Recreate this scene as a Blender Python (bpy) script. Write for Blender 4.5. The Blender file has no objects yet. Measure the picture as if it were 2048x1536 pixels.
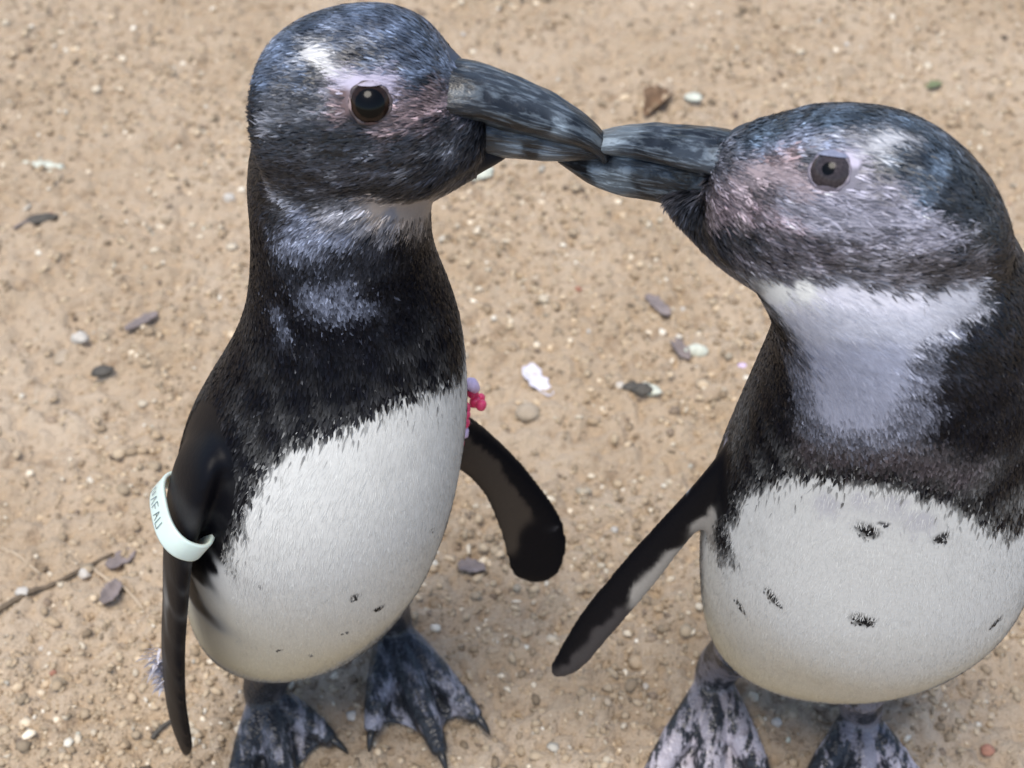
import bpy, bmesh, math, random
import numpy as np
from mathutils import Vector, Matrix

# ------------------------------------------------------------------ camera, sky, sun, exposure
SC = bpy.context.scene
COL = SC.collection
cam_d = bpy.data.cameras.new('camera')
cam = bpy.data.objects.new('camera', cam_d)
COL.objects.link(cam)
cam.location = (0, -0.5, 0.8)
cam.rotation_euler = (math.radians(90 - 46), 0, 0)
cam_d.sensor_width = 36.0
cam_d.lens = 54.84
cam_d.clip_start = 0.02
cam_d.clip_end = 500
cam_d.dof.use_dof = True
cam_d.dof.focus_distance = 0.66
cam_d.dof.aperture_fstop = 12.0
SC.camera = cam

SUN_EL, SUN_AZ = math.radians(76), math.radians(-150)     # azimuth: direction the light comes from
w = bpy.data.worlds.new('World')
SC.world = w
w.use_nodes = True
nt = w.node_tree
bg = nt.nodes['Background']
sky = nt.nodes.new('ShaderNodeTexSky')
sky.sky_type = 'NISHITA'
sky.sun_disc = False
sky.sun_elevation = SUN_EL
sky.sun_rotation = SUN_AZ
sky.air_density = 1.0
sky.dust_density = 1.0
sky.ozone_density = 1.0
nt.links.new(sky.outputs[0], bg.inputs[0])
bg.inputs[1].default_value = 0.09
sd = bpy.data.lights.new('sun', 'SUN')
sd.energy = 1.5
sd.angle = math.radians(32)
sd.color = (1.0, 0.93, 0.82)
sun = bpy.data.objects.new('sun', sd)
COL.objects.link(sun)
_d = Vector((math.sin(SUN_AZ) * math.cos(SUN_EL), math.cos(SUN_AZ) * math.cos(SUN_EL), math.sin(SUN_EL)))
sun.rotation_euler = (-_d).to_track_quat('-Z', 'Y').to_euler()
sun.location = _d * 5
SC.view_settings.view_transform = 'Standard'
SC.view_settings.look = 'None'
SC.view_settings.gamma = 1.0
SC.view_settings.exposure = 1.38
SC.render.engine = 'CYCLES'

rng = np.random.default_rng(7)
random.seed(7)

# ------------------------------------------------------------------ tables (world metres, measured)
T = {}
T['A_trunk'] = [
 [-0.1209, 0.002, 0.0945, 0.0435, 0.0091, 0.0088, 0.0079, -0.0342, -0.004],
 [-0.1156, 0.001, 0.1134, 0.0592, 0.0097, 0.0094, 0.0089, -0.0487, -0.0058],
 [-0.1082, -0.002, 0.1471, 0.0633, 0.0052, 0.005, 0.005, -0.054, -0.0073],
 [-0.1004, -0.008, 0.1908, 0.0676, 0.0027, 0.0026, 0.0028, -0.0639, -0.0074],
 [-0.0925, -0.012, 0.2401, 0.0687, 0.0021, 0.0021, 0.0022, -0.0687, -0.0021],
 [-0.0857, -0.01, 0.2711, 0.0654, 0.0029, 0.0028, 0.0027, -0.0653, 0.0039],
 [-0.0777, -0.008, 0.2972, 0.0574, 0.0012, 0.0012, 0.0011, -0.0571, 0.0057],
 [-0.0723, -0.005, 0.3186, 0.0502, 0.0016, 0.0015, 0.0014, -0.0498, 0.007],
 [-0.0704, -0.002, 0.3384, 0.0445, 0.0008, 0.0008, 0.0007, -0.0442, 0.0058],
 [-0.0718, -0, 0.3569, 0.0394, -0.0008, -0.0007, -0.0007, -0.0393, 0.002],
 [-0.0718, 0, 0.3764, 0.0371, -0.0008, -0.0007, -0.0008, -0.0371, 0],
 [-0.0702, 0, 0.3938, 0.0378, -0.0007, -0.0007, -0.0007, -0.0367, 0],
 [-0.0695, 0, 0.4124, 0.0366, -0.0011, -0.001, -0.001, -0.0341, 0],
 [-0.0692, 0, 0.435, 0.0274, -0.0014, -0.0014, -0.0012, -0.023, 0],
]
T['A_head'] = [
 [-0.0943, 0, 0.429, -0.0009, 0.0088, 0.0131, -0.0048, -0.0146, 0.0094],
 [-0.0912, 0, 0.4302, -0.0018, 0.0153, 0.0228, -0.0073, -0.0197, 0.0127],
 [-0.0845, 0, 0.4334, -0.0022, 0.0185, 0.0276, -0.0066, -0.0229, 0.0148],
 [-0.0755, 0, 0.4357, -0.0017, 0.0203, 0.0306, -0.0043, -0.0249, 0.0162],
 [-0.0646, -0, 0.4375, -0.0012, 0.0212, 0.0321, -0.0027, -0.0254, 0.0167],
 [-0.0533, -0, 0.4386, -0.001, 0.0212, 0.0322, -0.0002, -0.0251, 0.0165],
 [-0.042, -0, 0.4379, 0, 0.0205, 0.0311, 0.0025, -0.0233, 0.0154],
 [-0.0316, 0, 0.436, 0, 0.0182, 0.0275, 0.0026, -0.0195, 0.0129],
 [-0.0233, 0, 0.435, -0.0008, 0.014, 0.0212, 0.0008, -0.0143, 0.0095],
 [-0.0175, 0, 0.4353, -0.0017, 0.0116, 0.0176, 0.0011, -0.0106, 0.0071],
 [-0.0145, 0, 0.4342, -0.0019, 0.0092, 0.0137, 0.0029, -0.0078, 0.0056],
]
T['A_upper'] = [
 [-0.0304, -0, 0.447, 0.0008, 0.0086, 0.0083, 0.0009, -0.0077, 0.0078],
 [-0.0172, -0, 0.4455, 0.001, 0.0085, 0.0082, 0.0014, -0.0074, 0.0075],
 [-0.008, 0, 0.4428, 0.0015, 0.0079, 0.0077, 0.0024, -0.0072, 0.007],
 [0.0017, 0, 0.4389, 0.0015, 0.0076, 0.0074, 0.0027, -0.0068, 0.0065],
 [0.0114, 0, 0.4349, 0.0015, 0.0067, 0.0065, 0.0027, -0.0063, 0.0059],
 [0.0213, 0, 0.4299, 0.0015, 0.0056, 0.0054, 0.0028, -0.0056, 0.005],
 [0.0292, 0, 0.4249, 0.0017, 0.0043, 0.0041, 0.0028, -0.0047, 0.0037],
 [0.0341, 0, 0.4202, 0.0019, 0.0031, 0.003, 0.0027, -0.0038, 0.0022],
 [0.0367, 0, 0.4158, 0.0019, 0.002, 0.0019, 0.0021, -0.0028, 0.0008],
 [0.0373, -0, 0.412, 0.0012, 0.001, 0.001, 0.0009, -0.0013, 0.0002],
]
T['A_lower'] = [
 [-0.0256, 0.001, 0.4214, -0.002, 0.0063, 0.0061, -0.0006, -0.0069, 0.0069],
 [-0.0135, 0.001, 0.4226, -0.0012, 0.0055, 0.0053, 0.0004, -0.0071, 0.0074],
 [-0.0024, 0.001, 0.4203, -0.0004, 0.0047, 0.0045, 0.0015, -0.0068, 0.0072],
 [0.0074, 0.001, 0.4182, -0.0002, 0.0042, 0.004, 0.0014, -0.0063, 0.0066],
 [0.0172, 0.001, 0.4162, 0, 0.0033, 0.0032, 0.0011, -0.0055, 0.0057],
 [0.0262, 0.001, 0.4147, 0, 0.0023, 0.0022, 0.0009, -0.0044, 0.0046],
 [0.0329, 0.001, 0.413, 0, 0.001, 0.001, 0.0006, -0.0029, 0.003],
 [0.0359, 0.001, 0.4129, 0, 0.0002, 0.0002, 0, -0.0008, 0.0009],
]
T['A_flip1'] = [
 [-0.1291, -0.0125, 0.2697, 0.0074, -0.0175, 0.0139, -0.006, 0.0033, 0.0073],
 [-0.1397, -0.039, 0.273, 0.0108, -0.019, 0.0158, -0.0065, 0.0007, 0.0054],
 [-0.1492, -0.0525, 0.2508, 0.0076, -0.0185, 0.004, -0.0057, -0.0018, 0.0024],
 [-0.1553, -0.0555, 0.2234, 0.0089, -0.0195, 0.013, -0.0049, -0.0015, 0.0011],
 [-0.1615, -0.0575, 0.1889, 0.0092, -0.0195, 0.0158, -0.0045, -0.0014, 0.0009],
 [-0.1681, -0.059, 0.1512, 0.0097, -0.019, 0.0182, -0.0042, -0.0015, 0.0007],
 [-0.172, -0.0605, 0.1186, 0.0098, -0.0175, 0.0202, -0.0039, -0.0017, 0.0004],
 [-0.1732, -0.062, 0.0921, 0.0085, -0.015, 0.0175, -0.0036, -0.0018, 0.0002],
 [-0.1729, -0.0635, 0.0723, 0.0058, -0.0105, 0.012, -0.0027, -0.0013, 0.0001],
 [-0.1742, -0.063, 0.0607, 0.0016, -0.003, 0.003, -0.0014, -0.0006, 0.0001],
]
T['A_chin'] = [
 [-0.0026, 0, 0.4144, 0.0002, 0.0014, 0.0013, -0.0006, -0.0041, 0.0043],
 [-0.0112, 0, 0.4131, 0.0008, 0.0041, 0.004, -0.0012, -0.0076, 0.0081],
 [-0.0206, 0, 0.4116, 0.0013, 0.0073, 0.007, -0.0018, -0.011, 0.0117],
 [-0.03, 0, 0.4102, 0.0014, 0.0103, 0.0099, -0.0012, -0.0141, 0.0148],
 [-0.0416, 0, 0.41, 0.0005, 0.0111, 0.0108, -0.0004, -0.016, 0.0166],
]
T['B_chin'] = [
 [0.0615, -0.014, 0.4031, 0.0004, 0.0017, 0.0017, -0.0045, -0.004, 0.0052],
 [0.0682, -0.02, 0.4043, 0.0013, 0.0046, 0.0045, -0.008, -0.0072, 0.0097],
 [0.0769, -0.028, 0.4055, 0.0027, 0.0085, 0.0082, -0.0103, -0.0096, 0.0134],
 [0.0871, -0.037, 0.4066, 0.0042, 0.0116, 0.0112, -0.0107, -0.012, 0.0164],
 [0.0985, -0.045, 0.4071, 0.0043, 0.0137, 0.0133, -0.0104, -0.0136, 0.0175],
]
T['A_flip2'] = [
 [-0.0393, 0.0175, 0.2292, 0.0044, 0.0025, 0.0211, 0.0042, -0.0056, -0.0002],
 [-0.0258, 0.0285, 0.2102, 0.006, 0.0035, 0.0155, 0.0031, -0.0052, -0],
 [-0.0149, 0.032, 0.1942, 0.0075, 0.004, 0.0121, 0.0017, -0.0047, 0.0005],
 [-0.0037, 0.033, 0.1738, 0.0105, 0.005, 0.0087, 0.0014, -0.004, 0.0006],
 [0.006, 0.0325, 0.1505, 0.0144, 0.0055, 0.0059, 0.0012, -0.0038, 0.0007],
 [0.012, 0.0305, 0.1313, 0.0169, 0.0055, 0.0051, 0.001, -0.0036, 0.0007],
 [0.0142, 0.028, 0.1157, 0.017, 0.005, 0.0025, 0.0009, -0.0033, 0.0007],
 [0.0145, 0.0255, 0.1031, 0.0134, 0.0035, -0.0014, 0.0008, -0.0028, 0.0005],
 [0.0135, 0.0245, 0.0971, 0.0049, 0.0015, -0.002, 0.0005, -0.0014, 0.0002],
]
T['B_trunk'] = [
 [0.1756, -0.011, 0.0916, 0.0547, 0.0036, 0.0035, 0.0024, -0.0315, -0.0045],
 [0.1766, -0.014, 0.1133, 0.0742, 0.0035, 0.0033, 0.0026, -0.0493, -0.0069],
 [0.1757, -0.02, 0.1561, 0.0792, 0.0023, 0.0022, 0.002, -0.0594, -0.0094],
 [0.1725, -0.027, 0.195, 0.0812, 0.0009, 0.0009, 0.0009, -0.0735, -0.0132],
 [0.1694, -0.035, 0.239, 0.0777, 0.0008, 0.0008, 0.001, -0.0765, -0.0136],
 [0.1674, -0.043, 0.2849, 0.0699, 0.0008, 0.0008, 0.0009, -0.069, -0.0112],
 [0.1646, -0.049, 0.3248, 0.063, 0.0008, 0.0007, 0.0009, -0.0623, -0.0092],
 [0.1616, -0.054, 0.3586, 0.0558, 0.0011, 0.001, 0.0012, -0.0553, -0.0074],
 [0.1544, -0.057, 0.3828, 0.0523, 0.0028, 0.0027, 0.0029, -0.0523, -0.0026],
 [0.1455, -0.057, 0.4004, 0.0512, 0.0045, 0.0043, 0.0038, -0.0486, 0.0052],
 [0.1356, -0.055, 0.415, 0.0496, 0.0064, 0.0062, 0.0047, -0.043, 0.0071],
 [0.1285, -0.054, 0.43, 0.0425, 0.007, 0.0067, 0.0048, -0.0333, 0.0045],
]
T['B_head'] = [
 [0.1756, -0.06, 0.4113, 0.0063, 0.0049, 0.0075, 0.0045, -0.0161, 0.0067],
 [0.167, -0.06, 0.4175, 0.0091, 0.0102, 0.0148, 0.0086, -0.0228, 0.0104],
 [0.1557, -0.06, 0.4266, 0.0103, 0.0145, 0.021, 0.0099, -0.0257, 0.013],
 [0.1428, -0.06, 0.4342, 0.0101, 0.0172, 0.0251, 0.0064, -0.0279, 0.0165],
 [0.1296, -0.059, 0.438, 0.0084, 0.0188, 0.0277, -0.0019, -0.0274, 0.0192],
 [0.1169, -0.056, 0.4379, 0.0048, 0.0196, 0.0278, -0.0119, -0.0224, 0.0178],
 [0.1034, -0.051, 0.4319, 0.0062, 0.0205, 0.0285, -0.0127, -0.0175, 0.0153],
 [0.093, -0.046, 0.4309, 0.0072, 0.0174, 0.0248, -0.0084, -0.0141, 0.0123],
 [0.0853, -0.041, 0.4308, 0.0074, 0.0149, 0.0203, -0.0093, -0.0081, 0.0094],
 [0.0838, -0.037, 0.4291, 0.004, 0.0151, 0.0159, -0.0106, -0.0003, 0.003],
 [0.0854, -0.036, 0.4297, 0.0067, 0.008, 0.0119, 0.0015, -0.0067, 0.0037],
]
T['B_upper'] = [
 [0.092, -0.038, 0.442, 0, 0.0065, 0.0063, -0.0056, -0.0045, 0.0046],
 [0.083, -0.031, 0.4379, 0.0008, 0.0069, 0.0067, -0.007, -0.0056, 0.0066],
 [0.0752, -0.025, 0.4352, 0.0009, 0.0068, 0.0066, -0.007, -0.0061, 0.0073],
 [0.0657, -0.018, 0.4321, 0.0008, 0.0062, 0.0059, -0.006, -0.0053, 0.0063],
 [0.0547, -0.01, 0.4282, 0.001, 0.0053, 0.0051, -0.0058, -0.0044, 0.0057],
 [0.0442, -0.002, 0.4227, 0.0005, 0.0044, 0.0043, -0.0055, -0.0037, 0.0044],
 [0.0352, 0.005, 0.4162, 0.0002, 0.0035, 0.0033, -0.0049, -0.0029, 0.0033],
 [0.0281, 0.01, 0.4097, 0, 0.0024, 0.0023, -0.0037, -0.0021, 0.0022],
 [0.0238, 0.013, 0.405, 0, 0.0013, 0.0013, -0.0023, -0.0013, 0.0014],
 [0.0218, 0.014, 0.4032, 0, 0.0007, 0.0007, -0.0007, -0.0005, 0.0005],
]
T['B_lower'] = [
 [0.0879, -0.036, 0.4211, 0.0029, 0.0058, 0.0056, -0.0074, -0.0039, 0.0079],
 [0.0756, -0.025, 0.415, 0.0024, 0.0055, 0.0053, -0.0068, -0.0046, 0.0079],
 [0.0646, -0.017, 0.412, 0.002, 0.0055, 0.0053, -0.0052, -0.0046, 0.0067],
 [0.0525, -0.008, 0.4086, 0.001, 0.0058, 0.0056, -0.0053, -0.0044, 0.0055],
 [0.0429, 0, 0.4044, 0.0008, 0.0058, 0.0056, -0.0046, -0.004, 0.0048],
 [0.0331, 0.006, 0.4016, 0.0008, 0.0042, 0.004, -0.0032, -0.0035, 0.0043],
 [0.0253, 0.011, 0.4005, 0.0002, 0.0023, 0.0022, -0.0019, -0.0028, 0.0031],
 [0.0194, 0.014, 0.4002, 0, 0.0005, 0.0005, -0.0005, -0.001, 0.001],
]
T['B_flip'] = [
 [0.113, -0.035, 0.2669, -0.0068, 0.005, 0.0201, 0.0003, 0.0078, -0.0018],
 [0.1006, -0.036, 0.2608, -0.0044, 0.004, 0.0157, 0.001, 0.0065, -0.0014],
 [0.091, -0.036, 0.2465, -0.0051, 0.004, 0.0087, 0.002, 0.0047, -0.001],
 [0.0762, -0.035, 0.2162, -0.0079, 0.005, 0.0019, 0.0022, 0.0038, -0.0009],
 [0.0615, -0.034, 0.1821, -0.0104, 0.006, -0.0019, 0.0022, 0.0035, -0.0009],
 [0.0482, -0.0335, 0.1515, -0.0121, 0.0065, -0.0062, 0.0022, 0.0032, -0.0009],
 [0.0363, -0.0335, 0.1206, -0.0115, 0.0065, -0.0101, 0.0024, 0.0027, -0.0009],
 [0.0285, -0.034, 0.1001, -0.0085, 0.005, -0.0063, 0.0019, 0.0022, -0.0008],
 [0.0253, -0.0345, 0.0918, -0.0029, 0.0015, -0.002, 0.0009, 0.0011, -0.0004],
]
T['B_flip2'] = [
 [0.2184, -0.0525, 0.2903, -0.0016, 0.0025, 0.0185, -0.0008, -0.0079, 0.001],
 [0.2318, -0.055, 0.2818, 0.004, 0.005, 0.0109, 0.0016, -0.0062, 0.0023],
 [0.2468, -0.056, 0.2609, 0.008, 0.006, 0.005, 0.0022, -0.0042, 0.0015],
 [0.2633, -0.057, 0.2315, 0.0125, 0.007, -0.0016, 0.0022, -0.0037, 0.0013],
 [0.2778, -0.059, 0.1996, 0.0146, 0.007, -0.0056, 0.0021, -0.0035, 0.0011],
 [0.2887, -0.061, 0.1687, 0.0134, 0.006, -0.0076, 0.0019, -0.0031, 0.0008],
 [0.2929, -0.063, 0.1509, 0.0056, 0.003, -0.004, 0.0009, -0.0012, 0.0003],
]
T['A_foot1'] = [
 [-0.1265, -0.0049, 0.07],
 [-0.144, 0.0025, 0.026],
 [-0.1568, -0.0528, 0.004],
 [-0.1258, -0.0575, 0.004],
 [-0.1052, -0.0196, 0.004],
]
T['A_foot2'] = [
 [-0.0762, 0.0271, 0.08],
 [-0.0726, 0.0507, 0.026],
 [-0.0815, -0.013, 0.004],
 [-0.0416, -0.0275, 0.004],
 [-0.0209, -0.0049, 0.004],
]
T['B_foot1'] = [
 [0.1293, -0.005, 0.075],
 [0.1194, 0.0127, 0.026],
 [0.0755, -0.0497, 0.004],
 [0.1091, -0.0613, 0.004],
 [0.1448, -0.0513, 0.004],
]
T['B_foot2'] = [
 [0.1901, -0.0278, 0.075],
 [0.2004, -0.012, 0.026],
 [0.1639, -0.0575, 0.004],
 [0.1949, -0.0699, 0.004],
 [0.2321, -0.0544, 0.004],
]
T['A_seeds'] = [
 [-0.0534, 0.0071, 0.4745, 0.05, 0.064, 0.092, 1],  # crown: slate plumage made bluer to paint in the sky sheen
 [-0.0721, 0.0037, 0.4724, 0.05, 0.064, 0.092, 1],
 [-0.0328, 0.0024, 0.4677, 0.05, 0.064, 0.092, 1],
 [-0.0829, -0.007, 0.4663, 0.05, 0.064, 0.092, 1],
 [-0.0905, -0.0128, 0.4592, 0.05, 0.064, 0.092, 1],
 [-0.0602, -0.0056, 0.472, 0.05, 0.064, 0.092, 1],
 [-0.0649, 0.0331, 0.4463, 0.05, 0.064, 0.092, 1],
 [-0.0416, -0.0084, 0.4684, 0.05, 0.064, 0.092, 1],
 [-0.045, 0.031, 0.4418, 0.05, 0.064, 0.092, 1],
 [-0.0272, -0.0044, 0.4601, 0.05, 0.064, 0.092, 1],
 [-0.0489, -0.0131, 0.4672, 0.05, 0.064, 0.092, 1],
 [-0.0534, 0.0316, 0.4366, 0.05, 0.064, 0.092, 1],
 [-0.0343, -0.0128, 0.4615, 0.05, 0.064, 0.092, 1],
 [-0.0371, 0.0263, 0.4343, 0.05, 0.064, 0.092, 1],
 [-0.0768, -0.0155, 0.4633, 0.05, 0.064, 0.092, 1],
 [-0.0835, 0.027, 0.4338, 0.05, 0.064, 0.092, 1],
 [-0.0811, -0.0045, 0.468, 0.05, 0.064, 0.092, 1],
 [-0.0732, -0.0086, 0.4687, 0.66, 0.65, 0.64, 0.85],
 [-0.079, 0.0303, 0.4425, 0.66, 0.65, 0.64, 0.85],
 [-0.0703, -0.0102, 0.4685, 0.66, 0.65, 0.64, 0.85],
 [-0.0762, 0.0313, 0.4404, 0.66, 0.65, 0.64, 0.85],
 [-0.0674, -0.0122, 0.4677, 0.66, 0.65, 0.64, 0.85],
 [-0.0735, 0.0317, 0.4378, 0.66, 0.65, 0.64, 0.85],
 [-0.064, -0.0149, 0.4662, 0.66, 0.65, 0.64, 0.85],
 [-0.0701, 0.0315, 0.4343, 0.66, 0.65, 0.64, 0.85],
 [-0.0617, -0.0172, 0.4645, 0.5, 0.48, 0.47, 0.6],
 [-0.0679, 0.0307, 0.4312, 0.5, 0.48, 0.47, 0.6],
 [-0.0617, -0.0191, 0.4625, 0.5, 0.46, 0.56, 0.75],
 [-0.068, 0.0297, 0.4283, 0.5, 0.46, 0.56, 0.75],
 [-0.0571, -0.0183, 0.4635, 0.5, 0.46, 0.56, 0.75],
 [-0.0629, 0.0301, 0.4297, 0.5, 0.46, 0.56, 0.75],
 [-0.0516, -0.0181, 0.4633, 0.5, 0.46, 0.56, 0.75],
 [-0.0567, 0.0297, 0.4299, 0.5, 0.46, 0.56, 0.75],
 [-0.0467, -0.0184, 0.462, 0.5, 0.46, 0.56, 0.75],
 [-0.0512, 0.0286, 0.4291, 0.5, 0.46, 0.56, 0.75],
 [-0.043, -0.0199, 0.4593, 0.5, 0.46, 0.56, 0.75],
 [-0.0472, 0.0263, 0.4265, 0.5, 0.46, 0.56, 0.75],
 [-0.0416, -0.0183, 0.4604, 0.5, 0.46, 0.56, 0.75],
 [-0.0455, 0.0269, 0.4285, 0.5, 0.46, 0.56, 0.75],
 [-0.0599, -0.0201, 0.4616, 0.5, 0.46, 0.56, 0.75],
 [-0.066, 0.0292, 0.4269, 0.5, 0.46, 0.56, 0.75],
 [-0.0489, -0.0196, 0.4613, 0.5, 0.46, 0.56, 0.75],
 [-0.0537, 0.0283, 0.4275, 0.5, 0.46, 0.56, 0.75],
 [-0.073, -0.0147, 0.4649, 0.013, 0.0145, 0.019, 0.8],
 [-0.0796, 0.0292, 0.4346, 0.013, 0.0145, 0.019, 0.8],
 [-0.06, -0.012, 0.4686, 0.013, 0.0145, 0.019, 0.8],
 [-0.0654, 0.0326, 0.4383, 0.013, 0.0145, 0.019, 0.8],
 [-0.0526, -0.0127, 0.468, 0.013, 0.0145, 0.019, 0.8],
 [-0.0574, 0.0322, 0.4374, 0.013, 0.0145, 0.019, 0.8],
 [-0.0361, -0.0106, 0.4644, 0.013, 0.0145, 0.019, 0.8],
 [-0.039, 0.0282, 0.4378, 0.013, 0.0145, 0.019, 0.8],
 [-0.0711, -0.0191, 0.4614, 0.013, 0.0145, 0.019, 0.8],
 [-0.0781, 0.0281, 0.4282, 0.013, 0.0145, 0.019, 0.8],
 [-0.0787, -0.0193, 0.4593, 0.013, 0.0145, 0.019, 0.8],
 [-0.0858, 0.0242, 0.4285, 0.013, 0.0145, 0.019, 0.8],
 [-0.0289, -0.0118, 0.4573, 0.013, 0.0145, 0.019, 0.8],
 [-0.0325, -0.0157, 0.4572, 0.013, 0.0145, 0.019, 0.8],
 [-0.0351, 0.0234, 0.4295, 0.013, 0.0145, 0.019, 0.8],
 [-0.0768, -0.0225, 0.456, 0.075, 0.078, 0.088, 0.8],
 [-0.0847, 0.0264, 0.4208, 0.075, 0.078, 0.088, 0.8],
 [-0.0825, -0.0184, 0.4587, 0.075, 0.078, 0.088, 0.8],
 [-0.0893, 0.0208, 0.4309, 0.075, 0.078, 0.088, 0.8],
 [-0.0741, -0.0254, 0.4525, 0.075, 0.078, 0.088, 0.8],
 [-0.0829, 0.0306, 0.4114, 0.075, 0.078, 0.088, 0.8],
 [-0.0866, -0.0231, 0.4508, 0.075, 0.078, 0.088, 0.8],
 [-0.0945, 0.0204, 0.4189, 0.075, 0.078, 0.088, 0.8],
 [-0.0674, -0.023, 0.4574, 0.075, 0.078, 0.088, 0.8],
 [-0.0748, 0.0296, 0.4197, 0.075, 0.078, 0.088, 0.8],
 [-0.0629, -0.0257, 0.4538, 0.15, 0.105, 0.105, 0.5],
 [-0.0706, 0.0329, 0.411, 0.15, 0.105, 0.105, 0.5],
 [-0.0618, -0.0227, 0.4584, 0.15, 0.105, 0.105, 0.5],
 [-0.0685, 0.0293, 0.4211, 0.15, 0.105, 0.105, 0.5],
 [-0.0897, -0.0236, 0.4477, 0.2, 0.2, 0.22, 0.35],
 [-0.0975, 0.0179, 0.417, 0.2, 0.2, 0.22, 0.35],
 [-0.0913, -0.0244, 0.4444, 0.2, 0.2, 0.22, 0.35],
 [-0.0993, 0.0174, 0.4131, 0.2, 0.2, 0.22, 0.35],
 [-0.0874, -0.0224, 0.4514, 0.2, 0.2, 0.22, 0.35],
 [-0.0949, 0.0187, 0.4214, 0.2, 0.2, 0.22, 0.35],
 [-0.0316, -0.0185, 0.4531, 0.15, 0.105, 0.105, 0.7],
 [-0.0342, 0.0205, 0.425, 0.15, 0.105, 0.105, 0.7],
 [-0.0353, -0.0222, 0.4513, 0.15, 0.105, 0.105, 0.7],
 [-0.0384, 0.0196, 0.4207, 0.15, 0.105, 0.105, 0.7],
 [-0.0289, -0.0157, 0.4534, 0.15, 0.105, 0.105, 0.7],
 [-0.0271, -0.0131, 0.4538, 0.15, 0.105, 0.105, 0.7],
 [-0.039, -0.0248, 0.4497, 0.15, 0.105, 0.105, 0.7],
 [-0.0427, 0.02, 0.4167, 0.15, 0.105, 0.105, 0.7],
 [-0.0335, -0.0229, 0.4483, 0.15, 0.105, 0.105, 0.7],
 [-0.0364, 0.0173, 0.4187, 0.15, 0.105, 0.105, 0.7],
 [-0.0416, -0.0232, 0.4542, 0.08, 0.06, 0.062, 0.7],
 [-0.0457, 0.0228, 0.4208, 0.08, 0.06, 0.062, 0.7],
 [-0.0398, -0.0206, 0.4569, 0.08, 0.06, 0.062, 0.7],
 [-0.0435, 0.0242, 0.4248, 0.08, 0.06, 0.062, 0.7],
 [-0.0455, -0.0279, 0.447, 0.08, 0.06, 0.062, 0.7],
 [-0.0511, 0.0296, 0.4039, 0.08, 0.06, 0.062, 0.7],
 [-0.0363, -0.0252, 0.4466, 0.08, 0.06, 0.062, 0.7],
 [-0.0396, 0.0176, 0.4147, 0.08, 0.06, 0.062, 0.7],
 [-0.0697, -0.0291, 0.4461, 0.013, 0.0145, 0.019, 1],
 [-0.0792, 0.0346, 0.3981, 0.013, 0.0145, 0.019, 1],
 [-0.0605, -0.0301, 0.4445, 0.013, 0.0145, 0.019, 1],
 [-0.069, 0.0361, 0.3944, 0.013, 0.0145, 0.019, 1],
 [-0.0512, -0.0301, 0.4433, 0.013, 0.0145, 0.019, 1],
 [-0.0582, 0.0341, 0.3946, 0.013, 0.0145, 0.019, 1],
 [-0.0793, -0.0288, 0.4435, 0.013, 0.0145, 0.019, 1],
 [-0.0893, 0.0306, 0.3986, 0.013, 0.0145, 0.019, 1],
 [-0.0365, -0.0273, 0.4412, 0.013, 0.0145, 0.019, 1],
 [-0.0402, 0.0205, 0.4049, 0.013, 0.0145, 0.019, 1],
 [-0.0821, -0.0305, 0.4331, 0.013, 0.0145, 0.019, 1],
 [-0.0927, 0.03, 0.3858, 0.013, 0.0145, 0.019, 1],
 [-0.0685, -0.032, 0.4354, 0.013, 0.0145, 0.019, 1],
 [-0.0785, 0.0362, 0.3823, 0.013, 0.0145, 0.019, 1],
 [-0.0554, -0.0322, 0.4344, 0.013, 0.0145, 0.019, 1],
 [-0.0635, 0.0362, 0.381, 0.013, 0.0145, 0.019, 1],
 [-0.0423, -0.0306, 0.4343, 0.013, 0.0145, 0.019, 1],
 [-0.0476, 0.0287, 0.3881, 0.013, 0.0145, 0.019, 1],
 [-0.0293, -0.0255, 0.4316, 0.013, 0.0145, 0.019, 1],
 [-0.032, 0.0169, 0.3986, 0.013, 0.0145, 0.019, 1],
 [-0.0182, -0.0169, 0.4285, 0.013, 0.0145, 0.019, 1],
 [-0.0125, -0.0119, 0.4259, 0.013, 0.0145, 0.019, 1],
 [-0.0617, -0.0324, 0.4262, 0.013, 0.0145, 0.019, 1],
 [-0.0709, 0.0377, 0.3701, 0.013, 0.0145, 0.019, 1],
 [-0.0466, -0.0311, 0.4239, 0.013, 0.0145, 0.019, 1],
 [-0.053, 0.0326, 0.3729, 0.013, 0.0145, 0.019, 1],
 [-0.0334, -0.0276, 0.4236, 0.013, 0.0145, 0.019, 1],
 [-0.0364, 0.0151, 0.3896, 0.013, 0.0145, 0.019, 1],
 [-0.0772, -0.0311, 0.424, 0.013, 0.0145, 0.019, 1],
 [-0.0879, 0.0341, 0.3717, 0.013, 0.0145, 0.019, 1],
 [-0.0222, -0.019, 0.4216, 0.013, 0.0145, 0.019, 1],
 [-0.0878, -0.0288, 0.4341, 0.013, 0.0145, 0.019, 1],
 [-0.0978, 0.0248, 0.3925, 0.013, 0.0145, 0.019, 1],
 [-0.072, -0.0308, 0.4404, 0.075, 0.078, 0.088, 0.5],
 [-0.082, 0.0347, 0.3901, 0.075, 0.078, 0.088, 0.5],
 [-0.0495, -0.0309, 0.4393, 0.075, 0.078, 0.088, 0.5],
 [-0.0563, 0.0337, 0.3896, 0.075, 0.078, 0.088, 0.5],
 [-0.0632, -0.0325, 0.4311, 0.075, 0.078, 0.088, 0.5],
 [-0.0726, 0.0372, 0.376, 0.075, 0.078, 0.088, 0.5],
 [-0.0388, -0.03, 0.4291, 0.075, 0.078, 0.088, 0.5],
 [-0.0433, 0.0247, 0.3859, 0.075, 0.078, 0.088, 0.5],
 [-0.0237, -0.0201, 0.4345, 0.075, 0.078, 0.088, 0.5],
 [-0.0255, 0.0158, 0.4072, 0.075, 0.078, 0.088, 0.5],
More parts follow.
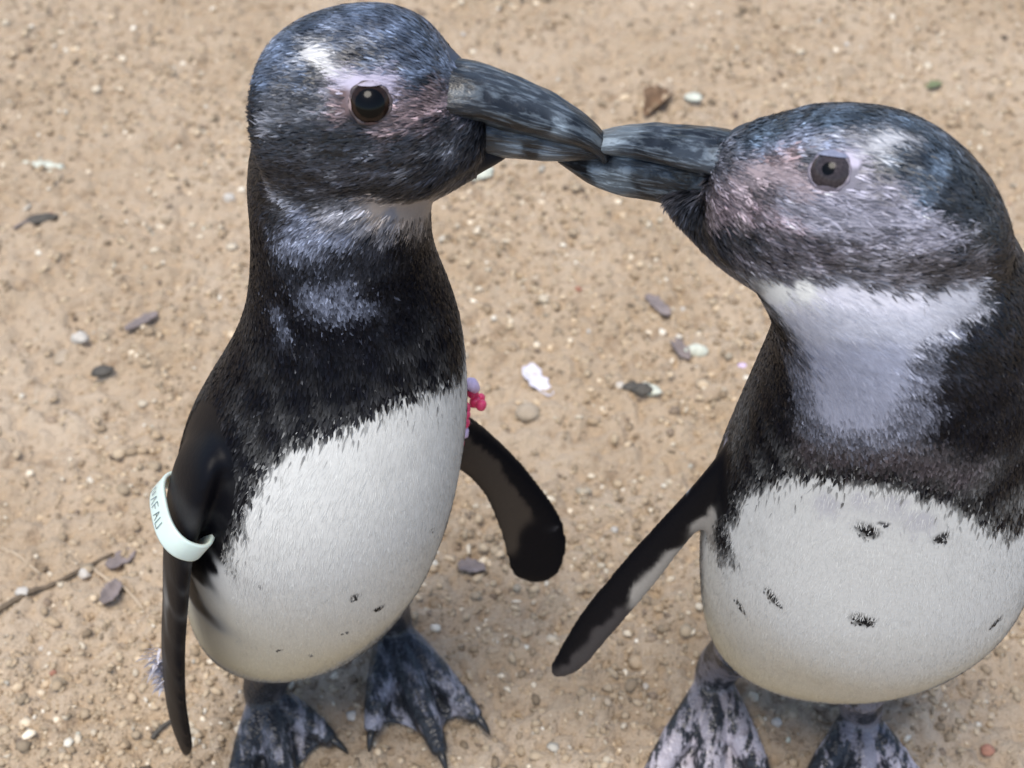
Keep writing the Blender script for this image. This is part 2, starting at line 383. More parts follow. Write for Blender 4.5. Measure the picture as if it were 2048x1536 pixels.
 [-0.0311, -0.0258, 0.4365, 0.075, 0.078, 0.088, 0.5],
 [-0.0339, 0.0181, 0.4029, 0.075, 0.078, 0.088, 0.5],
 [-0.0226, -0.0156, 0.4429, 0.008, 0.008, 0.01, 0.35],
 [-0.0258, -0.0183, 0.4445, 0.008, 0.008, 0.01, 0.35],
 [-0.029, -0.0208, 0.4459, 0.008, 0.008, 0.01, 0.35],
 [-0.032, -0.023, 0.4461, 0.008, 0.008, 0.01, 0.35],
 [-0.0347, 0.0158, 0.4173, 0.008, 0.008, 0.01, 0.35],
 [-0.0351, -0.0248, 0.4461, 0.008, 0.008, 0.01, 0.35],
 [-0.0382, 0.0169, 0.415, 0.008, 0.008, 0.01, 0.35],
 [-0.097, -0.0193, 0.4456, 0.0032, 0.0034, 0.0054, 1],
 [-0.0957, -0.0156, 0.4521, 0.0032, 0.0034, 0.0054, 1],
 [-0.0988, -0.015, 0.4185, 0.0032, 0.0034, 0.0054, 1],
 [-0.1009, -0.0179, 0.4058, 0.0032, 0.0034, 0.0054, 1],
 [-0.0955, -0.0211, 0.4159, 0.0032, 0.0034, 0.0054, 1],
 [-0.1034, 0.0186, 0.384, 0.0032, 0.0034, 0.0054, 1],
 [-0.1005, -0.0207, 0.3978, 0.0032, 0.0034, 0.0054, 1],
 [-0.0997, -0.0235, 0.3845, 0.0032, 0.0034, 0.0054, 1],
 [-0.1083, 0.0175, 0.3487, 0.011, 0.011, 0.013, 1],
 [-0.1043, -0.0207, 0.3656, 0.0032, 0.0034, 0.0054, 1],
 [-0.1122, 0.016, 0.3323, 0.011, 0.011, 0.013, 1],
 [-0.0923, -0.0246, 0.4183, 0.2, 0.2, 0.22, 0.35],
 [-0.1014, 0.0222, 0.3807, 0.2, 0.2, 0.22, 0.35],
 [-0.091, -0.0254, 0.4149, 0.2, 0.2, 0.22, 0.35],
 [-0.1005, 0.0241, 0.3747, 0.2, 0.2, 0.22, 0.35],
 [-0.0861, -0.0283, 0.4143, 0.075, 0.078, 0.088, 0.6],
 [-0.0966, 0.0291, 0.3674, 0.075, 0.078, 0.088, 0.6],
 [-0.074, -0.0311, 0.4166, 0.075, 0.078, 0.088, 0.6],
 [-0.0847, 0.0364, 0.3614, 0.075, 0.078, 0.088, 0.6],
 [-0.0624, -0.031, 0.417, 0.075, 0.078, 0.088, 0.6],
 [-0.0717, 0.0387, 0.3601, 0.075, 0.078, 0.088, 0.6],
 [-0.0514, -0.0286, 0.4115, 0.33, 0.28, 0.24, 0.8],
 [-0.0585, 0.0367, 0.3577, 0.33, 0.28, 0.24, 0.8],
 [-0.044, -0.0247, 0.4075, 0.33, 0.28, 0.24, 0.8],
 [-0.0492, 0.0314, 0.3612, 0.33, 0.28, 0.24, 0.8],
 [-0.0367, -0.0161, 0.4013, 0.33, 0.28, 0.24, 0.8],
 [-0.0394, 0.0196, 0.3718, 0.33, 0.28, 0.24, 0.8],
 [-0.0352, -0.0121, 0.3933, 0.33, 0.28, 0.24, 0.8],
 [-0.0405, -0.0214, 0.4005, 0.33, 0.28, 0.24, 0.8],
 [-0.0447, 0.0282, 0.3591, 0.33, 0.28, 0.24, 0.8],
 [-0.0627, -0.0318, 0.4127, 0.2, 0.2, 0.22, 0.8],
 [-0.0722, 0.0394, 0.3538, 0.2, 0.2, 0.22, 0.8],
 [-0.0705, -0.033, 0.4107, 0.2, 0.2, 0.22, 0.8],
 [-0.0813, 0.0385, 0.3511, 0.2, 0.2, 0.22, 0.8],
 [-0.0591, -0.0321, 0.4086, 0.2, 0.2, 0.22, 0.8],
 [-0.0682, 0.0399, 0.3485, 0.2, 0.2, 0.22, 0.8],
 [-0.0479, -0.0277, 0.4042, 0.2, 0.2, 0.22, 0.8],
 [-0.0544, 0.0361, 0.3507, 0.2, 0.2, 0.22, 0.8],
 [-0.0785, -0.0328, 0.408, 0.13, 0.145, 0.19, 0.8],
 [-0.09, 0.0353, 0.3508, 0.13, 0.145, 0.19, 0.8],
 [-0.083, -0.0329, 0.4017, 0.13, 0.145, 0.19, 0.8],
 [-0.0948, 0.0332, 0.3454, 0.011, 0.011, 0.013, 1],
 [-0.0729, -0.0345, 0.4044, 0.13, 0.145, 0.19, 0.8],
 [-0.0843, 0.0386, 0.3423, 0.011, 0.011, 0.013, 1],
 [-0.0652, -0.0345, 0.4031, 0.13, 0.145, 0.19, 0.8],
 [-0.0757, 0.0408, 0.3389, 0.011, 0.011, 0.013, 1],
 [-0.0878, -0.0319, 0.3944, 0.13, 0.145, 0.19, 0.8],
 [-0.0995, 0.0304, 0.3404, 0.011, 0.011, 0.013, 1],
 [-0.0911, -0.0283, 0.4042, 0.013, 0.0145, 0.019, 0.9],
 [-0.1015, 0.0255, 0.359, 0.013, 0.0145, 0.019, 0.9],
 [-0.0559, -0.0329, 0.3979, 0.013, 0.0145, 0.019, 0.9],
 [-0.0647, 0.0413, 0.3339, 0.011, 0.011, 0.013, 1],
 [-0.0639, -0.0357, 0.3925, 0.013, 0.0145, 0.019, 0.9],
 [-0.0748, 0.0429, 0.3235, 0.011, 0.011, 0.013, 1],
 [-0.0741, -0.0364, 0.3879, 0.013, 0.0145, 0.019, 0.9],
 [-0.0866, 0.0414, 0.3187, 0.011, 0.011, 0.013, 1],
 [-0.0847, -0.0343, 0.3833, 0.013, 0.0145, 0.019, 0.9],
 [-0.0975, 0.036, 0.3204, 0.011, 0.011, 0.013, 1],
 [-0.091, -0.0312, 0.3832, 0.013, 0.0145, 0.019, 0.9],
 [-0.1028, 0.0298, 0.329, 0.011, 0.011, 0.013, 1],
 [-0.0527, -0.032, 0.3866, 0.013, 0.0145, 0.019, 0.9],
 [-0.0611, 0.0425, 0.3208, 0.011, 0.011, 0.013, 1],
 [-0.0776, -0.0353, 0.3948, 0.13, 0.145, 0.19, 0.55],
 [-0.0898, 0.0379, 0.3309, 0.011, 0.011, 0.013, 1],
 [-0.0814, -0.0363, 0.3743, 0.13, 0.145, 0.19, 0.55],
 [-0.0952, 0.0428, 0.3017, 0.011, 0.011, 0.013, 1],
 [-0.0755, -0.0378, 0.3702, 0.13, 0.145, 0.19, 0.55],
 [-0.0896, 0.0481, 0.2903, 0.011, 0.011, 0.013, 1],
 [-0.0676, -0.0381, 0.3678, 0.13, 0.145, 0.19, 0.55],
 [-0.0806, 0.0507, 0.2846, 0.011, 0.011, 0.013, 1],
 [-0.0597, -0.0364, 0.3676, 0.13, 0.145, 0.19, 0.55],
 [-0.0707, 0.0497, 0.2873, 0.011, 0.011, 0.013, 1],
 [-0.0688, -0.0369, 0.3803, 0.13, 0.145, 0.19, 0.55],
 [-0.081, 0.0455, 0.3056, 0.011, 0.011, 0.013, 1],
 [-0.0955, -0.0322, 0.3594, 0.13, 0.145, 0.19, 0.4],
 [-0.1099, 0.0387, 0.2926, 0.011, 0.011, 0.013, 1],
 [-0.0948, -0.0347, 0.3533, 0.13, 0.145, 0.19, 0.4],
 [-0.1111, 0.045, 0.2767, 0.011, 0.011, 0.013, 1],
 [-0.0447, -0.0262, 0.3921, 0.0032, 0.0034, 0.0054, 1],
 [-0.0506, 0.0365, 0.3381, 0.011, 0.011, 0.013, 1],
 [-0.0376, -0.0162, 0.3808, 0.0032, 0.0034, 0.0054, 1],
 [-0.0411, 0.0292, 0.3415, 0.011, 0.011, 0.013, 1],
 [-0.0419, -0.024, 0.3686, 0.0032, 0.0034, 0.0054, 1],
 [-0.0474, 0.0384, 0.312, 0.011, 0.011, 0.013, 1],
 [-0.0325, -0.0134, 0.3533, 0.0032, 0.0034, 0.0054, 1],
 [-0.0354, 0.0287, 0.3147, 0.011, 0.011, 0.013, 1],
 [-0.0534, -0.033, 0.374, 0.0032, 0.0034, 0.0054, 1],
 [-0.0623, 0.0454, 0.3025, 0.011, 0.011, 0.013, 1],
 [-0.0463, -0.033, 0.3545, 0.0032, 0.0034, 0.0054, 1],
 [-0.0541, 0.0456, 0.2795, 0.011, 0.011, 0.013, 1],
 [-0.0287, -0.0199, 0.3361, 0.0032, 0.0034, 0.0054, 1],
 [-0.0314, 0.0255, 0.2922, 0.011, 0.011, 0.013, 1],
 [-0.0367, -0.0351, 0.3332, 0.0032, 0.0034, 0.0054, 1],
 [-0.0425, 0.0373, 0.2605, 0.011, 0.011, 0.013, 1],
 [-0.0944, -0.0303, 0.3716, 0.0032, 0.0034, 0.0054, 1],
 [-0.1066, 0.0306, 0.316, 0.011, 0.011, 0.013, 1],
 [-0.1032, -0.0282, 0.3499, 0.0032, 0.0034, 0.0054, 1],
 [-0.1169, 0.0349, 0.2897, 0.011, 0.011, 0.013, 1],
 [-0.087, -0.038, 0.3564, 0.0032, 0.0034, 0.0054, 1],
 [-0.1035, 0.0498, 0.2721, 0.011, 0.011, 0.013, 1],
 [-0.0744, -0.041, 0.3564, 0.0032, 0.0034, 0.0054, 1],
 [-0.0899, 0.0543, 0.2644, 0.011, 0.011, 0.013, 1],
 [-0.0623, -0.0402, 0.3557, 0.0032, 0.0034, 0.0054, 1],
 [-0.075, 0.0536, 0.2651, 0.011, 0.011, 0.013, 1],
 [-0.0923, -0.0422, 0.3403, 0.0032, 0.0034, 0.0054, 1],
 [-0.1115, 0.0528, 0.2449, 0.011, 0.011, 0.013, 1],
 [-0.0751, -0.0459, 0.344, 0.0032, 0.0034, 0.0054, 1],
 [-0.0919, 0.0561, 0.2415, 0.011, 0.011, 0.013, 1],
 [-0.0586, -0.0438, 0.3449, 0.0032, 0.0034, 0.0054, 1],
 [-0.0711, 0.0532, 0.2481, 0.011, 0.011, 0.013, 1],
 [-0.1174, -0.0248, 0.3228, 0.0032, 0.0034, 0.0054, 1],
 [-0.1324, 0.036, 0.2618, 0.011, 0.011, 0.013, 1],
 [-0.1285, -0.0267, 0.3029, 0.0032, 0.0034, 0.0054, 1],
 [-0.1441, 0.031, 0.2423, 0.011, 0.011, 0.013, 1],
 [-0.107, -0.0432, 0.3203, 0.0032, 0.0034, 0.0054, 1],
 [-0.1284, 0.0479, 0.2245, 0.011, 0.011, 0.013, 1],
 [-0.0886, -0.0505, 0.3279, 0.0032, 0.0034, 0.0054, 1],
 [-0.1094, 0.055, 0.2171, 0.011, 0.011, 0.013, 1],
 [-0.0735, -0.0516, 0.332, 0.0032, 0.0034, 0.0054, 1],
 [-0.0912, 0.056, 0.2198, 0.011, 0.011, 0.013, 1],
 [-0.1396, -0.0301, 0.2838, 0.0032, 0.0034, 0.0054, 1],
 [-0.1544, 0.0198, 0.2289, 0.011, 0.011, 0.013, 1],
 [-0.1199, -0.0469, 0.2991, 0.0032, 0.0034, 0.0054, 1],
 [-0.143, 0.0404, 0.2025, 0.011, 0.011, 0.013, 1],
 [-0.1005, -0.0545, 0.3106, 0.0032, 0.0034, 0.0054, 1],
 [-0.1244, 0.0514, 0.1942, 0.011, 0.011, 0.013, 1],
 [-0.1417, -0.0472, 0.283, 0.0032, 0.0034, 0.0054, 1],
 [-0.1601, 0.0116, 0.2158, 0.011, 0.011, 0.013, 1],
 [-0.127, -0.0557, 0.286, 0.0032, 0.0034, 0.0054, 1],
 [-0.1524, 0.0333, 0.1831, 0.011, 0.011, 0.013, 1],
 [-0.1128, -0.057, 0.2941, 0.0032, 0.0034, 0.0054, 1],
 [-0.1387, 0.0449, 0.1778, 0.011, 0.011, 0.013, 1],
 [-0.1334, -0.0622, 0.2804, 0.0032, 0.0034, 0.0054, 1],
 [-0.1598, 0.0244, 0.1776, 0.011, 0.011, 0.013, 1],
 [-0.1264, -0.061, 0.2686, 0.0032, 0.0034, 0.0054, 1],
 [-0.1539, 0.0346, 0.153, 0.011, 0.011, 0.013, 1],
 [-0.1334, -0.0621, 0.249, 0.0032, 0.0034, 0.0054, 1],
 [-0.161, 0.0285, 0.135, 0.011, 0.011, 0.013, 1],
 [-0.1463, -0.0548, 0.2211, 0.0032, 0.0034, 0.0054, 1],
 [-0.1693, 0.0153, 0.13, 0.011, 0.011, 0.013, 1],
 [-0.0847, -0.0563, 0.3188, 0.0032, 0.0034, 0.0054, 1],
 [-0.106, 0.0552, 0.1979, 0.011, 0.011, 0.013, 1],
 [-0.0631, -0.0501, 0.3335, 0.0032, 0.0034, 0.0054, 1],
 [-0.0778, 0.0541, 0.2255, 0.011, 0.011, 0.013, 1],
 [-0.0488, -0.0442, 0.3349, 0.0032, 0.0034, 0.0054, 1],
 [-0.0587, 0.0475, 0.2413, 0.011, 0.011, 0.013, 1],
 [-0.0248, -0.0185, 0.3226, 0.0032, 0.0034, 0.0054, 1],
 [-0.0266, 0.0178, 0.2867, 0.011, 0.011, 0.013, 1],
 [-0.1558, -0.0138, 0.2519, 0.0032, 0.0034, 0.0054, 1],
 [-0.1496, -0.0512, 0.2043, 0.0032, 0.0034, 0.0054, 1],
 [-0.1707, 0.0122, 0.1201, 0.011, 0.011, 0.013, 1],
 [-0.1474, -0.0533, 0.1963, 0.66, 0.655, 0.62, 1],
 [-0.1692, 0.0128, 0.1071, 0.011, 0.011, 0.013, 1],
 [-0.139, -0.0609, 0.2256, 0.0032, 0.0034, 0.0054, 1],
 [-0.1654, 0.0224, 0.1167, 0.011, 0.011, 0.013, 1],
 [-0.1335, -0.0652, 0.2238, 0.66, 0.655, 0.62, 1],
 [-0.161, 0.0245, 0.105, 0.011, 0.011, 0.013, 1],
 [-0.1311, -0.0652, 0.2424, 0.0032, 0.0034, 0.0054, 1],
 [-0.1597, 0.0297, 0.1207, 0.011, 0.011, 0.013, 1],
 [-0.1246, -0.0695, 0.2426, 0.66, 0.655, 0.62, 1],
 [-0.1669, 0.0768, 0.0532, 0.011, 0.011, 0.013, 1],
 [-0.1261, -0.0665, 0.2538, 0.0032, 0.0034, 0.0054, 1],
 [-0.1764, 0.1068, 0.0356, 0.011, 0.011, 0.013, 1],
 [-0.1198, -0.0703, 0.2535, 0.66, 0.655, 0.62, 1],
 [-0.1699, 0.1096, 0.0248, 0.011, 0.011, 0.013, 1],
 [-0.1222, -0.0664, 0.2628, 0.0032, 0.0034, 0.0054, 1],
 [-0.1602, 0.0685, 0.0958, 0.011, 0.011, 0.013, 1],
 [-0.1156, -0.0699, 0.2634, 0.66, 0.655, 0.62, 1],
 [-0.1605, 0.0974, 0.0546, 0.011, 0.011, 0.013, 1],
 [-0.1189, -0.0653, 0.2711, 0.0032, 0.0034, 0.0054, 1],
 [-0.1476, 0.0399, 0.143, 0.011, 0.011, 0.013, 1],
 [-0.1123, -0.0688, 0.2715, 0.66, 0.655, 0.62, 1],
 [-0.1415, 0.0433, 0.1342, 0.011, 0.011, 0.013, 1],
 [-0.1157, -0.0639, 0.2785, 0.0032, 0.0034, 0.0054, 1],
 [-0.1438, 0.0422, 0.1516, 0.011, 0.011, 0.013, 1],
 [-0.1093, -0.0673, 0.2785, 0.66, 0.655, 0.62, 1],
 [-0.1378, 0.0453, 0.1428, 0.011, 0.011, 0.013, 1],
 [-0.1127, -0.0624, 0.2851, 0.0032, 0.0034, 0.0054, 1],
 [-0.1401, 0.0443, 0.1595, 0.011, 0.011, 0.013, 1],
 [-0.1064, -0.0657, 0.285, 0.66, 0.655, 0.62, 1],
 [-0.134, 0.0471, 0.1512, 0.011, 0.011, 0.013, 1],
 [-0.1064, -0.0608, 0.2945, 0.0032, 0.0034, 0.0054, 1],
 [-0.1328, 0.048, 0.1693, 0.011, 0.011, 0.013, 1],
 [-0.1016, -0.0644, 0.292, 0.66, 0.655, 0.62, 1],
 [-0.1282, 0.0495, 0.1591, 0.011, 0.011, 0.013, 1],
 [-0.0981, -0.0595, 0.3042, 0.0032, 0.0034, 0.0054, 1],
 [-0.1228, 0.0517, 0.179, 0.011, 0.011, 0.013, 1],
 [-0.0937, -0.0628, 0.301, 0.66, 0.655, 0.62, 1],
 [-0.1184, 0.0524, 0.1694, 0.011, 0.011, 0.013, 1],
 [-0.0901, -0.0588, 0.3112, 0.0032, 0.0034, 0.0054, 1],
 [-0.1131, 0.054, 0.1862, 0.011, 0.011, 0.013, 1],
 [-0.0879, -0.0619, 0.3059, 0.66, 0.655, 0.62, 1],
 [-0.1112, 0.0538, 0.1754, 0.011, 0.011, 0.013, 1],
 [-0.0845, -0.0587, 0.3142, 0.0032, 0.0034, 0.0054, 1],
 [-0.1063, 0.0548, 0.1893, 0.011, 0.011, 0.013, 1],
 [-0.0824, -0.0616, 0.3087, 0.66, 0.655, 0.62, 1],
 [-0.1042, 0.0543, 0.1788, 0.011, 0.011, 0.013, 1],
 [-0.0784, -0.0583, 0.317, 0.0032, 0.0034, 0.0054, 1],
 [-0.0985, 0.055, 0.1931, 0.011, 0.011, 0.013, 1],
 [-0.0767, -0.061, 0.3111, 0.66, 0.655, 0.62, 1],
 [-0.0968, 0.0542, 0.1828, 0.011, 0.011, 0.013, 1],
 [-0.072, -0.0574, 0.3192, 0.0032, 0.0034, 0.0054, 1],
 [-0.0902, 0.0545, 0.1976, 0.011, 0.011, 0.013, 1],
 [-0.0703, -0.06, 0.3131, 0.66, 0.655, 0.62, 1],
 [-0.0884, 0.0534, 0.1876, 0.011, 0.011, 0.013, 1],
 [-0.0663, -0.0559, 0.3215, 0.0032, 0.0034, 0.0054, 1],
 [-0.0826, 0.0535, 0.2035, 0.011, 0.011, 0.013, 1],
 [-0.0633, -0.0578, 0.3156, 0.66, 0.655, 0.62, 1],
 [-0.0789, 0.0517, 0.1957, 0.011, 0.011, 0.013, 1],
 [-0.06, -0.0533, 0.3244, 0.0032, 0.0034, 0.0054, 1],
 [-0.0741, 0.0519, 0.2124, 0.011, 0.011, 0.013, 1],
 [-0.057, -0.0549, 0.3182, 0.66, 0.655, 0.62, 1],
 [-0.0704, 0.0495, 0.2052, 0.011, 0.011, 0.013, 1],
 [-0.0533, -0.0502, 0.326, 0.0032, 0.0034, 0.0054, 1],
 [-0.065, 0.0489, 0.2215, 0.011, 0.011, 0.013, 1],
 [-0.0513, -0.052, 0.3193, 0.66, 0.655, 0.62, 1],
 [-0.0626, 0.0466, 0.2135, 0.011, 0.011, 0.013, 1],
 [-0.0471, -0.047, 0.3261, 0.0032, 0.0034, 0.0054, 1],
 [-0.0567, 0.0451, 0.2298, 0.011, 0.011, 0.013, 1],
 [-0.0452, -0.0484, 0.319, 0.66, 0.655, 0.62, 1],
 [-0.0542, 0.0423, 0.2224, 0.011, 0.011, 0.013, 1],
 [-0.0407, -0.0426, 0.3251, 0.0032, 0.0034, 0.0054, 1],
 [-0.048, 0.0397, 0.2396, 0.011, 0.011, 0.013, 1],
 [-0.0389, -0.0438, 0.3176, 0.66, 0.655, 0.62, 1],
 [-0.0458, 0.0366, 0.2326, 0.011, 0.011, 0.013, 1],
 [-0.0341, -0.0368, 0.3224, 0.0032, 0.0034, 0.0054, 1],
 [-0.0392, 0.0326, 0.2508, 0.011, 0.011, 0.013, 1],
 [-0.0323, -0.0375, 0.3144, 0.66, 0.655, 0.62, 1],
 [-0.037, 0.0288, 0.2447, 0.011, 0.011, 0.013, 1],
 [-0.0289, -0.0304, 0.3191, 0.0032, 0.0034, 0.0054, 1],
 [-0.0324, 0.0254, 0.262, 0.011, 0.011, 0.013, 1],
 [-0.0262, -0.0287, 0.3091, 0.66, 0.655, 0.62, 1],
 [-0.0289, 0.0188, 0.2597, 0.011, 0.011, 0.013, 1],
 [-0.0242, -0.0215, 0.3139, 0.0032, 0.0034, 0.0054, 1],
 [-0.0261, 0.016, 0.2759, 0.011, 0.011, 0.013, 1],
 [-0.0216, -0.0161, 0.3, 0.66, 0.655, 0.62, 1],
 [-0.0904, -0.0673, 0.293, 0.66, 0.655, 0.62, 1],
 [-0.1153, 0.0519, 0.1533, 0.011, 0.011, 0.013, 1],
 [-0.0686, -0.0641, 0.3022, 0.66, 0.655, 0.62, 1],
 [-0.0868, 0.0514, 0.1704, 0.011, 0.011, 0.013, 1],
 [-0.0476, -0.0534, 0.3094, 0.66, 0.655, 0.62, 1],
 [-0.0578, 0.0421, 0.2045, 0.011, 0.011, 0.013, 1],
 [-0.0312, -0.0386, 0.3059, 0.66, 0.655, 0.62, 1],
 [-0.0357, 0.0282, 0.2344, 0.011, 0.011, 0.013, 1],
 [-0.1008, -0.0733, 0.27, 0.66, 0.655, 0.62, 1],
 [-0.1331, 0.0636, 0.0999, 0.011, 0.011, 0.013, 1],
 [-0.0806, -0.0733, 0.2769, 0.66, 0.655, 0.62, 1],
 [-0.1036, 0.0483, 0.1277, 0.011, 0.011, 0.013, 1],
 [-0.0613, -0.0684, 0.281, 0.66, 0.655, 0.62, 1],
 [-0.0772, 0.044, 0.1458, 0.011, 0.011, 0.013, 1],
 [-0.0424, -0.0569, 0.2808, 0.66, 0.655, 0.62, 1],
 [-0.0507, 0.03, 0.1789, 0.011, 0.011, 0.013, 1],
 [-0.0297, -0.0411, 0.2827, 0.66, 0.655, 0.62, 1],
 [-0.0342, 0.0288, 0.2039, 0.011, 0.011, 0.013, 1],
 [-0.1124, -0.0748, 0.2435, 0.66, 0.655, 0.62, 1],
 [-0.1515, 0.0733, 0.0497, 0.011, 0.011, 0.013, 1],
 [-0.0936, -0.0776, 0.2508, 0.66, 0.655, 0.62, 1],
 [-0.1257, 0.0673, 0.0624, 0.011, 0.011, 0.013, 1],
 [-0.0714, -0.075, 0.2546, 0.66, 0.655, 0.62, 1],
 [-0.0901, 0.0361, 0.112, 0.011, 0.011, 0.013, 1],
 [-0.0498, -0.0648, 0.2558, 0.66, 0.655, 0.62, 1],
 [-0.0605, 0.0283, 0.1394, 0.011, 0.011, 0.013, 1],
 [-0.035, -0.0493, 0.2509, 0.66, 0.655, 0.62, 1],
 [-0.0395, 0.0094, 0.1794, 0.011, 0.011, 0.013, 1],
 [-0.1305, -0.0669, 0.2143, 0.66, 0.655, 0.62, 1],
 [-0.1573, 0.0217, 0.0944, 0.011, 0.011, 0.013, 1],
 [-0.0285, -0.0373, 0.2507, 0.66, 0.655, 0.62, 1],
 [-0.0306, -0.0029, 0.21, 0.011, 0.011, 0.013, 1],
 [-0.1608, -0.0347, 0.1496, 0.65, 0.64, 0.595, 1],
 [-0.1718, -0.0029, 0.105, 0.011, 0.011, 0.013, 1],
 [-0.1615, -0.0324, 0.1287, 0.65, 0.64, 0.595, 1],
 [-0.1458, -0.0468, 0.1362, 0.65, 0.64, 0.595, 1],
 [-0.1572, -0.0111, 0.0839, 0.011, 0.011, 0.013, 1],
 [-0.127, -0.0547, 0.1368, 0.65, 0.64, 0.595, 1],
 [-0.1375, -0.0179, 0.082, 0.011, 0.011, 0.013, 1],
 [-0.1036, -0.064, 0.1615, 0.65, 0.64, 0.595, 1],
 [-0.116, -0.0118, 0.085, 0.011, 0.011, 0.013, 1],
 [-0.0832, -0.0638, 0.1717, 0.65, 0.64, 0.595, 1],
 [-0.0938, -0.0086, 0.0922, 0.011, 0.011, 0.013, 1],
 [-0.0659, -0.0593, 0.1819, 0.65, 0.64, 0.595, 1],
 [-0.0742, -0.0042, 0.1045, 0.011, 0.011, 0.013, 1],
 [-0.0518, -0.0492, 0.1862, 0.65, 0.64, 0.595, 1],
 [-0.0569, -0.0045, 0.1254, 0.011, 0.011, 0.013, 1],
 [-0.0412, -0.0467, 0.2106, 0.65, 0.64, 0.595, 1],
 [-0.0453, -0.0012, 0.1514, 0.011, 0.011, 0.013, 1],
 [-0.0746, -0.0726, 0.2142, 0.65, 0.64, 0.595, 1],
 [-0.0895, 0.0128, 0.0972, 0.011, 0.011, 0.013, 1],
 [-0.0977, -0.0755, 0.2105, 0.65, 0.64, 0.595, 1],
 [-0.118, 0.0128, 0.0879, 0.011, 0.011, 0.013, 1],
 [-0.124, -0.0674, 0.1913, 0.65, 0.64, 0.595, 1],
 [-0.1459, 0.0089, 0.0839, 0.011, 0.011, 0.013, 1],
 [-0.0557, -0.066, 0.2283, 0.65, 0.64, 0.595, 1],
 [-0.0665, 0.0178, 0.1179, 0.011, 0.011, 0.013, 1],
 [-0.1512, -0.0723, 0.2328, 0.0032, 0.0034, 0.0054, 0.8],
 [-0.1618, -0.0423, 0.1931, 0.011, 0.011, 0.013, 1],
 [-0.1551, -0.0729, 0.2146, 0.0032, 0.0034, 0.0054, 0.8],
 [-0.1661, -0.0425, 0.173, 0.011, 0.011, 0.013, 1],
 [-0.1589, -0.0736, 0.192, 0.0032, 0.0034, 0.0054, 0.8],
 [-0.1699, -0.0442, 0.15, 0.011, 0.011, 0.013, 1],
 [-0.1634, -0.0739, 0.1675, 0.0032, 0.0034, 0.0054, 0.8],
 [-0.1745, -0.045, 0.1246, 0.011, 0.011, 0.013, 1],
 [-0.1667, -0.0745, 0.1379, 0.0032, 0.0034, 0.0054, 0.8],
 [-0.1774, -0.0473, 0.0956, 0.011, 0.011, 0.013, 1],
 [-0.1686, -0.0743, 0.1099, 0.0032, 0.0034, 0.0054, 0.8],
 [-0.1781, -0.0503, 0.071, 0.011, 0.011, 0.013, 1],
 [-0.1703, -0.0715, 0.0811, 0.0032, 0.0034, 0.0054, 0.8],
 [-0.1476, -0.0683, 0.2531, 0.0032, 0.0034, 0.0054, 0.8],
 [-0.1689, -0.0059, 0.1741, 0.011, 0.011, 0.013, 1],
 [-0.0186, 0.0297, 0.2218, 0.0032, 0.0034, 0.0054, 0.8],
 [-0.0155, 0.0311, 0.2165, 0.0032, 0.0034, 0.0054, 0.8],
 [-0.0125, 0.0323, 0.2115, 0.0032, 0.0034, 0.0054, 0.8],
 [-0.0093, 0.0332, 0.2066, 0.0032, 0.0034, 0.0054, 0.8],
 [-0.0062, 0.0342, 0.2017, 0.0032, 0.0034, 0.0054, 0.8],
 [-0.0036, 0.0347, 0.1971, 0.0032, 0.0034, 0.0054, 0.8],
 [-0.001, 0.0349, 0.1929, 0.0032, 0.0034, 0.0054, 0.8],
 [0.0016, 0.0352, 0.1884, 0.0032, 0.0034, 0.0054, 0.8],
 [0.0042, 0.0355, 0.1839, 0.0032, 0.0034, 0.0054, 0.8],
 [0.0068, 0.0359, 0.1793, 0.0032, 0.0034, 0.0054, 0.8],
 [0.0091, 0.0358, 0.1749, 0.0032, 0.0034, 0.0054, 0.8],
 [0.0113, 0.0358, 0.1704, 0.0032, 0.0034, 0.0054, 0.8],
 [0.0136, 0.0357, 0.1659, 0.0032, 0.0034, 0.0054, 0.8],
 [0.0159, 0.0358, 0.1612, 0.0032, 0.0034, 0.0054, 0.8],
 [0.0182, 0.0356, 0.1567, 0.0032, 0.0034, 0.0054, 0.8],
 [0.0208, 0.0351, 0.1508, 0.0032, 0.0034, 0.0054, 0.8],
 [0.0234, 0.0345, 0.1449, 0.0032, 0.0034, 0.0054, 0.8],
 [0.0261, 0.0342, 0.1386, 0.0032, 0.0034, 0.0054, 0.8],
 [0.0269, 0.0331, 0.1335, 0.0032, 0.0034, 0.0054, 0.8],
 [0.0277, 0.0322, 0.128, 0.0032, 0.0034, 0.0054, 0.8],
 [0.0286, 0.0315, 0.1224, 0.0032, 0.0034, 0.0054, 0.8],
 [0.0265, 0.0294, 0.1184, 0.0032, 0.0034, 0.0054, 0.8],
 [0.0244, 0.0277, 0.1139, 0.0032, 0.0034, 0.0054, 0.8],
 [0.0224, 0.026, 0.1093, 0.0032, 0.0034, 0.0054, 0.8],
 [0.0175, 0.0242, 0.1079, 0.0032, 0.0034, 0.0054, 0.8],
 [0.0127, 0.0227, 0.106, 0.0032, 0.0034, 0.0054, 0.8],
 [0.0085, 0.0222, 0.1082, 0.0032, 0.0034, 0.0054, 0.8],
 [0.0044, 0.022, 0.11, 0.0032, 0.0034, 0.0054, 0.8],
 [-0.0198, 0.0266, 0.2196, 0.0032, 0.0034, 0.0054, 0.7],
 [-0.0166, 0.0282, 0.2134, 0.0032, 0.0034, 0.0054, 0.7],
 [-0.0133, 0.0294, 0.2077, 0.0032, 0.0034, 0.0054, 0.7],
 [-0.01, 0.0304, 0.2021, 0.0032, 0.0034, 0.0054, 0.7],
 [-0.0075, 0.0309, 0.1972, 0.0032, 0.0034, 0.0054, 0.7],
 [-0.0049, 0.0313, 0.1924, 0.0032, 0.0034, 0.0054, 0.7],
 [-0.0023, 0.0316, 0.1876, 0.0032, 0.0034, 0.0054, 0.7],
 [0.0003, 0.0319, 0.1828, 0.0032, 0.0034, 0.0054, 0.7],
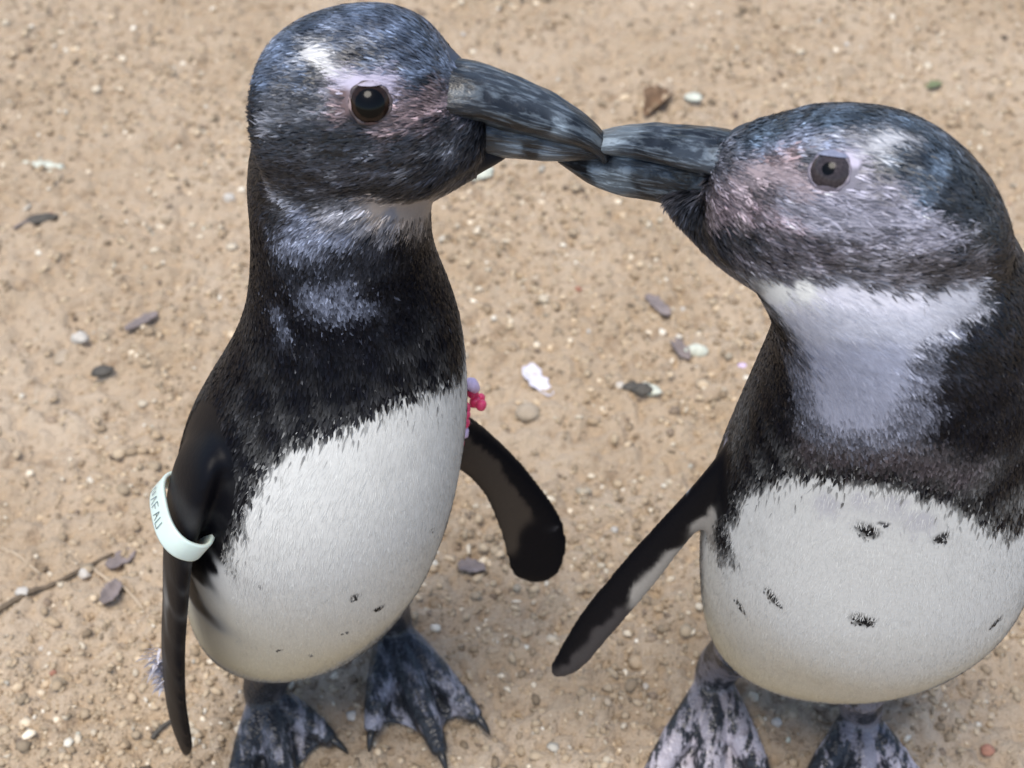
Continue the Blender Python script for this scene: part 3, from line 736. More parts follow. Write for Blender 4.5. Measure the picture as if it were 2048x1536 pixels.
 [0.0026, 0.032, 0.1781, 0.0032, 0.0034, 0.0054, 0.7],
 [0.0049, 0.0321, 0.1735, 0.0032, 0.0034, 0.0054, 0.7],
 [0.0072, 0.0322, 0.1688, 0.0032, 0.0034, 0.0054, 0.7],
 [0.0095, 0.0322, 0.1642, 0.0032, 0.0034, 0.0054, 0.7],
 [0.0118, 0.0322, 0.1594, 0.0032, 0.0034, 0.0054, 0.7],
 [0.0141, 0.0321, 0.1546, 0.0032, 0.0034, 0.0054, 0.7],
 [0.0098, 0.0253, 0.1258, 0.0032, 0.0034, 0.0054, 0.8],
 [0.018, 0.0277, 0.1272, 0.0032, 0.0034, 0.0054, 0.8],
 [0.0098, 0.0265, 0.1331, 0.0032, 0.0034, 0.0054, 0.8],
 [0.0167, 0.0258, 0.1186, 0.0032, 0.0034, 0.0054, 0.8],
 [-0.0236, 0.0226, 0.2147, 0.06, 0.048, 0.038, 0.7],
 [-0.02, 0.0251, 0.2072, 0.06, 0.048, 0.038, 0.7],
 [-0.0163, 0.0266, 0.2006, 0.06, 0.048, 0.038, 0.7],
 [-0.0139, 0.0273, 0.1955, 0.06, 0.048, 0.038, 0.7],
 [-0.0114, 0.0278, 0.1904, 0.06, 0.048, 0.038, 0.7],
 [-0.0088, 0.0283, 0.1855, 0.06, 0.048, 0.038, 0.7],
 [-0.0063, 0.0286, 0.1806, 0.06, 0.048, 0.038, 0.7],
 [-0.004, 0.0287, 0.1759, 0.06, 0.048, 0.038, 0.7],
 [-0.0017, 0.0289, 0.1712, 0.06, 0.048, 0.038, 0.7],
 [0.0006, 0.029, 0.1665, 0.06, 0.048, 0.038, 0.7],
 [0.0029, 0.029, 0.1618, 0.06, 0.048, 0.038, 0.7],
 [0.0056, 0.0288, 0.1548, 0.06, 0.048, 0.038, 0.7],
 [-0.024, 0.0239, 0.1979, 0.06, 0.048, 0.038, 0.7],
 [-0.0212, 0.0256, 0.1908, 0.06, 0.048, 0.038, 0.7],
 [-0.0183, 0.0264, 0.1845, 0.06, 0.048, 0.038, 0.7],
 [-0.0154, 0.0267, 0.1788, 0.06, 0.048, 0.038, 0.7],
 [-0.0133, 0.0272, 0.1728, 0.06, 0.048, 0.038, 0.7],
 [-0.0111, 0.0273, 0.1673, 0.06, 0.048, 0.038, 0.7],
 [-0.009, 0.0267, 0.1625, 0.06, 0.048, 0.038, 0.7],
 [-0.0077, 0.0267, 0.1555, 0.06, 0.048, 0.038, 0.7],
 [-0.0064, 0.0266, 0.1487, 0.06, 0.048, 0.038, 0.7],
 [-0.0051, 0.0264, 0.1419, 0.06, 0.048, 0.038, 0.7],
 [-0.004, 0.0259, 0.1368, 0.06, 0.048, 0.038, 0.7],
 [-0.0028, 0.0251, 0.1319, 0.06, 0.048, 0.038, 0.7],
 [0.0239, 0.0321, 0.1369, 0.1, 0.1, 0.11, 0.35],
]
T['A_spots'] = [
 [-0.0718, -0.0719, 0.216, 0.003, 0.9375, 0.3418, 0.065, 1, 0.01, 0.01, 0.0105],
 [-0.0635, -0.0614, 0.1921, 0.0025, 0.6751, 0.5826, -0.4525, 1.8, 0.01, 0.01, 0.0105],
 [-0.0803, -0.0646, 0.1771, 0.0013, 0.9519, 0.2911, 0.0956, 1, 0.03, 0.03, 0.0315],
 [-0.1135, -0.0633, 0.1604, 0.0013, 0.9932, -0.1126, -0.0287, 1, 0.05, 0.05, 0.0525],
 [-0.1144, -0.0745, 0.2263, 0.0012, 0.9517, -0.3067, -0.0112, 1, 0.08, 0.08, 0.084],
 [-0.0366, -0.0489, 0.2359, 0.0009, 0.5792, 0.7895, 0.203, 1, 0.08, 0.08, 0.084],
 [-0.0997, -0.0612, 0.1529, 0.0013, 0.9947, 0.0982, 0.0312, 1, 0.05, 0.05, 0.0525],
]
T['A_billseeds'] = [  # pale blue-grey samples: horn markings plus painted highlight along the culmen
 [-0.0208, -0.001, 0.4555, 0.012, 0.013, 0.016, 1],
 [-0.0212, 0.0106, 0.4475, 0.012, 0.013, 0.016, 1],
 [-0.0206, -0.0095, 0.4524, 0.012, 0.013, 0.016, 1],
 [-0.0214, 0.0082, 0.4398, 0.012, 0.013, 0.016, 1],
 [-0.0225, -0.015, 0.4483, 0.012, 0.013, 0.016, 1],
 [-0.0234, 0.0044, 0.4342, 0.012, 0.013, 0.016, 1],
 [-0.0178, -0.0067, 0.4538, 0.012, 0.013, 0.016, 1],
 [-0.0184, 0.0091, 0.4427, 0.012, 0.013, 0.016, 1],
 [-0.0168, -0.0123, 0.4498, 0.012, 0.013, 0.016, 1],
 [-0.0175, 0.0064, 0.4363, 0.012, 0.013, 0.016, 1],
 [-0.0179, -0.0004, 0.4551, 0.075, 0.09, 0.11, 1],
 [-0.0183, 0.0106, 0.4475, 0.075, 0.09, 0.11, 1],
 [-0.0084, -0.0038, 0.4529, 0.075, 0.09, 0.11, 1],
 [-0.0086, 0.0097, 0.4435, 0.075, 0.09, 0.11, 1],
 [0.0012, -0.0005, 0.4483, 0.075, 0.09, 0.11, 1],
 [0.0012, 0.0095, 0.4413, 0.075, 0.09, 0.11, 1],
 [0.0108, -0.0006, 0.4437, 0.075, 0.09, 0.11, 1],
 [0.011, 0.0081, 0.4375, 0.075, 0.09, 0.11, 1],
 [0.0206, -0.0017, 0.4386, 0.075, 0.09, 0.11, 1],
 [0.021, 0.0072, 0.4322, 0.075, 0.09, 0.11, 1],
 [-0.0197, -0.0126, 0.45, 0.012, 0.013, 0.016, 1],
 [-0.0204, 0.0062, 0.4365, 0.012, 0.013, 0.016, 1],
 [-0.0121, -0.0137, 0.4474, 0.012, 0.013, 0.016, 1],
 [-0.0126, 0.0051, 0.4337, 0.012, 0.013, 0.016, 1],
 [-0.0046, -0.0138, 0.4439, 0.012, 0.013, 0.016, 1],
 [-0.0047, 0.0047, 0.4304, 0.012, 0.013, 0.016, 1],
 [0.0245, -0.0063, 0.4337, 0.012, 0.013, 0.016, 1],
 [0.0251, 0.006, 0.4246, 0.012, 0.013, 0.016, 1],
 [0.0305, -0.0054, 0.4294, 0.012, 0.013, 0.016, 1],
 [0.0311, 0.005, 0.4216, 0.012, 0.013, 0.016, 1],
 [0.0326, -0.0075, 0.425, 0.012, 0.013, 0.016, 1],
 [0.0333, 0.0034, 0.4166, 0.012, 0.013, 0.016, 1],
 [0.005, -0.0124, 0.4406, 0.012, 0.013, 0.016, 1],
 [0.0052, 0.0048, 0.4279, 0.012, 0.013, 0.016, 1],
 [-0.0046, -0.0091, 0.4475, 0.012, 0.013, 0.016, 1],
 [-0.0047, 0.0077, 0.4354, 0.012, 0.013, 0.016, 1],
 [0.0146, -0.0116, 0.4364, 0.012, 0.013, 0.016, 1],
 [0.0151, 0.0042, 0.4247, 0.012, 0.013, 0.016, 1],
 [0.0071, -0.0057, 0.4212, 0.012, 0.013, 0.016, 1],
 [0.0073, 0.0072, 0.4112, 0.012, 0.013, 0.016, 1],
 [0.0156, -0.0118, 0.4349, 0.28, 0.335, 0.38, 0.7],
 [0.0161, 0.0037, 0.4234, 0.28, 0.335, 0.38, 0.7],
 [0.0176, -0.0087, 0.4367, 0.28, 0.335, 0.38, 0.7],
 [0.0181, 0.0059, 0.4259, 0.28, 0.335, 0.38, 0.7],
 [0.0032, -0.0064, 0.4216, 0.28, 0.335, 0.38, 0.7],
 [0.0032, 0.0067, 0.4116, 0.28, 0.335, 0.38, 0.7],
 [0.0131, -0.0054, 0.4184, 0.28, 0.335, 0.38, 0.7],
 [0.0133, 0.005, 0.4104, 0.28, 0.335, 0.38, 0.7],
]
T['A_eye'] = [
 [-0.0526, -0.0237, 0.4566, 0.0789, -0.8225, 0.5632, -0.0652, -0.0244, 0.4558],
 [-0.0473, 0.0253, 0.4245, 0.2525, 0.8533, -0.4561],
]
T['B_seeds'] = [
 [0.1186, -0.052, 0.4715, 0.036, 0.049, 0.066, 1],  # blue of this crown is part slate feather, part painted sky sheen
 [0.1042, -0.0471, 0.4662, 0.036, 0.049, 0.066, 1],
 [0.0948, -0.0433, 0.4594, 0.036, 0.049, 0.066, 1],
 [0.0882, -0.0421, 0.4547, 0.036, 0.049, 0.066, 1],
 [0.134, -0.0545, 0.4716, 0.036, 0.049, 0.066, 1],
 [0.1431, -0.0644, 0.4693, 0.036, 0.049, 0.066, 1],
 [0.1334, -0.0695, 0.47, 0.036, 0.049, 0.066, 1],
 [0.1463, -0.028, 0.4382, 0.036, 0.049, 0.066, 1],
 [0.1417, -0.0754, 0.466, 0.036, 0.049, 0.066, 1],
 [0.159, -0.0234, 0.4251, 0.036, 0.049, 0.066, 1],
 [0.1279, -0.0731, 0.4685, 0.036, 0.049, 0.066, 1],
 [0.1433, -0.0217, 0.4286, 0.036, 0.049, 0.066, 1],
 [0.1361, -0.0817, 0.4624, 0.036, 0.049, 0.066, 1],
 [0.1582, -0.0139, 0.4076, 0.036, 0.049, 0.066, 1],
 [0.1086, -0.0508, 0.4689, 0.036, 0.049, 0.066, 1],
 [0.1513, -0.0725, 0.4637, 0.01, 0.012, 0.014, 1],
 [0.1652, -0.0332, 0.4328, 0.01, 0.012, 0.014, 1],
 [0.1586, -0.0788, 0.4556, 0.01, 0.012, 0.014, 1],
 [0.1776, -0.0285, 0.4144, 0.01, 0.012, 0.014, 1],
 [0.1633, -0.0845, 0.4445, 0.01, 0.012, 0.014, 1],
 [0.1886, -0.0202, 0.3896, 0.01, 0.012, 0.014, 1],
 [0.147, -0.0837, 0.4574, 0.01, 0.012, 0.014, 1],
 [0.171, -0.0156, 0.4014, 0.01, 0.012, 0.014, 1],
 [0.1547, -0.0839, 0.4531, 0.01, 0.012, 0.014, 1],
 [0.1789, -0.0187, 0.3988, 0.01, 0.012, 0.014, 1],
 [0.0954, -0.0522, 0.4601, 0.13, 0.145, 0.19, 0.7],
 [0.1017, -0.0543, 0.465, 0.13, 0.145, 0.19, 0.7],
 [0.0894, -0.048, 0.4547, 0.13, 0.145, 0.19, 0.7],
 [0.1074, -0.0609, 0.4678, 0.13, 0.145, 0.19, 0.7],
 [0.1164, -0.0242, 0.44, 0.13, 0.145, 0.19, 0.7],
 [0.121, -0.0661, 0.4705, 0.6, 0.6, 0.62, 0.75],
 [0.1322, -0.026, 0.44, 0.6, 0.6, 0.62, 0.75],
 [0.1244, -0.0653, 0.4711, 0.6, 0.6, 0.62, 0.75],
 [0.1357, -0.026, 0.4414, 0.6, 0.6, 0.62, 0.75],
 [0.128, -0.0644, 0.4715, 0.6, 0.6, 0.62, 0.75],
 [0.1391, -0.0266, 0.443, 0.6, 0.6, 0.62, 0.75],
 [0.1322, -0.0629, 0.4717, 0.6, 0.6, 0.62, 0.75],
 [0.117, -0.0638, 0.4704, 0.2, 0.2, 0.22, 0.55],
 [0.1272, -0.0257, 0.4416, 0.2, 0.2, 0.22, 0.55],
 [0.1108, -0.0598, 0.4695, 0.2, 0.2, 0.22, 0.55],
 [0.1052, -0.0585, 0.467, 0.2, 0.2, 0.22, 0.55],
 [0.1148, -0.0697, 0.4676, 0.5, 0.46, 0.56, 0.35],
 [0.1264, -0.0264, 0.4341, 0.5, 0.46, 0.56, 0.35],
 [0.1183, -0.0727, 0.4671, 0.5, 0.46, 0.56, 0.35],
 [0.1328, -0.0203, 0.4263, 0.5, 0.46, 0.56, 0.35],
 [0.1117, -0.0678, 0.4675, 0.5, 0.46, 0.56, 0.35],
 [0.1226, -0.0257, 0.435, 0.5, 0.46, 0.56, 0.35],
 [0.1069, -0.0667, 0.4657, 0.075, 0.078, 0.088, 0.6],
 [0.1171, -0.0252, 0.4337, 0.075, 0.078, 0.088, 0.6],
 [0.1008, -0.0637, 0.4623, 0.075, 0.078, 0.088, 0.6],
 [0.1097, -0.0251, 0.4325, 0.075, 0.078, 0.088, 0.6],
 [0.1228, -0.0742, 0.4672, 0.075, 0.078, 0.088, 0.6],
 [0.1389, -0.0185, 0.4237, 0.075, 0.078, 0.088, 0.6],
 [0.1036, -0.0684, 0.4627, 0.075, 0.078, 0.088, 0.6],
 [0.1138, -0.0258, 0.4294, 0.075, 0.078, 0.088, 0.6],
 [0.0904, -0.0567, 0.4535, 0.36, 0.29, 0.3, 0.8],
 [0.0872, -0.057, 0.4492, 0.36, 0.29, 0.3, 0.8],
 [0.0939, -0.0631, 0.4552, 0.36, 0.29, 0.3, 0.8],
 [0.1015, -0.0274, 0.4271, 0.36, 0.29, 0.3, 0.8],
 [0.0975, -0.0686, 0.4563, 0.36, 0.29, 0.3, 0.8],
 [0.107, -0.0262, 0.4225, 0.36, 0.29, 0.3, 0.8],
 [0.1004, -0.0736, 0.4558, 0.36, 0.29, 0.3, 0.8],
 [0.113, -0.0202, 0.4127, 0.36, 0.29, 0.3, 0.8],
 [0.0964, -0.0599, 0.4593, 0.15, 0.105, 0.105, 0.6],
 [0.0921, -0.0548, 0.4561, 0.15, 0.105, 0.105, 0.6],
 [0.1035, -0.0771, 0.4553, 0.2, 0.19, 0.225, 0.8],
 [0.1184, -0.0163, 0.4057, 0.2, 0.19, 0.225, 0.8],
 [0.1098, -0.08, 0.457, 0.2, 0.19, 0.225, 0.8],
 [0.1274, -0.0125, 0.4019, 0.2, 0.19, 0.225, 0.8],
 [0.1177, -0.0808, 0.4605, 0.2, 0.19, 0.225, 0.8],
 [0.1373, -0.011, 0.404, 0.2, 0.19, 0.225, 0.8],
 [0.1226, -0.0792, 0.4636, 0.2, 0.19, 0.225, 0.8],
 [0.1419, -0.013, 0.4107, 0.2, 0.19, 0.225, 0.8],
 [0.1259, -0.0839, 0.4597, 0.2, 0.19, 0.225, 0.8],
 [0.1486, -0.009, 0.3985, 0.2, 0.19, 0.225, 0.8],
 [0.1084, -0.0821, 0.4527, 0.26, 0.25, 0.29, 1],
 [0.1265, -0.0121, 0.3946, 0.26, 0.25, 0.29, 1],
 [0.1196, -0.0858, 0.4547, 0.26, 0.25, 0.29, 1],
 [0.1424, -0.007, 0.389, 0.26, 0.25, 0.29, 1],
 [0.1312, -0.0872, 0.4559, 0.26, 0.25, 0.29, 1],
 [0.157, -0.0059, 0.3881, 0.26, 0.25, 0.29, 1],
 [0.1419, -0.0883, 0.4524, 0.26, 0.25, 0.29, 1],
 [0.1702, -0.0063, 0.3831, 0.26, 0.25, 0.29, 1],
 [0.1006, -0.0785, 0.4497, 0.26, 0.25, 0.29, 1],
 [0.1151, -0.0176, 0.3991, 0.26, 0.25, 0.29, 1],
 [0.1167, -0.0874, 0.4493, 0.26, 0.25, 0.29, 1],
 [0.1399, -0.0058, 0.38, 0.26, 0.25, 0.29, 1],
 [0.0944, -0.0715, 0.4496, 0.26, 0.25, 0.29, 1],
 [0.105, -0.0237, 0.4105, 0.26, 0.25, 0.29, 1],
 [0.1514, -0.0883, 0.4478, 0.26, 0.25, 0.29, 1],
 [0.1806, -0.0089, 0.3799, 0.26, 0.25, 0.29, 1],
 [0.1267, -0.09, 0.4492, 0.12, 0.115, 0.135, 0.8],
 [0.1541, -0.0013, 0.3734, 0.12, 0.115, 0.135, 0.8],
 [0.1372, -0.0908, 0.4477, 0.12, 0.115, 0.135, 0.8],
 [0.1674, -0.0006, 0.3701, 0.12, 0.115, 0.135, 0.8],
 [0.1107, -0.0867, 0.4442, 0.12, 0.115, 0.135, 0.8],
 [0.1316, -0.0088, 0.3771, 0.12, 0.115, 0.135, 0.8],
 [0.0778, -0.0578, 0.4349, 0.13, 0.1, 0.11, 0.6],
 [0.0853, -0.0151, 0.3996, 0.13, 0.1, 0.11, 0.6],
 [0.0856, -0.0648, 0.4407, 0.13, 0.1, 0.11, 0.6],
 [0.0945, -0.0192, 0.4031, 0.13, 0.1, 0.11, 0.6],
 [0.0915, -0.0724, 0.4435, 0.13, 0.1, 0.11, 0.6],
 [0.1022, -0.0225, 0.4019, 0.13, 0.1, 0.11, 0.6],
 [0.0977, -0.0784, 0.4451, 0.13, 0.1, 0.11, 0.6],
 [0.1111, -0.0207, 0.3965, 0.13, 0.1, 0.11, 0.6],
 [0.0734, -0.0535, 0.4277, 0.22, 0.18, 0.19, 0.5],
 [0.0798, -0.0143, 0.3951, 0.22, 0.18, 0.19, 0.5],
 [0.0826, -0.0637, 0.4358, 0.22, 0.18, 0.19, 0.5],
 [0.0913, -0.0179, 0.3975, 0.22, 0.18, 0.19, 0.5],
 [0.0864, -0.0591, 0.4468, 0.03, 0.025, 0.028, 0.45],
 [0.0889, -0.063, 0.4484, 0.03, 0.025, 0.028, 0.45],
 [0.0915, -0.0666, 0.4497, 0.03, 0.025, 0.028, 0.45],
 [0.0997, -0.0276, 0.4182, 0.03, 0.025, 0.028, 0.45],
 [0.0933, -0.0693, 0.4502, 0.03, 0.025, 0.028, 0.45],
 [0.1028, -0.0255, 0.4147, 0.03, 0.025, 0.028, 0.45],
 [0.0952, -0.0718, 0.4505, 0.03, 0.025, 0.028, 0.45],
 [0.1059, -0.0235, 0.4111, 0.03, 0.025, 0.028, 0.45],
 [0.0971, -0.0741, 0.4507, 0.03, 0.025, 0.028, 0.45],
 [0.1091, -0.0213, 0.4075, 0.03, 0.025, 0.028, 0.45],
 [0.0695, -0.0424, 0.4186, 0.013, 0.0145, 0.019, 0.8],
 [0.0726, -0.0494, 0.4195, 0.013, 0.0145, 0.019, 0.8],
 [0.0767, -0.061, 0.4245, 0.013, 0.0145, 0.019, 0.8],
 [0.0835, -0.0218, 0.3909, 0.013, 0.0145, 0.019, 0.8],
 [0.0845, -0.0697, 0.4295, 0.013, 0.0145, 0.019, 0.8],
 [0.0934, -0.024, 0.3902, 0.013, 0.0145, 0.019, 0.8],
 [0.0936, -0.0785, 0.4348, 0.06, 0.055, 0.065, 0.8],
 [0.105, -0.0273, 0.3904, 0.06, 0.055, 0.065, 0.8],
 [0.1014, -0.0831, 0.4388, 0.06, 0.055, 0.065, 0.8],
 [0.117, -0.0191, 0.3833, 0.06, 0.055, 0.065, 0.8],
 [0.1049, -0.0851, 0.437, 0.06, 0.055, 0.065, 0.8],
 [0.1228, -0.0144, 0.3751, 0.06, 0.055, 0.065, 0.8],
 [0.0832, -0.0692, 0.4243, 0.05, 0.045, 0.052, 0.8],
 [0.0912, -0.0281, 0.3884, 0.05, 0.045, 0.052, 0.8],
 [0.091, -0.0776, 0.4281, 0.05, 0.045, 0.052, 0.8],
 [0.1009, -0.0314, 0.3874, 0.05, 0.045, 0.052, 0.8],
 [0.0975, -0.0817, 0.4293, 0.05, 0.045, 0.052, 0.8],
 [0.1102, -0.0274, 0.3812, 0.05, 0.045, 0.052, 0.8],
 [0.1082, -0.0866, 0.4372, 0.05, 0.045, 0.052, 0.8],
 [0.1284, -0.0095, 0.3695, 0.05, 0.045, 0.052, 0.8],
 [0.1175, -0.0897, 0.4422, 0.05, 0.045, 0.052, 0.8],
 [0.1429, -0.0012, 0.365, 0.05, 0.045, 0.052, 0.8],
 [0.0899, -0.0769, 0.4227, 0.13, 0.125, 0.14, 0.8],
 [0.0985, -0.0362, 0.3863, 0.13, 0.125, 0.14, 0.8],
 [0.0966, -0.0813, 0.423, 0.13, 0.125, 0.14, 0.8],
 [0.1079, -0.032, 0.3786, 0.13, 0.125, 0.14, 0.8],
 [0.106, -0.0859, 0.4283, 0.13, 0.125, 0.14, 0.8],
 [0.1256, -0.0094, 0.3597, 0.13, 0.125, 0.14, 0.8],
 [0.1184, -0.0904, 0.4358, 0.13, 0.125, 0.14, 0.8],
 [0.1456, 0.0036, 0.3523, 0.13, 0.125, 0.14, 0.8],
 [0.128, -0.0921, 0.4397, 0.13, 0.125, 0.14, 0.8],
 [0.1587, 0.0058, 0.3532, 0.13, 0.125, 0.14, 0.8],
 [0.1258, -0.0917, 0.4323, 0.13, 0.125, 0.14, 0.8],
 [0.1571, 0.0101, 0.3407, 0.13, 0.125, 0.14, 0.8],
 [0.1352, -0.0925, 0.4377, 0.06, 0.055, 0.06, 0.8],
 [0.1683, 0.0071, 0.3491, 0.06, 0.055, 0.06, 0.8],
 [0.1441, -0.092, 0.4373, 0.06, 0.055, 0.06, 0.8],
 [0.1781, 0.0043, 0.3516, 0.06, 0.055, 0.06, 0.8],
 [0.1491, -0.0916, 0.4299, 0.06, 0.055, 0.06, 0.8],
 [0.1849, 0.0064, 0.341, 0.011, 0.011, 0.013, 0.8],
 [0.1346, -0.0924, 0.4318, 0.06, 0.055, 0.06, 0.8],
 [0.1687, 0.0112, 0.3382, 0.06, 0.055, 0.06, 0.8],
 [0.1597, -0.0891, 0.4324, 0.06, 0.055, 0.06, 0.8],
 [0.1926, -0.0044, 0.3566, 0.06, 0.055, 0.06, 0.8],
 [0.1507, -0.0906, 0.4407, 0.013, 0.0145, 0.019, 0.8],
 [0.1831, -0.0024, 0.3633, 0.013, 0.0145, 0.019, 0.8],
 [0.152, -0.0866, 0.4509, 0.013, 0.0145, 0.019, 0.8],
 [0.1792, -0.0127, 0.3885, 0.013, 0.0145, 0.019, 0.8],
 [0.1548, -0.0888, 0.4437, 0.013, 0.0145, 0.019, 0.8],
 [0.185, -0.0084, 0.374, 0.013, 0.0145, 0.019, 0.8],
 [0.161, -0.0874, 0.4402, 0.2, 0.2, 0.22, 0.4],
 [0.1903, -0.0122, 0.3746, 0.2, 0.2, 0.22, 0.4],
 [0.1581, -0.086, 0.447, 0.2, 0.2, 0.22, 0.4],
 [0.185, -0.0155, 0.3869, 0.2, 0.2, 0.22, 0.4],
 [0.0975, -0.0825, 0.4143, 0.66, 0.655, 0.62, 0.8],
 [0.1096, -0.0308, 0.3665, 0.011, 0.011, 0.013, 1],
 [0.1034, -0.0866, 0.4205, 0.66, 0.655, 0.62, 0.8],
 [0.1229, -0.0088, 0.3491, 0.011, 0.011, 0.013, 1],
 [0.0948, -0.0799, 0.4168, 0.66, 0.655, 0.62, 0.8],
 [0.1037, -0.0403, 0.3807, 0.011, 0.011, 0.013, 1],
 [0.1115, -0.0901, 0.4237, 0.56, 0.55, 0.6, 0.9],
 [0.1375, 0.0058, 0.3357, 0.011, 0.011, 0.013, 1],
 [0.1199, -0.093, 0.424, 0.56, 0.55, 0.6, 0.9],
 [0.1516, 0.0147, 0.3245, 0.011, 0.011, 0.013, 1],
 [0.1302, -0.0953, 0.4237, 0.56, 0.55, 0.6, 0.9],
 [0.1669, 0.0187, 0.3177, 0.011, 0.011, 0.013, 1],
 [0.1408, -0.096, 0.4231, 0.56, 0.55, 0.6, 0.9],
 [0.1802, 0.0171, 0.3176, 0.011, 0.011, 0.013, 1],
 [0.1009, -0.0859, 0.4125, 0.56, 0.55, 0.6, 0.9],
 [0.1195, -0.0096, 0.3411, 0.011, 0.011, 0.013, 1],
 [0.1481, -0.096, 0.4219, 0.42, 0.42, 0.46, 0.8],
 [0.1884, 0.014, 0.3189, 0.011, 0.011, 0.013, 1],
 [0.1556, -0.0948, 0.4208, 0.42, 0.42, 0.46, 0.8],
 [0.1954, 0.0087, 0.3239, 0.011, 0.011, 0.013, 1],
 [0.1521, -0.0985, 0.417, 0.42, 0.42, 0.46, 0.8],
 [0.1952, 0.0152, 0.3085, 0.011, 0.011, 0.013, 1],
 [0.1614, -0.0924, 0.421, 0.42, 0.42, 0.46, 0.8],
 [0.199, 0.0026, 0.3327, 0.011, 0.011, 0.013, 1],
 [0.1051, -0.0891, 0.4054, 0.46, 0.465, 0.52, 1],
 [0.1306, 0.0107, 0.3097, 0.011, 0.011, 0.013, 1],
 [0.1124, -0.0942, 0.4128, 0.46, 0.465, 0.52, 1],
 [0.1438, 0.0189, 0.305, 0.011, 0.011, 0.013, 1],
 [0.1239, -0.0978, 0.4163, 0.46, 0.465, 0.52, 1],
 [0.1617, 0.0249, 0.2993, 0.011, 0.011, 0.013, 1],
 [0.136, -0.1001, 0.4161, 0.46, 0.465, 0.52, 1],
 [0.1787, 0.0255, 0.2955, 0.011, 0.011, 0.013, 1],
 [0.145, -0.1009, 0.4144, 0.46, 0.465, 0.52, 1],
 [0.19, 0.0226, 0.295, 0.011, 0.011, 0.013, 1],
 [0.1118, -0.0924, 0.3933, 0.38, 0.395, 0.48, 1],
 [0.1456, 0.0308, 0.2704, 0.011, 0.011, 0.013, 1],
 [0.1224, -0.1002, 0.4011, 0.38, 0.395, 0.48, 1],
 [0.164, 0.036, 0.2653, 0.011, 0.011, 0.013, 1],
 [0.1339, -0.1035, 0.4044, 0.38, 0.395, 0.48, 1],
 [0.1806, 0.0349, 0.2663, 0.011, 0.011, 0.013, 1],
 [0.1216, -0.0984, 0.3836, 0.38, 0.395, 0.48, 1],
 [0.1641, 0.0417, 0.2383, 0.011, 0.011, 0.013, 1],
 [0.1313, -0.104, 0.3868, 0.38, 0.395, 0.48, 1],
 [0.1798, 0.0422, 0.2342, 0.011, 0.011, 0.013, 1],
 [0.116, -0.0923, 0.3772, 0.38, 0.395, 0.48, 1],
 [0.1535, 0.0398, 0.2403, 0.011, 0.011, 0.013, 1],
 [0.1393, -0.1062, 0.3917, 0.38, 0.395, 0.48, 1],
 [0.1907, 0.0391, 0.241, 0.011, 0.011, 0.013, 1],
 [0.1335, -0.1042, 0.3735, 0.38, 0.395, 0.48, 1],
 [0.1833, 0.0436, 0.2143, 0.011, 0.011, 0.013, 1],
 [0.1243, -0.0979, 0.3667, 0.38, 0.395, 0.48, 1],
 [0.1681, 0.0439, 0.2139, 0.011, 0.011, 0.013, 1],
 [0.1063, -0.0836, 0.3872, 0.1, 0.105, 0.13, 0.8],
 [0.1331, 0.0212, 0.2833, 0.011, 0.011, 0.013, 1],
 [0.111, -0.0827, 0.3673, 0.1, 0.105, 0.13, 0.8],
 [0.1425, 0.0359, 0.2444, 0.011, 0.011, 0.013, 1],
 [0.147, -0.1059, 0.3992, 0.1, 0.105, 0.13, 0.8],
 [0.1984, 0.0319, 0.259, 0.011, 0.011, 0.013, 1],
 [0.1493, -0.103, 0.4089, 0.1, 0.105, 0.13, 0.8],
 [0.197, 0.0239, 0.2839, 0.011, 0.011, 0.013, 1],
 [0.1197, -0.0919, 0.3516, 0.1, 0.105, 0.13, 0.8],
 [0.1591, 0.0427, 0.2038, 0.011, 0.011, 0.013, 1],
 [0.1323, -0.1025, 0.3591, 0.1, 0.105, 0.13, 0.8],
 [0.1809, 0.0433, 0.1973, 0.011, 0.011, 0.013, 1],
 [0.1426, -0.1074, 0.3715, 0.1, 0.105, 0.13, 0.8],
 [0.1966, 0.041, 0.2095, 0.011, 0.011, 0.013, 1],
 [0.1562, -0.0997, 0.4132, 0.1, 0.105, 0.13, 0.8],
 [0.2007, 0.0144, 0.3029, 0.011, 0.011, 0.013, 1],
 [0.1474, -0.1079, 0.3855, 0.1, 0.105, 0.13, 0.8],
 [0.2018, 0.0369, 0.2325, 0.011, 0.011, 0.013, 1],
 [0.1012, -0.0778, 0.392, 0.0032, 0.0034, 0.0054, 1],
 [0.1195, -0.0015, 0.3183, 0.011, 0.011, 0.013, 1],
 [0.1053, -0.0676, 0.3658, 0.0032, 0.0034, 0.0054, 1],
 [0.126, 0.0177, 0.2801, 0.011, 0.011, 0.013, 1],
 [0.1079, -0.0733, 0.3547, 0.0032, 0.0034, 0.0054, 1],
 [0.1347, 0.0324, 0.2444, 0.011, 0.011, 0.013, 1],
 [0.105, -0.0637, 0.3389, 0.0032, 0.0034, 0.0054, 1],
 [0.1272, 0.0287, 0.2411, 0.011, 0.011, 0.013, 1],
 [0.1096, -0.0768, 0.338, 0.0032, 0.0034, 0.0054, 1],
 [0.1392, 0.0374, 0.2134, 0.011, 0.011, 0.013, 1],
 [0.1033, -0.0623, 0.3192, 0.0032, 0.0034, 0.0054, 1],
 [0.1251, 0.03, 0.2178, 0.011, 0.011, 0.013, 1],
 [0.1014, -0.0615, 0.2993, 0.0032, 0.0034, 0.0054, 1],
 [0.1221, 0.0278, 0.1974, 0.011, 0.011, 0.013, 1],
 [0.1081, -0.0755, 0.3184, 0.0032, 0.0034, 0.0054, 1],
 [0.1364, 0.0354, 0.1926, 0.011, 0.011, 0.013, 1],
 [0.0993, -0.0583, 0.2824, 0.0032, 0.0034, 0.0054, 1],
 [0.1177, 0.0236, 0.1865, 0.011, 0.011, 0.013, 1],
 [0.1554, -0.1069, 0.3924, 0.0032, 0.0034, 0.0054, 1],
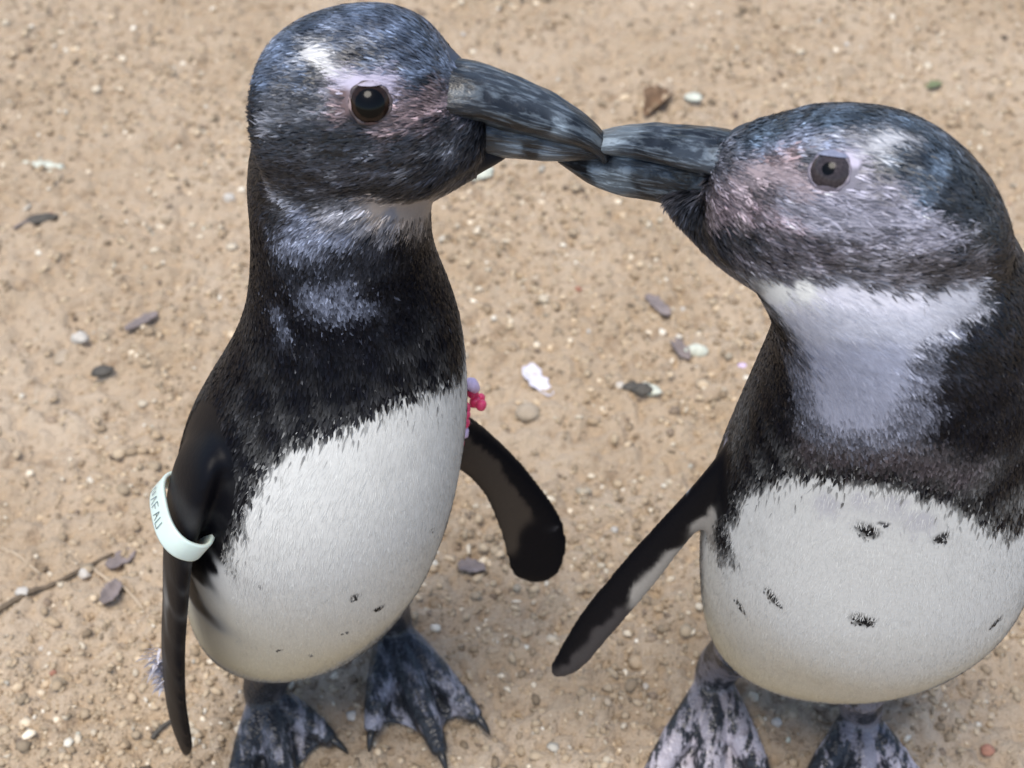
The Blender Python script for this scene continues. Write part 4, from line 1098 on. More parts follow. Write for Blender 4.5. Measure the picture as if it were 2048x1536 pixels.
 [0.2089, 0.0286, 0.2519, 0.011, 0.011, 0.013, 1],
 [0.1573, -0.1034, 0.4043, 0.0032, 0.0034, 0.0054, 1],
 [0.2061, 0.0198, 0.2813, 0.011, 0.011, 0.013, 1],
 [0.164, -0.0979, 0.4115, 0.0032, 0.0034, 0.0054, 1],
 [0.2069, 0.007, 0.3101, 0.011, 0.011, 0.013, 1],
 [0.1695, -0.1012, 0.3996, 0.0032, 0.0034, 0.0054, 1],
 [0.216, 0.0081, 0.2898, 0.011, 0.011, 0.013, 1],
 [0.1743, -0.0923, 0.4111, 0.0032, 0.0034, 0.0054, 1],
 [0.211, -0.0065, 0.3292, 0.011, 0.011, 0.013, 1],
 [0.1757, -0.0828, 0.4219, 0.0032, 0.0034, 0.0054, 1],
 [0.2033, -0.0175, 0.3627, 0.011, 0.011, 0.013, 1],
 [0.181, -0.0841, 0.4133, 0.0032, 0.0034, 0.0054, 1],
 [0.2094, -0.0189, 0.3527, 0.011, 0.011, 0.013, 1],
 [0.17, -0.085, 0.4334, 0.0032, 0.0034, 0.0054, 1],
 [0.1972, -0.0186, 0.3748, 0.0032, 0.0034, 0.0054, 1],
 [0.1662, -0.1065, 0.3841, 0.0032, 0.0034, 0.0054, 1],
 [0.2202, 0.0212, 0.2491, 0.011, 0.011, 0.013, 1],
 [0.1782, -0.1019, 0.3845, 0.0032, 0.0034, 0.0054, 1],
 [0.2258, 0.0046, 0.2734, 0.011, 0.011, 0.013, 1],
 [0.1848, -0.0928, 0.3963, 0.0032, 0.0034, 0.0054, 1],
 [0.2208, -0.0136, 0.3178, 0.011, 0.011, 0.013, 1],
 [0.1626, -0.1086, 0.3728, 0.0032, 0.0034, 0.0054, 1],
 [0.2196, 0.0285, 0.2231, 0.011, 0.011, 0.013, 1],
 [0.176, -0.1063, 0.3647, 0.0032, 0.0034, 0.0054, 1],
 [0.231, 0.0167, 0.2287, 0.011, 0.011, 0.013, 1],
 [0.1888, -0.1002, 0.3637, 0.0032, 0.0034, 0.0054, 1],
 [0.2354, -0.0017, 0.2561, 0.011, 0.011, 0.013, 1],
 [0.1974, -0.0989, 0.3361, 0.0032, 0.0034, 0.0054, 1],
 [0.2438, -0.0048, 0.2272, 0.011, 0.011, 0.013, 1],
 [0.1898, -0.1042, 0.3302, 0.0032, 0.0034, 0.0054, 1],
 [0.2433, 0.0074, 0.1977, 0.011, 0.011, 0.013, 1],
 [0.0958, -0.0502, 0.2592, 0.0032, 0.0034, 0.0054, 1],
 [0.1097, 0.0154, 0.1803, 0.011, 0.011, 0.013, 1],
 [0.0993, -0.0625, 0.267, 0.0032, 0.0034, 0.0054, 1],
 [0.1184, 0.0215, 0.1647, 0.011, 0.011, 0.013, 1],
 [0.1181, -0.0895, 0.3373, 0.05, 0.042, 0.045, 0.9],
 [0.1556, 0.041, 0.1901, 0.011, 0.011, 0.013, 1],
 [0.1275, -0.0985, 0.3445, 0.05, 0.042, 0.045, 0.9],
 [0.1723, 0.0423, 0.1847, 0.011, 0.011, 0.013, 1],
 [0.1373, -0.1046, 0.3499, 0.05, 0.042, 0.045, 0.9],
 [0.188, 0.0414, 0.1838, 0.011, 0.011, 0.013, 1],
 [0.1475, -0.1082, 0.354, 0.05, 0.042, 0.045, 0.9],
 [0.2027, 0.0384, 0.1872, 0.011, 0.011, 0.013, 1],
 [0.1591, -0.1096, 0.3514, 0.05, 0.042, 0.045, 0.9],
 [0.2171, 0.0326, 0.188, 0.011, 0.011, 0.013, 1],
 [0.1721, -0.1089, 0.3447, 0.05, 0.042, 0.045, 0.9],
 [0.2304, 0.0236, 0.1905, 0.011, 0.011, 0.013, 1],
 [0.0955, -0.0531, 0.2416, 0.0032, 0.0034, 0.0054, 1],
 [0.1094, 0.0122, 0.16, 0.011, 0.011, 0.013, 1],
 [0.0997, -0.065, 0.2541, 0.66, 0.655, 0.62, 1],
 [0.119, 0.0194, 0.1482, 0.011, 0.011, 0.013, 1],
 [0.0968, -0.0554, 0.2581, 0.0032, 0.0034, 0.0054, 1],
 [0.1126, 0.017, 0.1698, 0.011, 0.011, 0.013, 1],
 [0.1006, -0.0661, 0.2656, 0.66, 0.655, 0.62, 1],
 [0.1211, 0.0224, 0.1567, 0.011, 0.011, 0.013, 1],
 [0.0984, -0.0587, 0.2699, 0.0032, 0.0034, 0.0054, 1],
 [0.1161, 0.0209, 0.1743, 0.011, 0.011, 0.013, 1],
 [0.1023, -0.0686, 0.2764, 0.66, 0.655, 0.62, 1],
 [0.1246, 0.0256, 0.1621, 0.011, 0.011, 0.013, 1],
 [0.1015, -0.0652, 0.2855, 0.0032, 0.0034, 0.0054, 1],
 [0.123, 0.0265, 0.177, 0.011, 0.011, 0.013, 1],
 [0.1041, -0.0716, 0.2843, 0.66, 0.655, 0.62, 1],
 [0.1283, 0.0281, 0.1643, 0.011, 0.011, 0.013, 1],
 [0.1049, -0.0715, 0.2974, 0.0032, 0.0034, 0.0054, 1],
 [0.1299, 0.0308, 0.1775, 0.011, 0.011, 0.013, 1],
 [0.1075, -0.077, 0.2953, 0.66, 0.655, 0.62, 1],
 [0.1352, 0.0318, 0.1655, 0.011, 0.011, 0.013, 1],
 [0.1086, -0.0775, 0.3083, 0.0032, 0.0034, 0.0054, 1],
 [0.1373, 0.0343, 0.1782, 0.011, 0.011, 0.013, 1],
 [0.1107, -0.0815, 0.304, 0.66, 0.655, 0.62, 1],
 [0.1414, 0.0345, 0.1665, 0.011, 0.011, 0.013, 1],
 [0.1121, -0.0824, 0.3169, 0.0032, 0.0034, 0.0054, 1],
 [0.1441, 0.0369, 0.1789, 0.011, 0.011, 0.013, 1],
 [0.1143, -0.0859, 0.3121, 0.66, 0.655, 0.62, 1],
 [0.1482, 0.0367, 0.1676, 0.011, 0.011, 0.013, 1],
 [0.1171, -0.0886, 0.3253, 0.0032, 0.0034, 0.0054, 1],
 [0.1534, 0.0393, 0.1777, 0.011, 0.011, 0.013, 1],
 [0.1175, -0.0895, 0.3171, 0.66, 0.655, 0.62, 1],
 [0.1541, 0.0381, 0.167, 0.011, 0.011, 0.013, 1],
 [0.1218, -0.0934, 0.3301, 0.0032, 0.0034, 0.0054, 1],
 [0.1618, 0.0404, 0.1754, 0.011, 0.011, 0.013, 1],
 [0.1223, -0.0942, 0.3218, 0.66, 0.655, 0.62, 1],
 [0.1625, 0.0392, 0.1646, 0.011, 0.011, 0.013, 1],
 [0.1267, -0.0977, 0.3347, 0.0032, 0.0034, 0.0054, 1],
 [0.1704, 0.0411, 0.1742, 0.011, 0.011, 0.013, 1],
 [0.1278, -0.0986, 0.3266, 0.66, 0.655, 0.62, 1],
 [0.1718, 0.0398, 0.1634, 0.011, 0.011, 0.013, 1],
 [0.1323, -0.1016, 0.3392, 0.0032, 0.0034, 0.0054, 1],
 [0.1796, 0.0411, 0.1742, 0.011, 0.011, 0.013, 1],
 [0.1335, -0.1023, 0.3309, 0.66, 0.655, 0.62, 1],
 [0.1811, 0.0398, 0.1634, 0.011, 0.011, 0.013, 1],
 [0.1377, -0.1045, 0.342, 0.0032, 0.0034, 0.0054, 1],
 [0.1882, 0.0404, 0.1743, 0.011, 0.011, 0.013, 1],
 [0.1384, -0.1048, 0.3334, 0.66, 0.655, 0.62, 1],
 [0.1887, 0.0391, 0.1636, 0.011, 0.011, 0.013, 1],
 [0.1424, -0.1064, 0.3433, 0.0032, 0.0034, 0.0054, 1],
 [0.195, 0.0392, 0.1742, 0.011, 0.011, 0.013, 1],
 [0.1431, -0.1067, 0.3347, 0.66, 0.655, 0.62, 1],
 [0.1957, 0.038, 0.1635, 0.011, 0.011, 0.013, 1],
 [0.1471, -0.108, 0.344, 0.0032, 0.0034, 0.0054, 1],
 [0.2017, 0.0377, 0.1747, 0.011, 0.011, 0.013, 1],
 [0.1479, -0.1082, 0.3355, 0.66, 0.655, 0.62, 1],
 [0.2024, 0.0365, 0.1639, 0.011, 0.011, 0.013, 1],
 [0.1536, -0.1093, 0.343, 0.0032, 0.0034, 0.0054, 1],
 [0.2103, 0.0349, 0.1744, 0.011, 0.011, 0.013, 1],
 [0.1532, -0.1093, 0.3347, 0.66, 0.655, 0.62, 1],
 [0.2095, 0.0343, 0.1636, 0.011, 0.011, 0.013, 1],
 [0.1608, -0.11, 0.3401, 0.0032, 0.0034, 0.0054, 1],
 [0.2189, 0.0311, 0.1738, 0.011, 0.011, 0.013, 1],
 [0.1603, -0.1102, 0.3319, 0.66, 0.655, 0.62, 1],
 [0.2183, 0.0306, 0.1628, 0.011, 0.011, 0.013, 1],
 [0.1684, -0.1099, 0.3355, 0.0032, 0.0034, 0.0054, 1],
 [0.2271, 0.0263, 0.1734, 0.011, 0.011, 0.013, 1],
 [0.167, -0.1103, 0.328, 0.66, 0.655, 0.62, 1],
 [0.2257, 0.0266, 0.1621, 0.011, 0.011, 0.013, 1],
 [0.1755, -0.1091, 0.3297, 0.0032, 0.0034, 0.0054, 1],
 [0.234, 0.0211, 0.1731, 0.011, 0.011, 0.013, 1],
 [0.1741, -0.1098, 0.3224, 0.66, 0.655, 0.62, 1],
 [0.2328, 0.0217, 0.1615, 0.011, 0.011, 0.013, 1],
 [0.1826, -0.1077, 0.3233, 0.0032, 0.0034, 0.0054, 1],
 [0.2398, 0.0152, 0.174, 0.011, 0.011, 0.013, 1],
 [0.181, -0.1086, 0.3163, 0.66, 0.655, 0.62, 1],
 [0.2388, 0.0163, 0.162, 0.011, 0.011, 0.013, 1],
 [0.1895, -0.1056, 0.3164, 0.0032, 0.0034, 0.0054, 1],
 [0.2445, 0.0089, 0.176, 0.011, 0.011, 0.013, 1],
 [0.1878, -0.1068, 0.3096, 0.66, 0.655, 0.62, 1],
 [0.2438, 0.0104, 0.1635, 0.011, 0.011, 0.013, 1],
 [0.197, -0.1024, 0.3092, 0.0032, 0.0034, 0.0054, 1],
 [0.2484, 0.0013, 0.1811, 0.011, 0.011, 0.013, 1],
 [0.1968, -0.1033, 0.301, 0.66, 0.655, 0.62, 1],
 [0.2489, 0.0017, 0.169, 0.011, 0.011, 0.013, 1],
 [0.2072, -0.0968, 0.2989, 0.0032, 0.0034, 0.0054, 1],
 [0.2513, -0.0109, 0.1922, 0.011, 0.011, 0.013, 1],
 [0.207, -0.0979, 0.2909, 0.66, 0.655, 0.62, 1],
 [0.2523, -0.0099, 0.1794, 0.011, 0.011, 0.013, 1],
 [0.126, -0.0975, 0.316, 0.52, 0.51, 0.52, 0.7],
 [0.1684, 0.0383, 0.1527, 0.011, 0.011, 0.013, 1],
 [0.1372, -0.1043, 0.3272, 0.52, 0.51, 0.52, 0.7],
 [0.1867, 0.0385, 0.1566, 0.011, 0.011, 0.013, 1],
 [0.1501, -0.1088, 0.3281, 0.52, 0.51, 0.52, 0.7],
 [0.2052, 0.0348, 0.1548, 0.011, 0.011, 0.013, 1],
 [0.1631, -0.1107, 0.3196, 0.52, 0.51, 0.52, 0.7],
 [0.2212, 0.0279, 0.1485, 0.011, 0.011, 0.013, 1],
 [0.1109, -0.0829, 0.2886, 0.66, 0.655, 0.62, 1],
 [0.1414, 0.0318, 0.1479, 0.011, 0.011, 0.013, 1],
 [0.1195, -0.0926, 0.2939, 0.66, 0.655, 0.62, 1],
 [0.1566, 0.0341, 0.1366, 0.011, 0.011, 0.013, 1],
 [0.1332, -0.1027, 0.3032, 0.66, 0.655, 0.62, 1],
 [0.1793, 0.0349, 0.1313, 0.011, 0.011, 0.013, 1],
 [0.1482, -0.1089, 0.3045, 0.66, 0.655, 0.62, 1],
 [0.2012, 0.0311, 0.1272, 0.011, 0.011, 0.013, 1],
 [0.1665, -0.1113, 0.3011, 0.66, 0.655, 0.62, 1],
 [0.224, 0.0231, 0.1287, 0.011, 0.011, 0.013, 1],
 [0.1892, -0.1073, 0.2928, 0.66, 0.655, 0.62, 1],
 [0.2447, 0.0078, 0.1441, 0.011, 0.011, 0.013, 1],
 [0.1048, -0.0754, 0.2551, 0.66, 0.655, 0.62, 1],
 [0.1289, 0.0223, 0.1297, 0.011, 0.011, 0.013, 1],
 [0.1158, -0.0897, 0.2595, 0.66, 0.655, 0.62, 1],
 [0.1626, 0.0765, 0.0405, 0.011, 0.011, 0.013, 1],
 [0.1316, -0.102, 0.2722, 0.66, 0.655, 0.62, 1],
 [0.1926, 0.0821, 0.028, 0.011, 0.011, 0.013, 1],
 [0.1503, -0.1096, 0.2789, 0.66, 0.655, 0.62, 1],
 [0.2111, 0.0483, 0.0681, 0.011, 0.011, 0.013, 1],
 [0.173, -0.1113, 0.2778, 0.66, 0.655, 0.62, 1],
 [0.2284, 0.0131, 0.1105, 0.011, 0.011, 0.013, 1],
 [0.1976, -0.105, 0.2657, 0.66, 0.655, 0.62, 1],
 [0.2482, -0.0038, 0.1289, 0.011, 0.011, 0.013, 1],
 [0.2128, -0.0952, 0.2736, 0.66, 0.655, 0.62, 1],
 [0.2538, -0.0171, 0.1721, 0.011, 0.011, 0.013, 1],
 [0.1042, -0.0727, 0.222, 0.66, 0.655, 0.62, 1],
 [0.1247, 0.0116, 0.1081, 0.011, 0.011, 0.013, 1],
 [0.1263, -0.0975, 0.2374, 0.66, 0.655, 0.62, 1],
 [0.1599, 0.0093, 0.0881, 0.011, 0.011, 0.013, 1],
 [0.1484, -0.1087, 0.253, 0.66, 0.655, 0.62, 1],
 [0.1929, 0.0085, 0.0891, 0.011, 0.011, 0.013, 1],
 [0.1758, -0.1109, 0.2524, 0.66, 0.655, 0.62, 1],
 [0.2262, 0.0005, 0.0957, 0.011, 0.011, 0.013, 1],
 [0.1998, -0.1042, 0.2466, 0.66, 0.655, 0.62, 1],
 [0.2463, -0.0119, 0.1176, 0.011, 0.011, 0.013, 1],
 [0.094, -0.0459, 0.2095, 0.65, 0.64, 0.595, 1],
 [0.1038, 0.0018, 0.1476, 0.011, 0.011, 0.013, 1],
 [0.0982, -0.051, 0.1846, 0.65, 0.64, 0.595, 1],
 [0.1091, -0.0011, 0.1163, 0.011, 0.011, 0.013, 1],
 [0.1033, -0.0402, 0.1399, 0.65, 0.64, 0.595, 1],
 [0.1156, -0.053, 0.132, 0.65, 0.64, 0.595, 1],
 [0.1232, -0.0237, 0.0882, 0.011, 0.011, 0.013, 1],
 [0.1321, -0.0708, 0.1455, 0.65, 0.64, 0.595, 1],
 [0.1446, -0.0301, 0.0835, 0.011, 0.011, 0.013, 1],
 [0.1528, -0.0793, 0.1476, 0.65, 0.64, 0.595, 1],
 [0.1674, -0.0391, 0.0853, 0.011, 0.011, 0.013, 1],
 [0.1704, -0.0799, 0.144, 0.65, 0.64, 0.595, 1],
 [0.1838, -0.0467, 0.0922, 0.011, 0.011, 0.013, 1],
 [0.18, -0.0978, 0.1825, 0.65, 0.64, 0.595, 1],
 [0.2062, -0.0391, 0.0924, 0.011, 0.011, 0.013, 1],
 [0.193, -0.1025, 0.206, 0.65, 0.64, 0.595, 1],
 [0.2274, -0.0317, 0.1001, 0.011, 0.011, 0.013, 1],
 [0.2061, -0.0996, 0.2214, 0.65, 0.64, 0.595, 1],
 [0.2435, -0.027, 0.1164, 0.011, 0.011, 0.013, 1],
 [0.1198, -0.084, 0.1948, 0.65, 0.64, 0.595, 1],
 [0.1418, -0.0076, 0.0835, 0.011, 0.011, 0.013, 1],
 [0.146, -0.1045, 0.2168, 0.65, 0.64, 0.595, 1],
 [0.1796, -0.0134, 0.0825, 0.011, 0.011, 0.013, 1],
 [0.1732, -0.1101, 0.2328, 0.65, 0.64, 0.595, 1],
 [0.217, -0.0116, 0.0895, 0.011, 0.011, 0.013, 1],
 [0.0967, -0.045, 0.2771, 0.0032, 0.0034, 0.0054, 0.8],
 [0.11, 0.0175, 0.2053, 0.011, 0.011, 0.013, 1],
 [0.0953, -0.0411, 0.2689, 0.0032, 0.0034, 0.0054, 0.8],
 [0.1066, 0.0134, 0.2059, 0.011, 0.011, 0.013, 1],
 [0.0934, -0.0395, 0.2635, 0.0032, 0.0034, 0.0054, 0.8],
 [0.1031, 0.0085, 0.2075, 0.011, 0.011, 0.013, 1],
 [0.0912, -0.0388, 0.2589, 0.0032, 0.0034, 0.0054, 0.8],
 [0.0992, 0.0015, 0.2117, 0.011, 0.011, 0.013, 1],
 [0.0886, -0.0383, 0.2541, 0.0032, 0.0034, 0.0054, 0.8],
 [0.0861, -0.0378, 0.2492, 0.0032, 0.0034, 0.0054, 0.8],
 [0.0835, -0.0372, 0.2442, 0.0032, 0.0034, 0.0054, 0.8],
 [0.0813, -0.0369, 0.2399, 0.0032, 0.0034, 0.0054, 0.8],
 [0.0791, -0.0365, 0.2356, 0.0032, 0.0034, 0.0054, 0.8],
 [0.0769, -0.0362, 0.2311, 0.0032, 0.0034, 0.0054, 0.8],
 [0.0747, -0.0358, 0.2266, 0.0032, 0.0034, 0.0054, 0.8],
 [0.0724, -0.0354, 0.2221, 0.0032, 0.0034, 0.0054, 0.8],
 [0.0704, -0.0351, 0.2178, 0.0032, 0.0034, 0.0054, 0.8],
 [0.0683, -0.0348, 0.2134, 0.0032, 0.0034, 0.0054, 0.8],
 [0.0662, -0.0345, 0.209, 0.0032, 0.0034, 0.0054, 0.8],
 [0.0641, -0.0342, 0.2045, 0.0032, 0.0034, 0.0054, 0.8],
 [0.062, -0.0339, 0.2, 0.0032, 0.0034, 0.0054, 0.8],
 [0.0598, -0.0336, 0.1955, 0.0032, 0.0034, 0.0054, 0.8],
 [0.0575, -0.0333, 0.1902, 0.0032, 0.0034, 0.0054, 0.8],
 [0.0551, -0.033, 0.1847, 0.0032, 0.0034, 0.0054, 0.8],
 [0.0526, -0.0328, 0.1793, 0.0032, 0.0034, 0.0054, 0.8],
 [0.0502, -0.0325, 0.1737, 0.0032, 0.0034, 0.0054, 0.8],
 [0.0477, -0.0322, 0.1681, 0.0032, 0.0034, 0.0054, 0.8],
 [0.0455, -0.0324, 0.1624, 0.0032, 0.0034, 0.0054, 0.8],
 [0.0432, -0.0325, 0.1565, 0.0032, 0.0034, 0.0054, 0.8],
 [0.0409, -0.0325, 0.1505, 0.0032, 0.0034, 0.0054, 0.8],
 [0.0385, -0.0325, 0.1443, 0.0032, 0.0034, 0.0054, 0.8],
 [0.0365, -0.0326, 0.1385, 0.0032, 0.0034, 0.0054, 0.8],
 [0.0344, -0.0327, 0.1325, 0.0032, 0.0034, 0.0054, 0.8],
 [0.0323, -0.0328, 0.1265, 0.0032, 0.0034, 0.0054, 0.8],
 [0.0302, -0.0329, 0.1203, 0.0032, 0.0034, 0.0054, 0.8],
 [0.0282, -0.0328, 0.1149, 0.0032, 0.0034, 0.0054, 0.8],
 [0.0262, -0.0327, 0.1094, 0.0032, 0.0034, 0.0054, 0.8],
 [0.0908, -0.0413, 0.2484, 0.0032, 0.0034, 0.0054, 0.7],
 [0.0993, 0.0017, 0.1968, 0.011, 0.011, 0.013, 1],
 [0.0886, -0.0407, 0.2441, 0.0032, 0.0034, 0.0054, 0.7],
 [0.0863, -0.0402, 0.2399, 0.0032, 0.0034, 0.0054, 0.7],
 [0.0839, -0.0399, 0.2358, 0.0032, 0.0034, 0.0054, 0.7],
 [0.0814, -0.0395, 0.231, 0.0032, 0.0034, 0.0054, 0.7],
 [0.0789, -0.0392, 0.2261, 0.0032, 0.0034, 0.0054, 0.7],
 [0.0764, -0.0388, 0.2211, 0.0032, 0.0034, 0.0054, 0.7],
 [0.0738, -0.0384, 0.2161, 0.0032, 0.0034, 0.0054, 0.7],
 [0.0718, -0.0382, 0.2119, 0.0032, 0.0034, 0.0054, 0.7],
 [0.0697, -0.0379, 0.2077, 0.0032, 0.0034, 0.0054, 0.7],
 [0.0676, -0.0376, 0.2035, 0.0032, 0.0034, 0.0054, 0.7],
 [0.0655, -0.0373, 0.1992, 0.0032, 0.0034, 0.0054, 0.7],
 [0.0633, -0.037, 0.1948, 0.0032, 0.0034, 0.0054, 0.7],
 [0.0612, -0.0367, 0.1904, 0.0032, 0.0034, 0.0054, 0.7],
 [0.059, -0.0365, 0.1855, 0.0032, 0.0034, 0.0054, 0.7],
 [0.0568, -0.0363, 0.1807, 0.0032, 0.0034, 0.0054, 0.7],
 [0.0546, -0.036, 0.1757, 0.0032, 0.0034, 0.0054, 0.7],
 [0.0524, -0.0359, 0.1707, 0.0032, 0.0034, 0.0054, 0.7],
 [0.0502, -0.0356, 0.1657, 0.0032, 0.0034, 0.0054, 0.7],
 [0.0482, -0.0356, 0.1609, 0.0032, 0.0034, 0.0054, 0.7],
 [0.0462, -0.0355, 0.156, 0.0032, 0.0034, 0.0054, 0.7],
 [0.0442, -0.0354, 0.1511, 0.0032, 0.0034, 0.0054, 0.7],
 [0.0931, -0.0446, 0.2398, 0.32, 0.3, 0.27, 0.75],
 [0.1037, 0.007, 0.1764, 0.011, 0.011, 0.013, 1],
 [0.0908, -0.042, 0.2324, 0.32, 0.3, 0.27, 0.75],
 [0.099, -0.0009, 0.1815, 0.011, 0.011, 0.013, 1],
 [0.0882, -0.0406, 0.2263, 0.32, 0.3, 0.27, 0.75],
 [0.0783, -0.039, 0.2037, 0.32, 0.3, 0.27, 0.75],
 [0.076, -0.0399, 0.2008, 0.32, 0.3, 0.27, 0.75],
 [0.0739, -0.04, 0.1967, 0.32, 0.3, 0.27, 0.75],
 [0.0718, -0.0401, 0.1926, 0.32, 0.3, 0.27, 0.75],
 [0.0696, -0.0401, 0.1884, 0.32, 0.3, 0.27, 0.75],
 [0.0674, -0.0401, 0.1841, 0.32, 0.3, 0.27, 0.75],
 [0.0647, -0.04, 0.1785, 0.32, 0.3, 0.27, 0.75],
 [0.0619, -0.0399, 0.173, 0.32, 0.3, 0.27, 0.75],
 [0.0543, -0.0398, 0.1545, 0.055, 0.05, 0.05, 0.7],
 [0.0514, -0.0397, 0.148, 0.055, 0.05, 0.05, 0.7],
 [0.0486, -0.0397, 0.1414, 0.055, 0.05, 0.05, 0.7],
 [0.0459, -0.0396, 0.1354, 0.055, 0.05, 0.05, 0.7],
 [0.0431, -0.0396, 0.1294, 0.055, 0.05, 0.05, 0.7],
 [0.0403, -0.0395, 0.1232, 0.055, 0.05, 0.05, 0.7],
 [0.0379, -0.0393, 0.1177, 0.055, 0.05, 0.05, 0.7],
 [0.0355, -0.0389, 0.1116, 0.055, 0.05, 0.05, 0.7],
 [0.0331, -0.0384, 0.1055, 0.055, 0.05, 0.05, 0.7],
 [0.0293, -0.0374, 0.1016, 0.055, 0.05, 0.05, 0.7],
 [0.0826, -0.0324, 0.2457, 0.45, 0.5, 0.55, 0.28],
 [0.0972, -0.0262, 0.2727, 0.4, 0.38, 0.45, 0.28],
 [0.1037, 0.0055, 0.2375, 0.011, 0.011, 0.013, 1],
]
T['B_spots'] = [
 [0.1428, -0.107, 0.3087, 0.0045, 0.883, -0.3304, -0.3334, 1.3, 0.012, 0.012, 0.0126],
 [0.1722, -0.1107, 0.3085, 0.0033, 0.9529, 0.1156, 0.2802, 1.3, 0.02, 0.02, 0.021],
 [0.1153, -0.0883, 0.2376, 0.0033, 0.6042, -0.5448, -0.5815, 2, 0.012, 0.012, 0.0126],
 [0.106, -0.073, 0.2089, 0.0021, 0.5268, -0.5679, -0.6325, 2.6, 0.02, 0.02, 0.021],
 [0.1499, -0.109, 0.2498, 0.0045, 0.9644, -0.2237, -0.1412, 1.4, 0.012, 0.012, 0.0126],
 [0.2152, -0.0944, 0.2273, 0.0031, 0.664, 0.4625, 0.5875, 1.5, 0.02, 0.02, 0.021],
 [0.1485, -0.1087, 0.3146, 0.0018, 0.9097, -0.2426, -0.3371, 1.5, 0.06, 0.06, 0.063],
 [0.1148, -0.0695, 0.1695, 0.0014, 0.7408, -0.6116, -0.2778, 1, 0.55, 0.55, 0.5775],
]
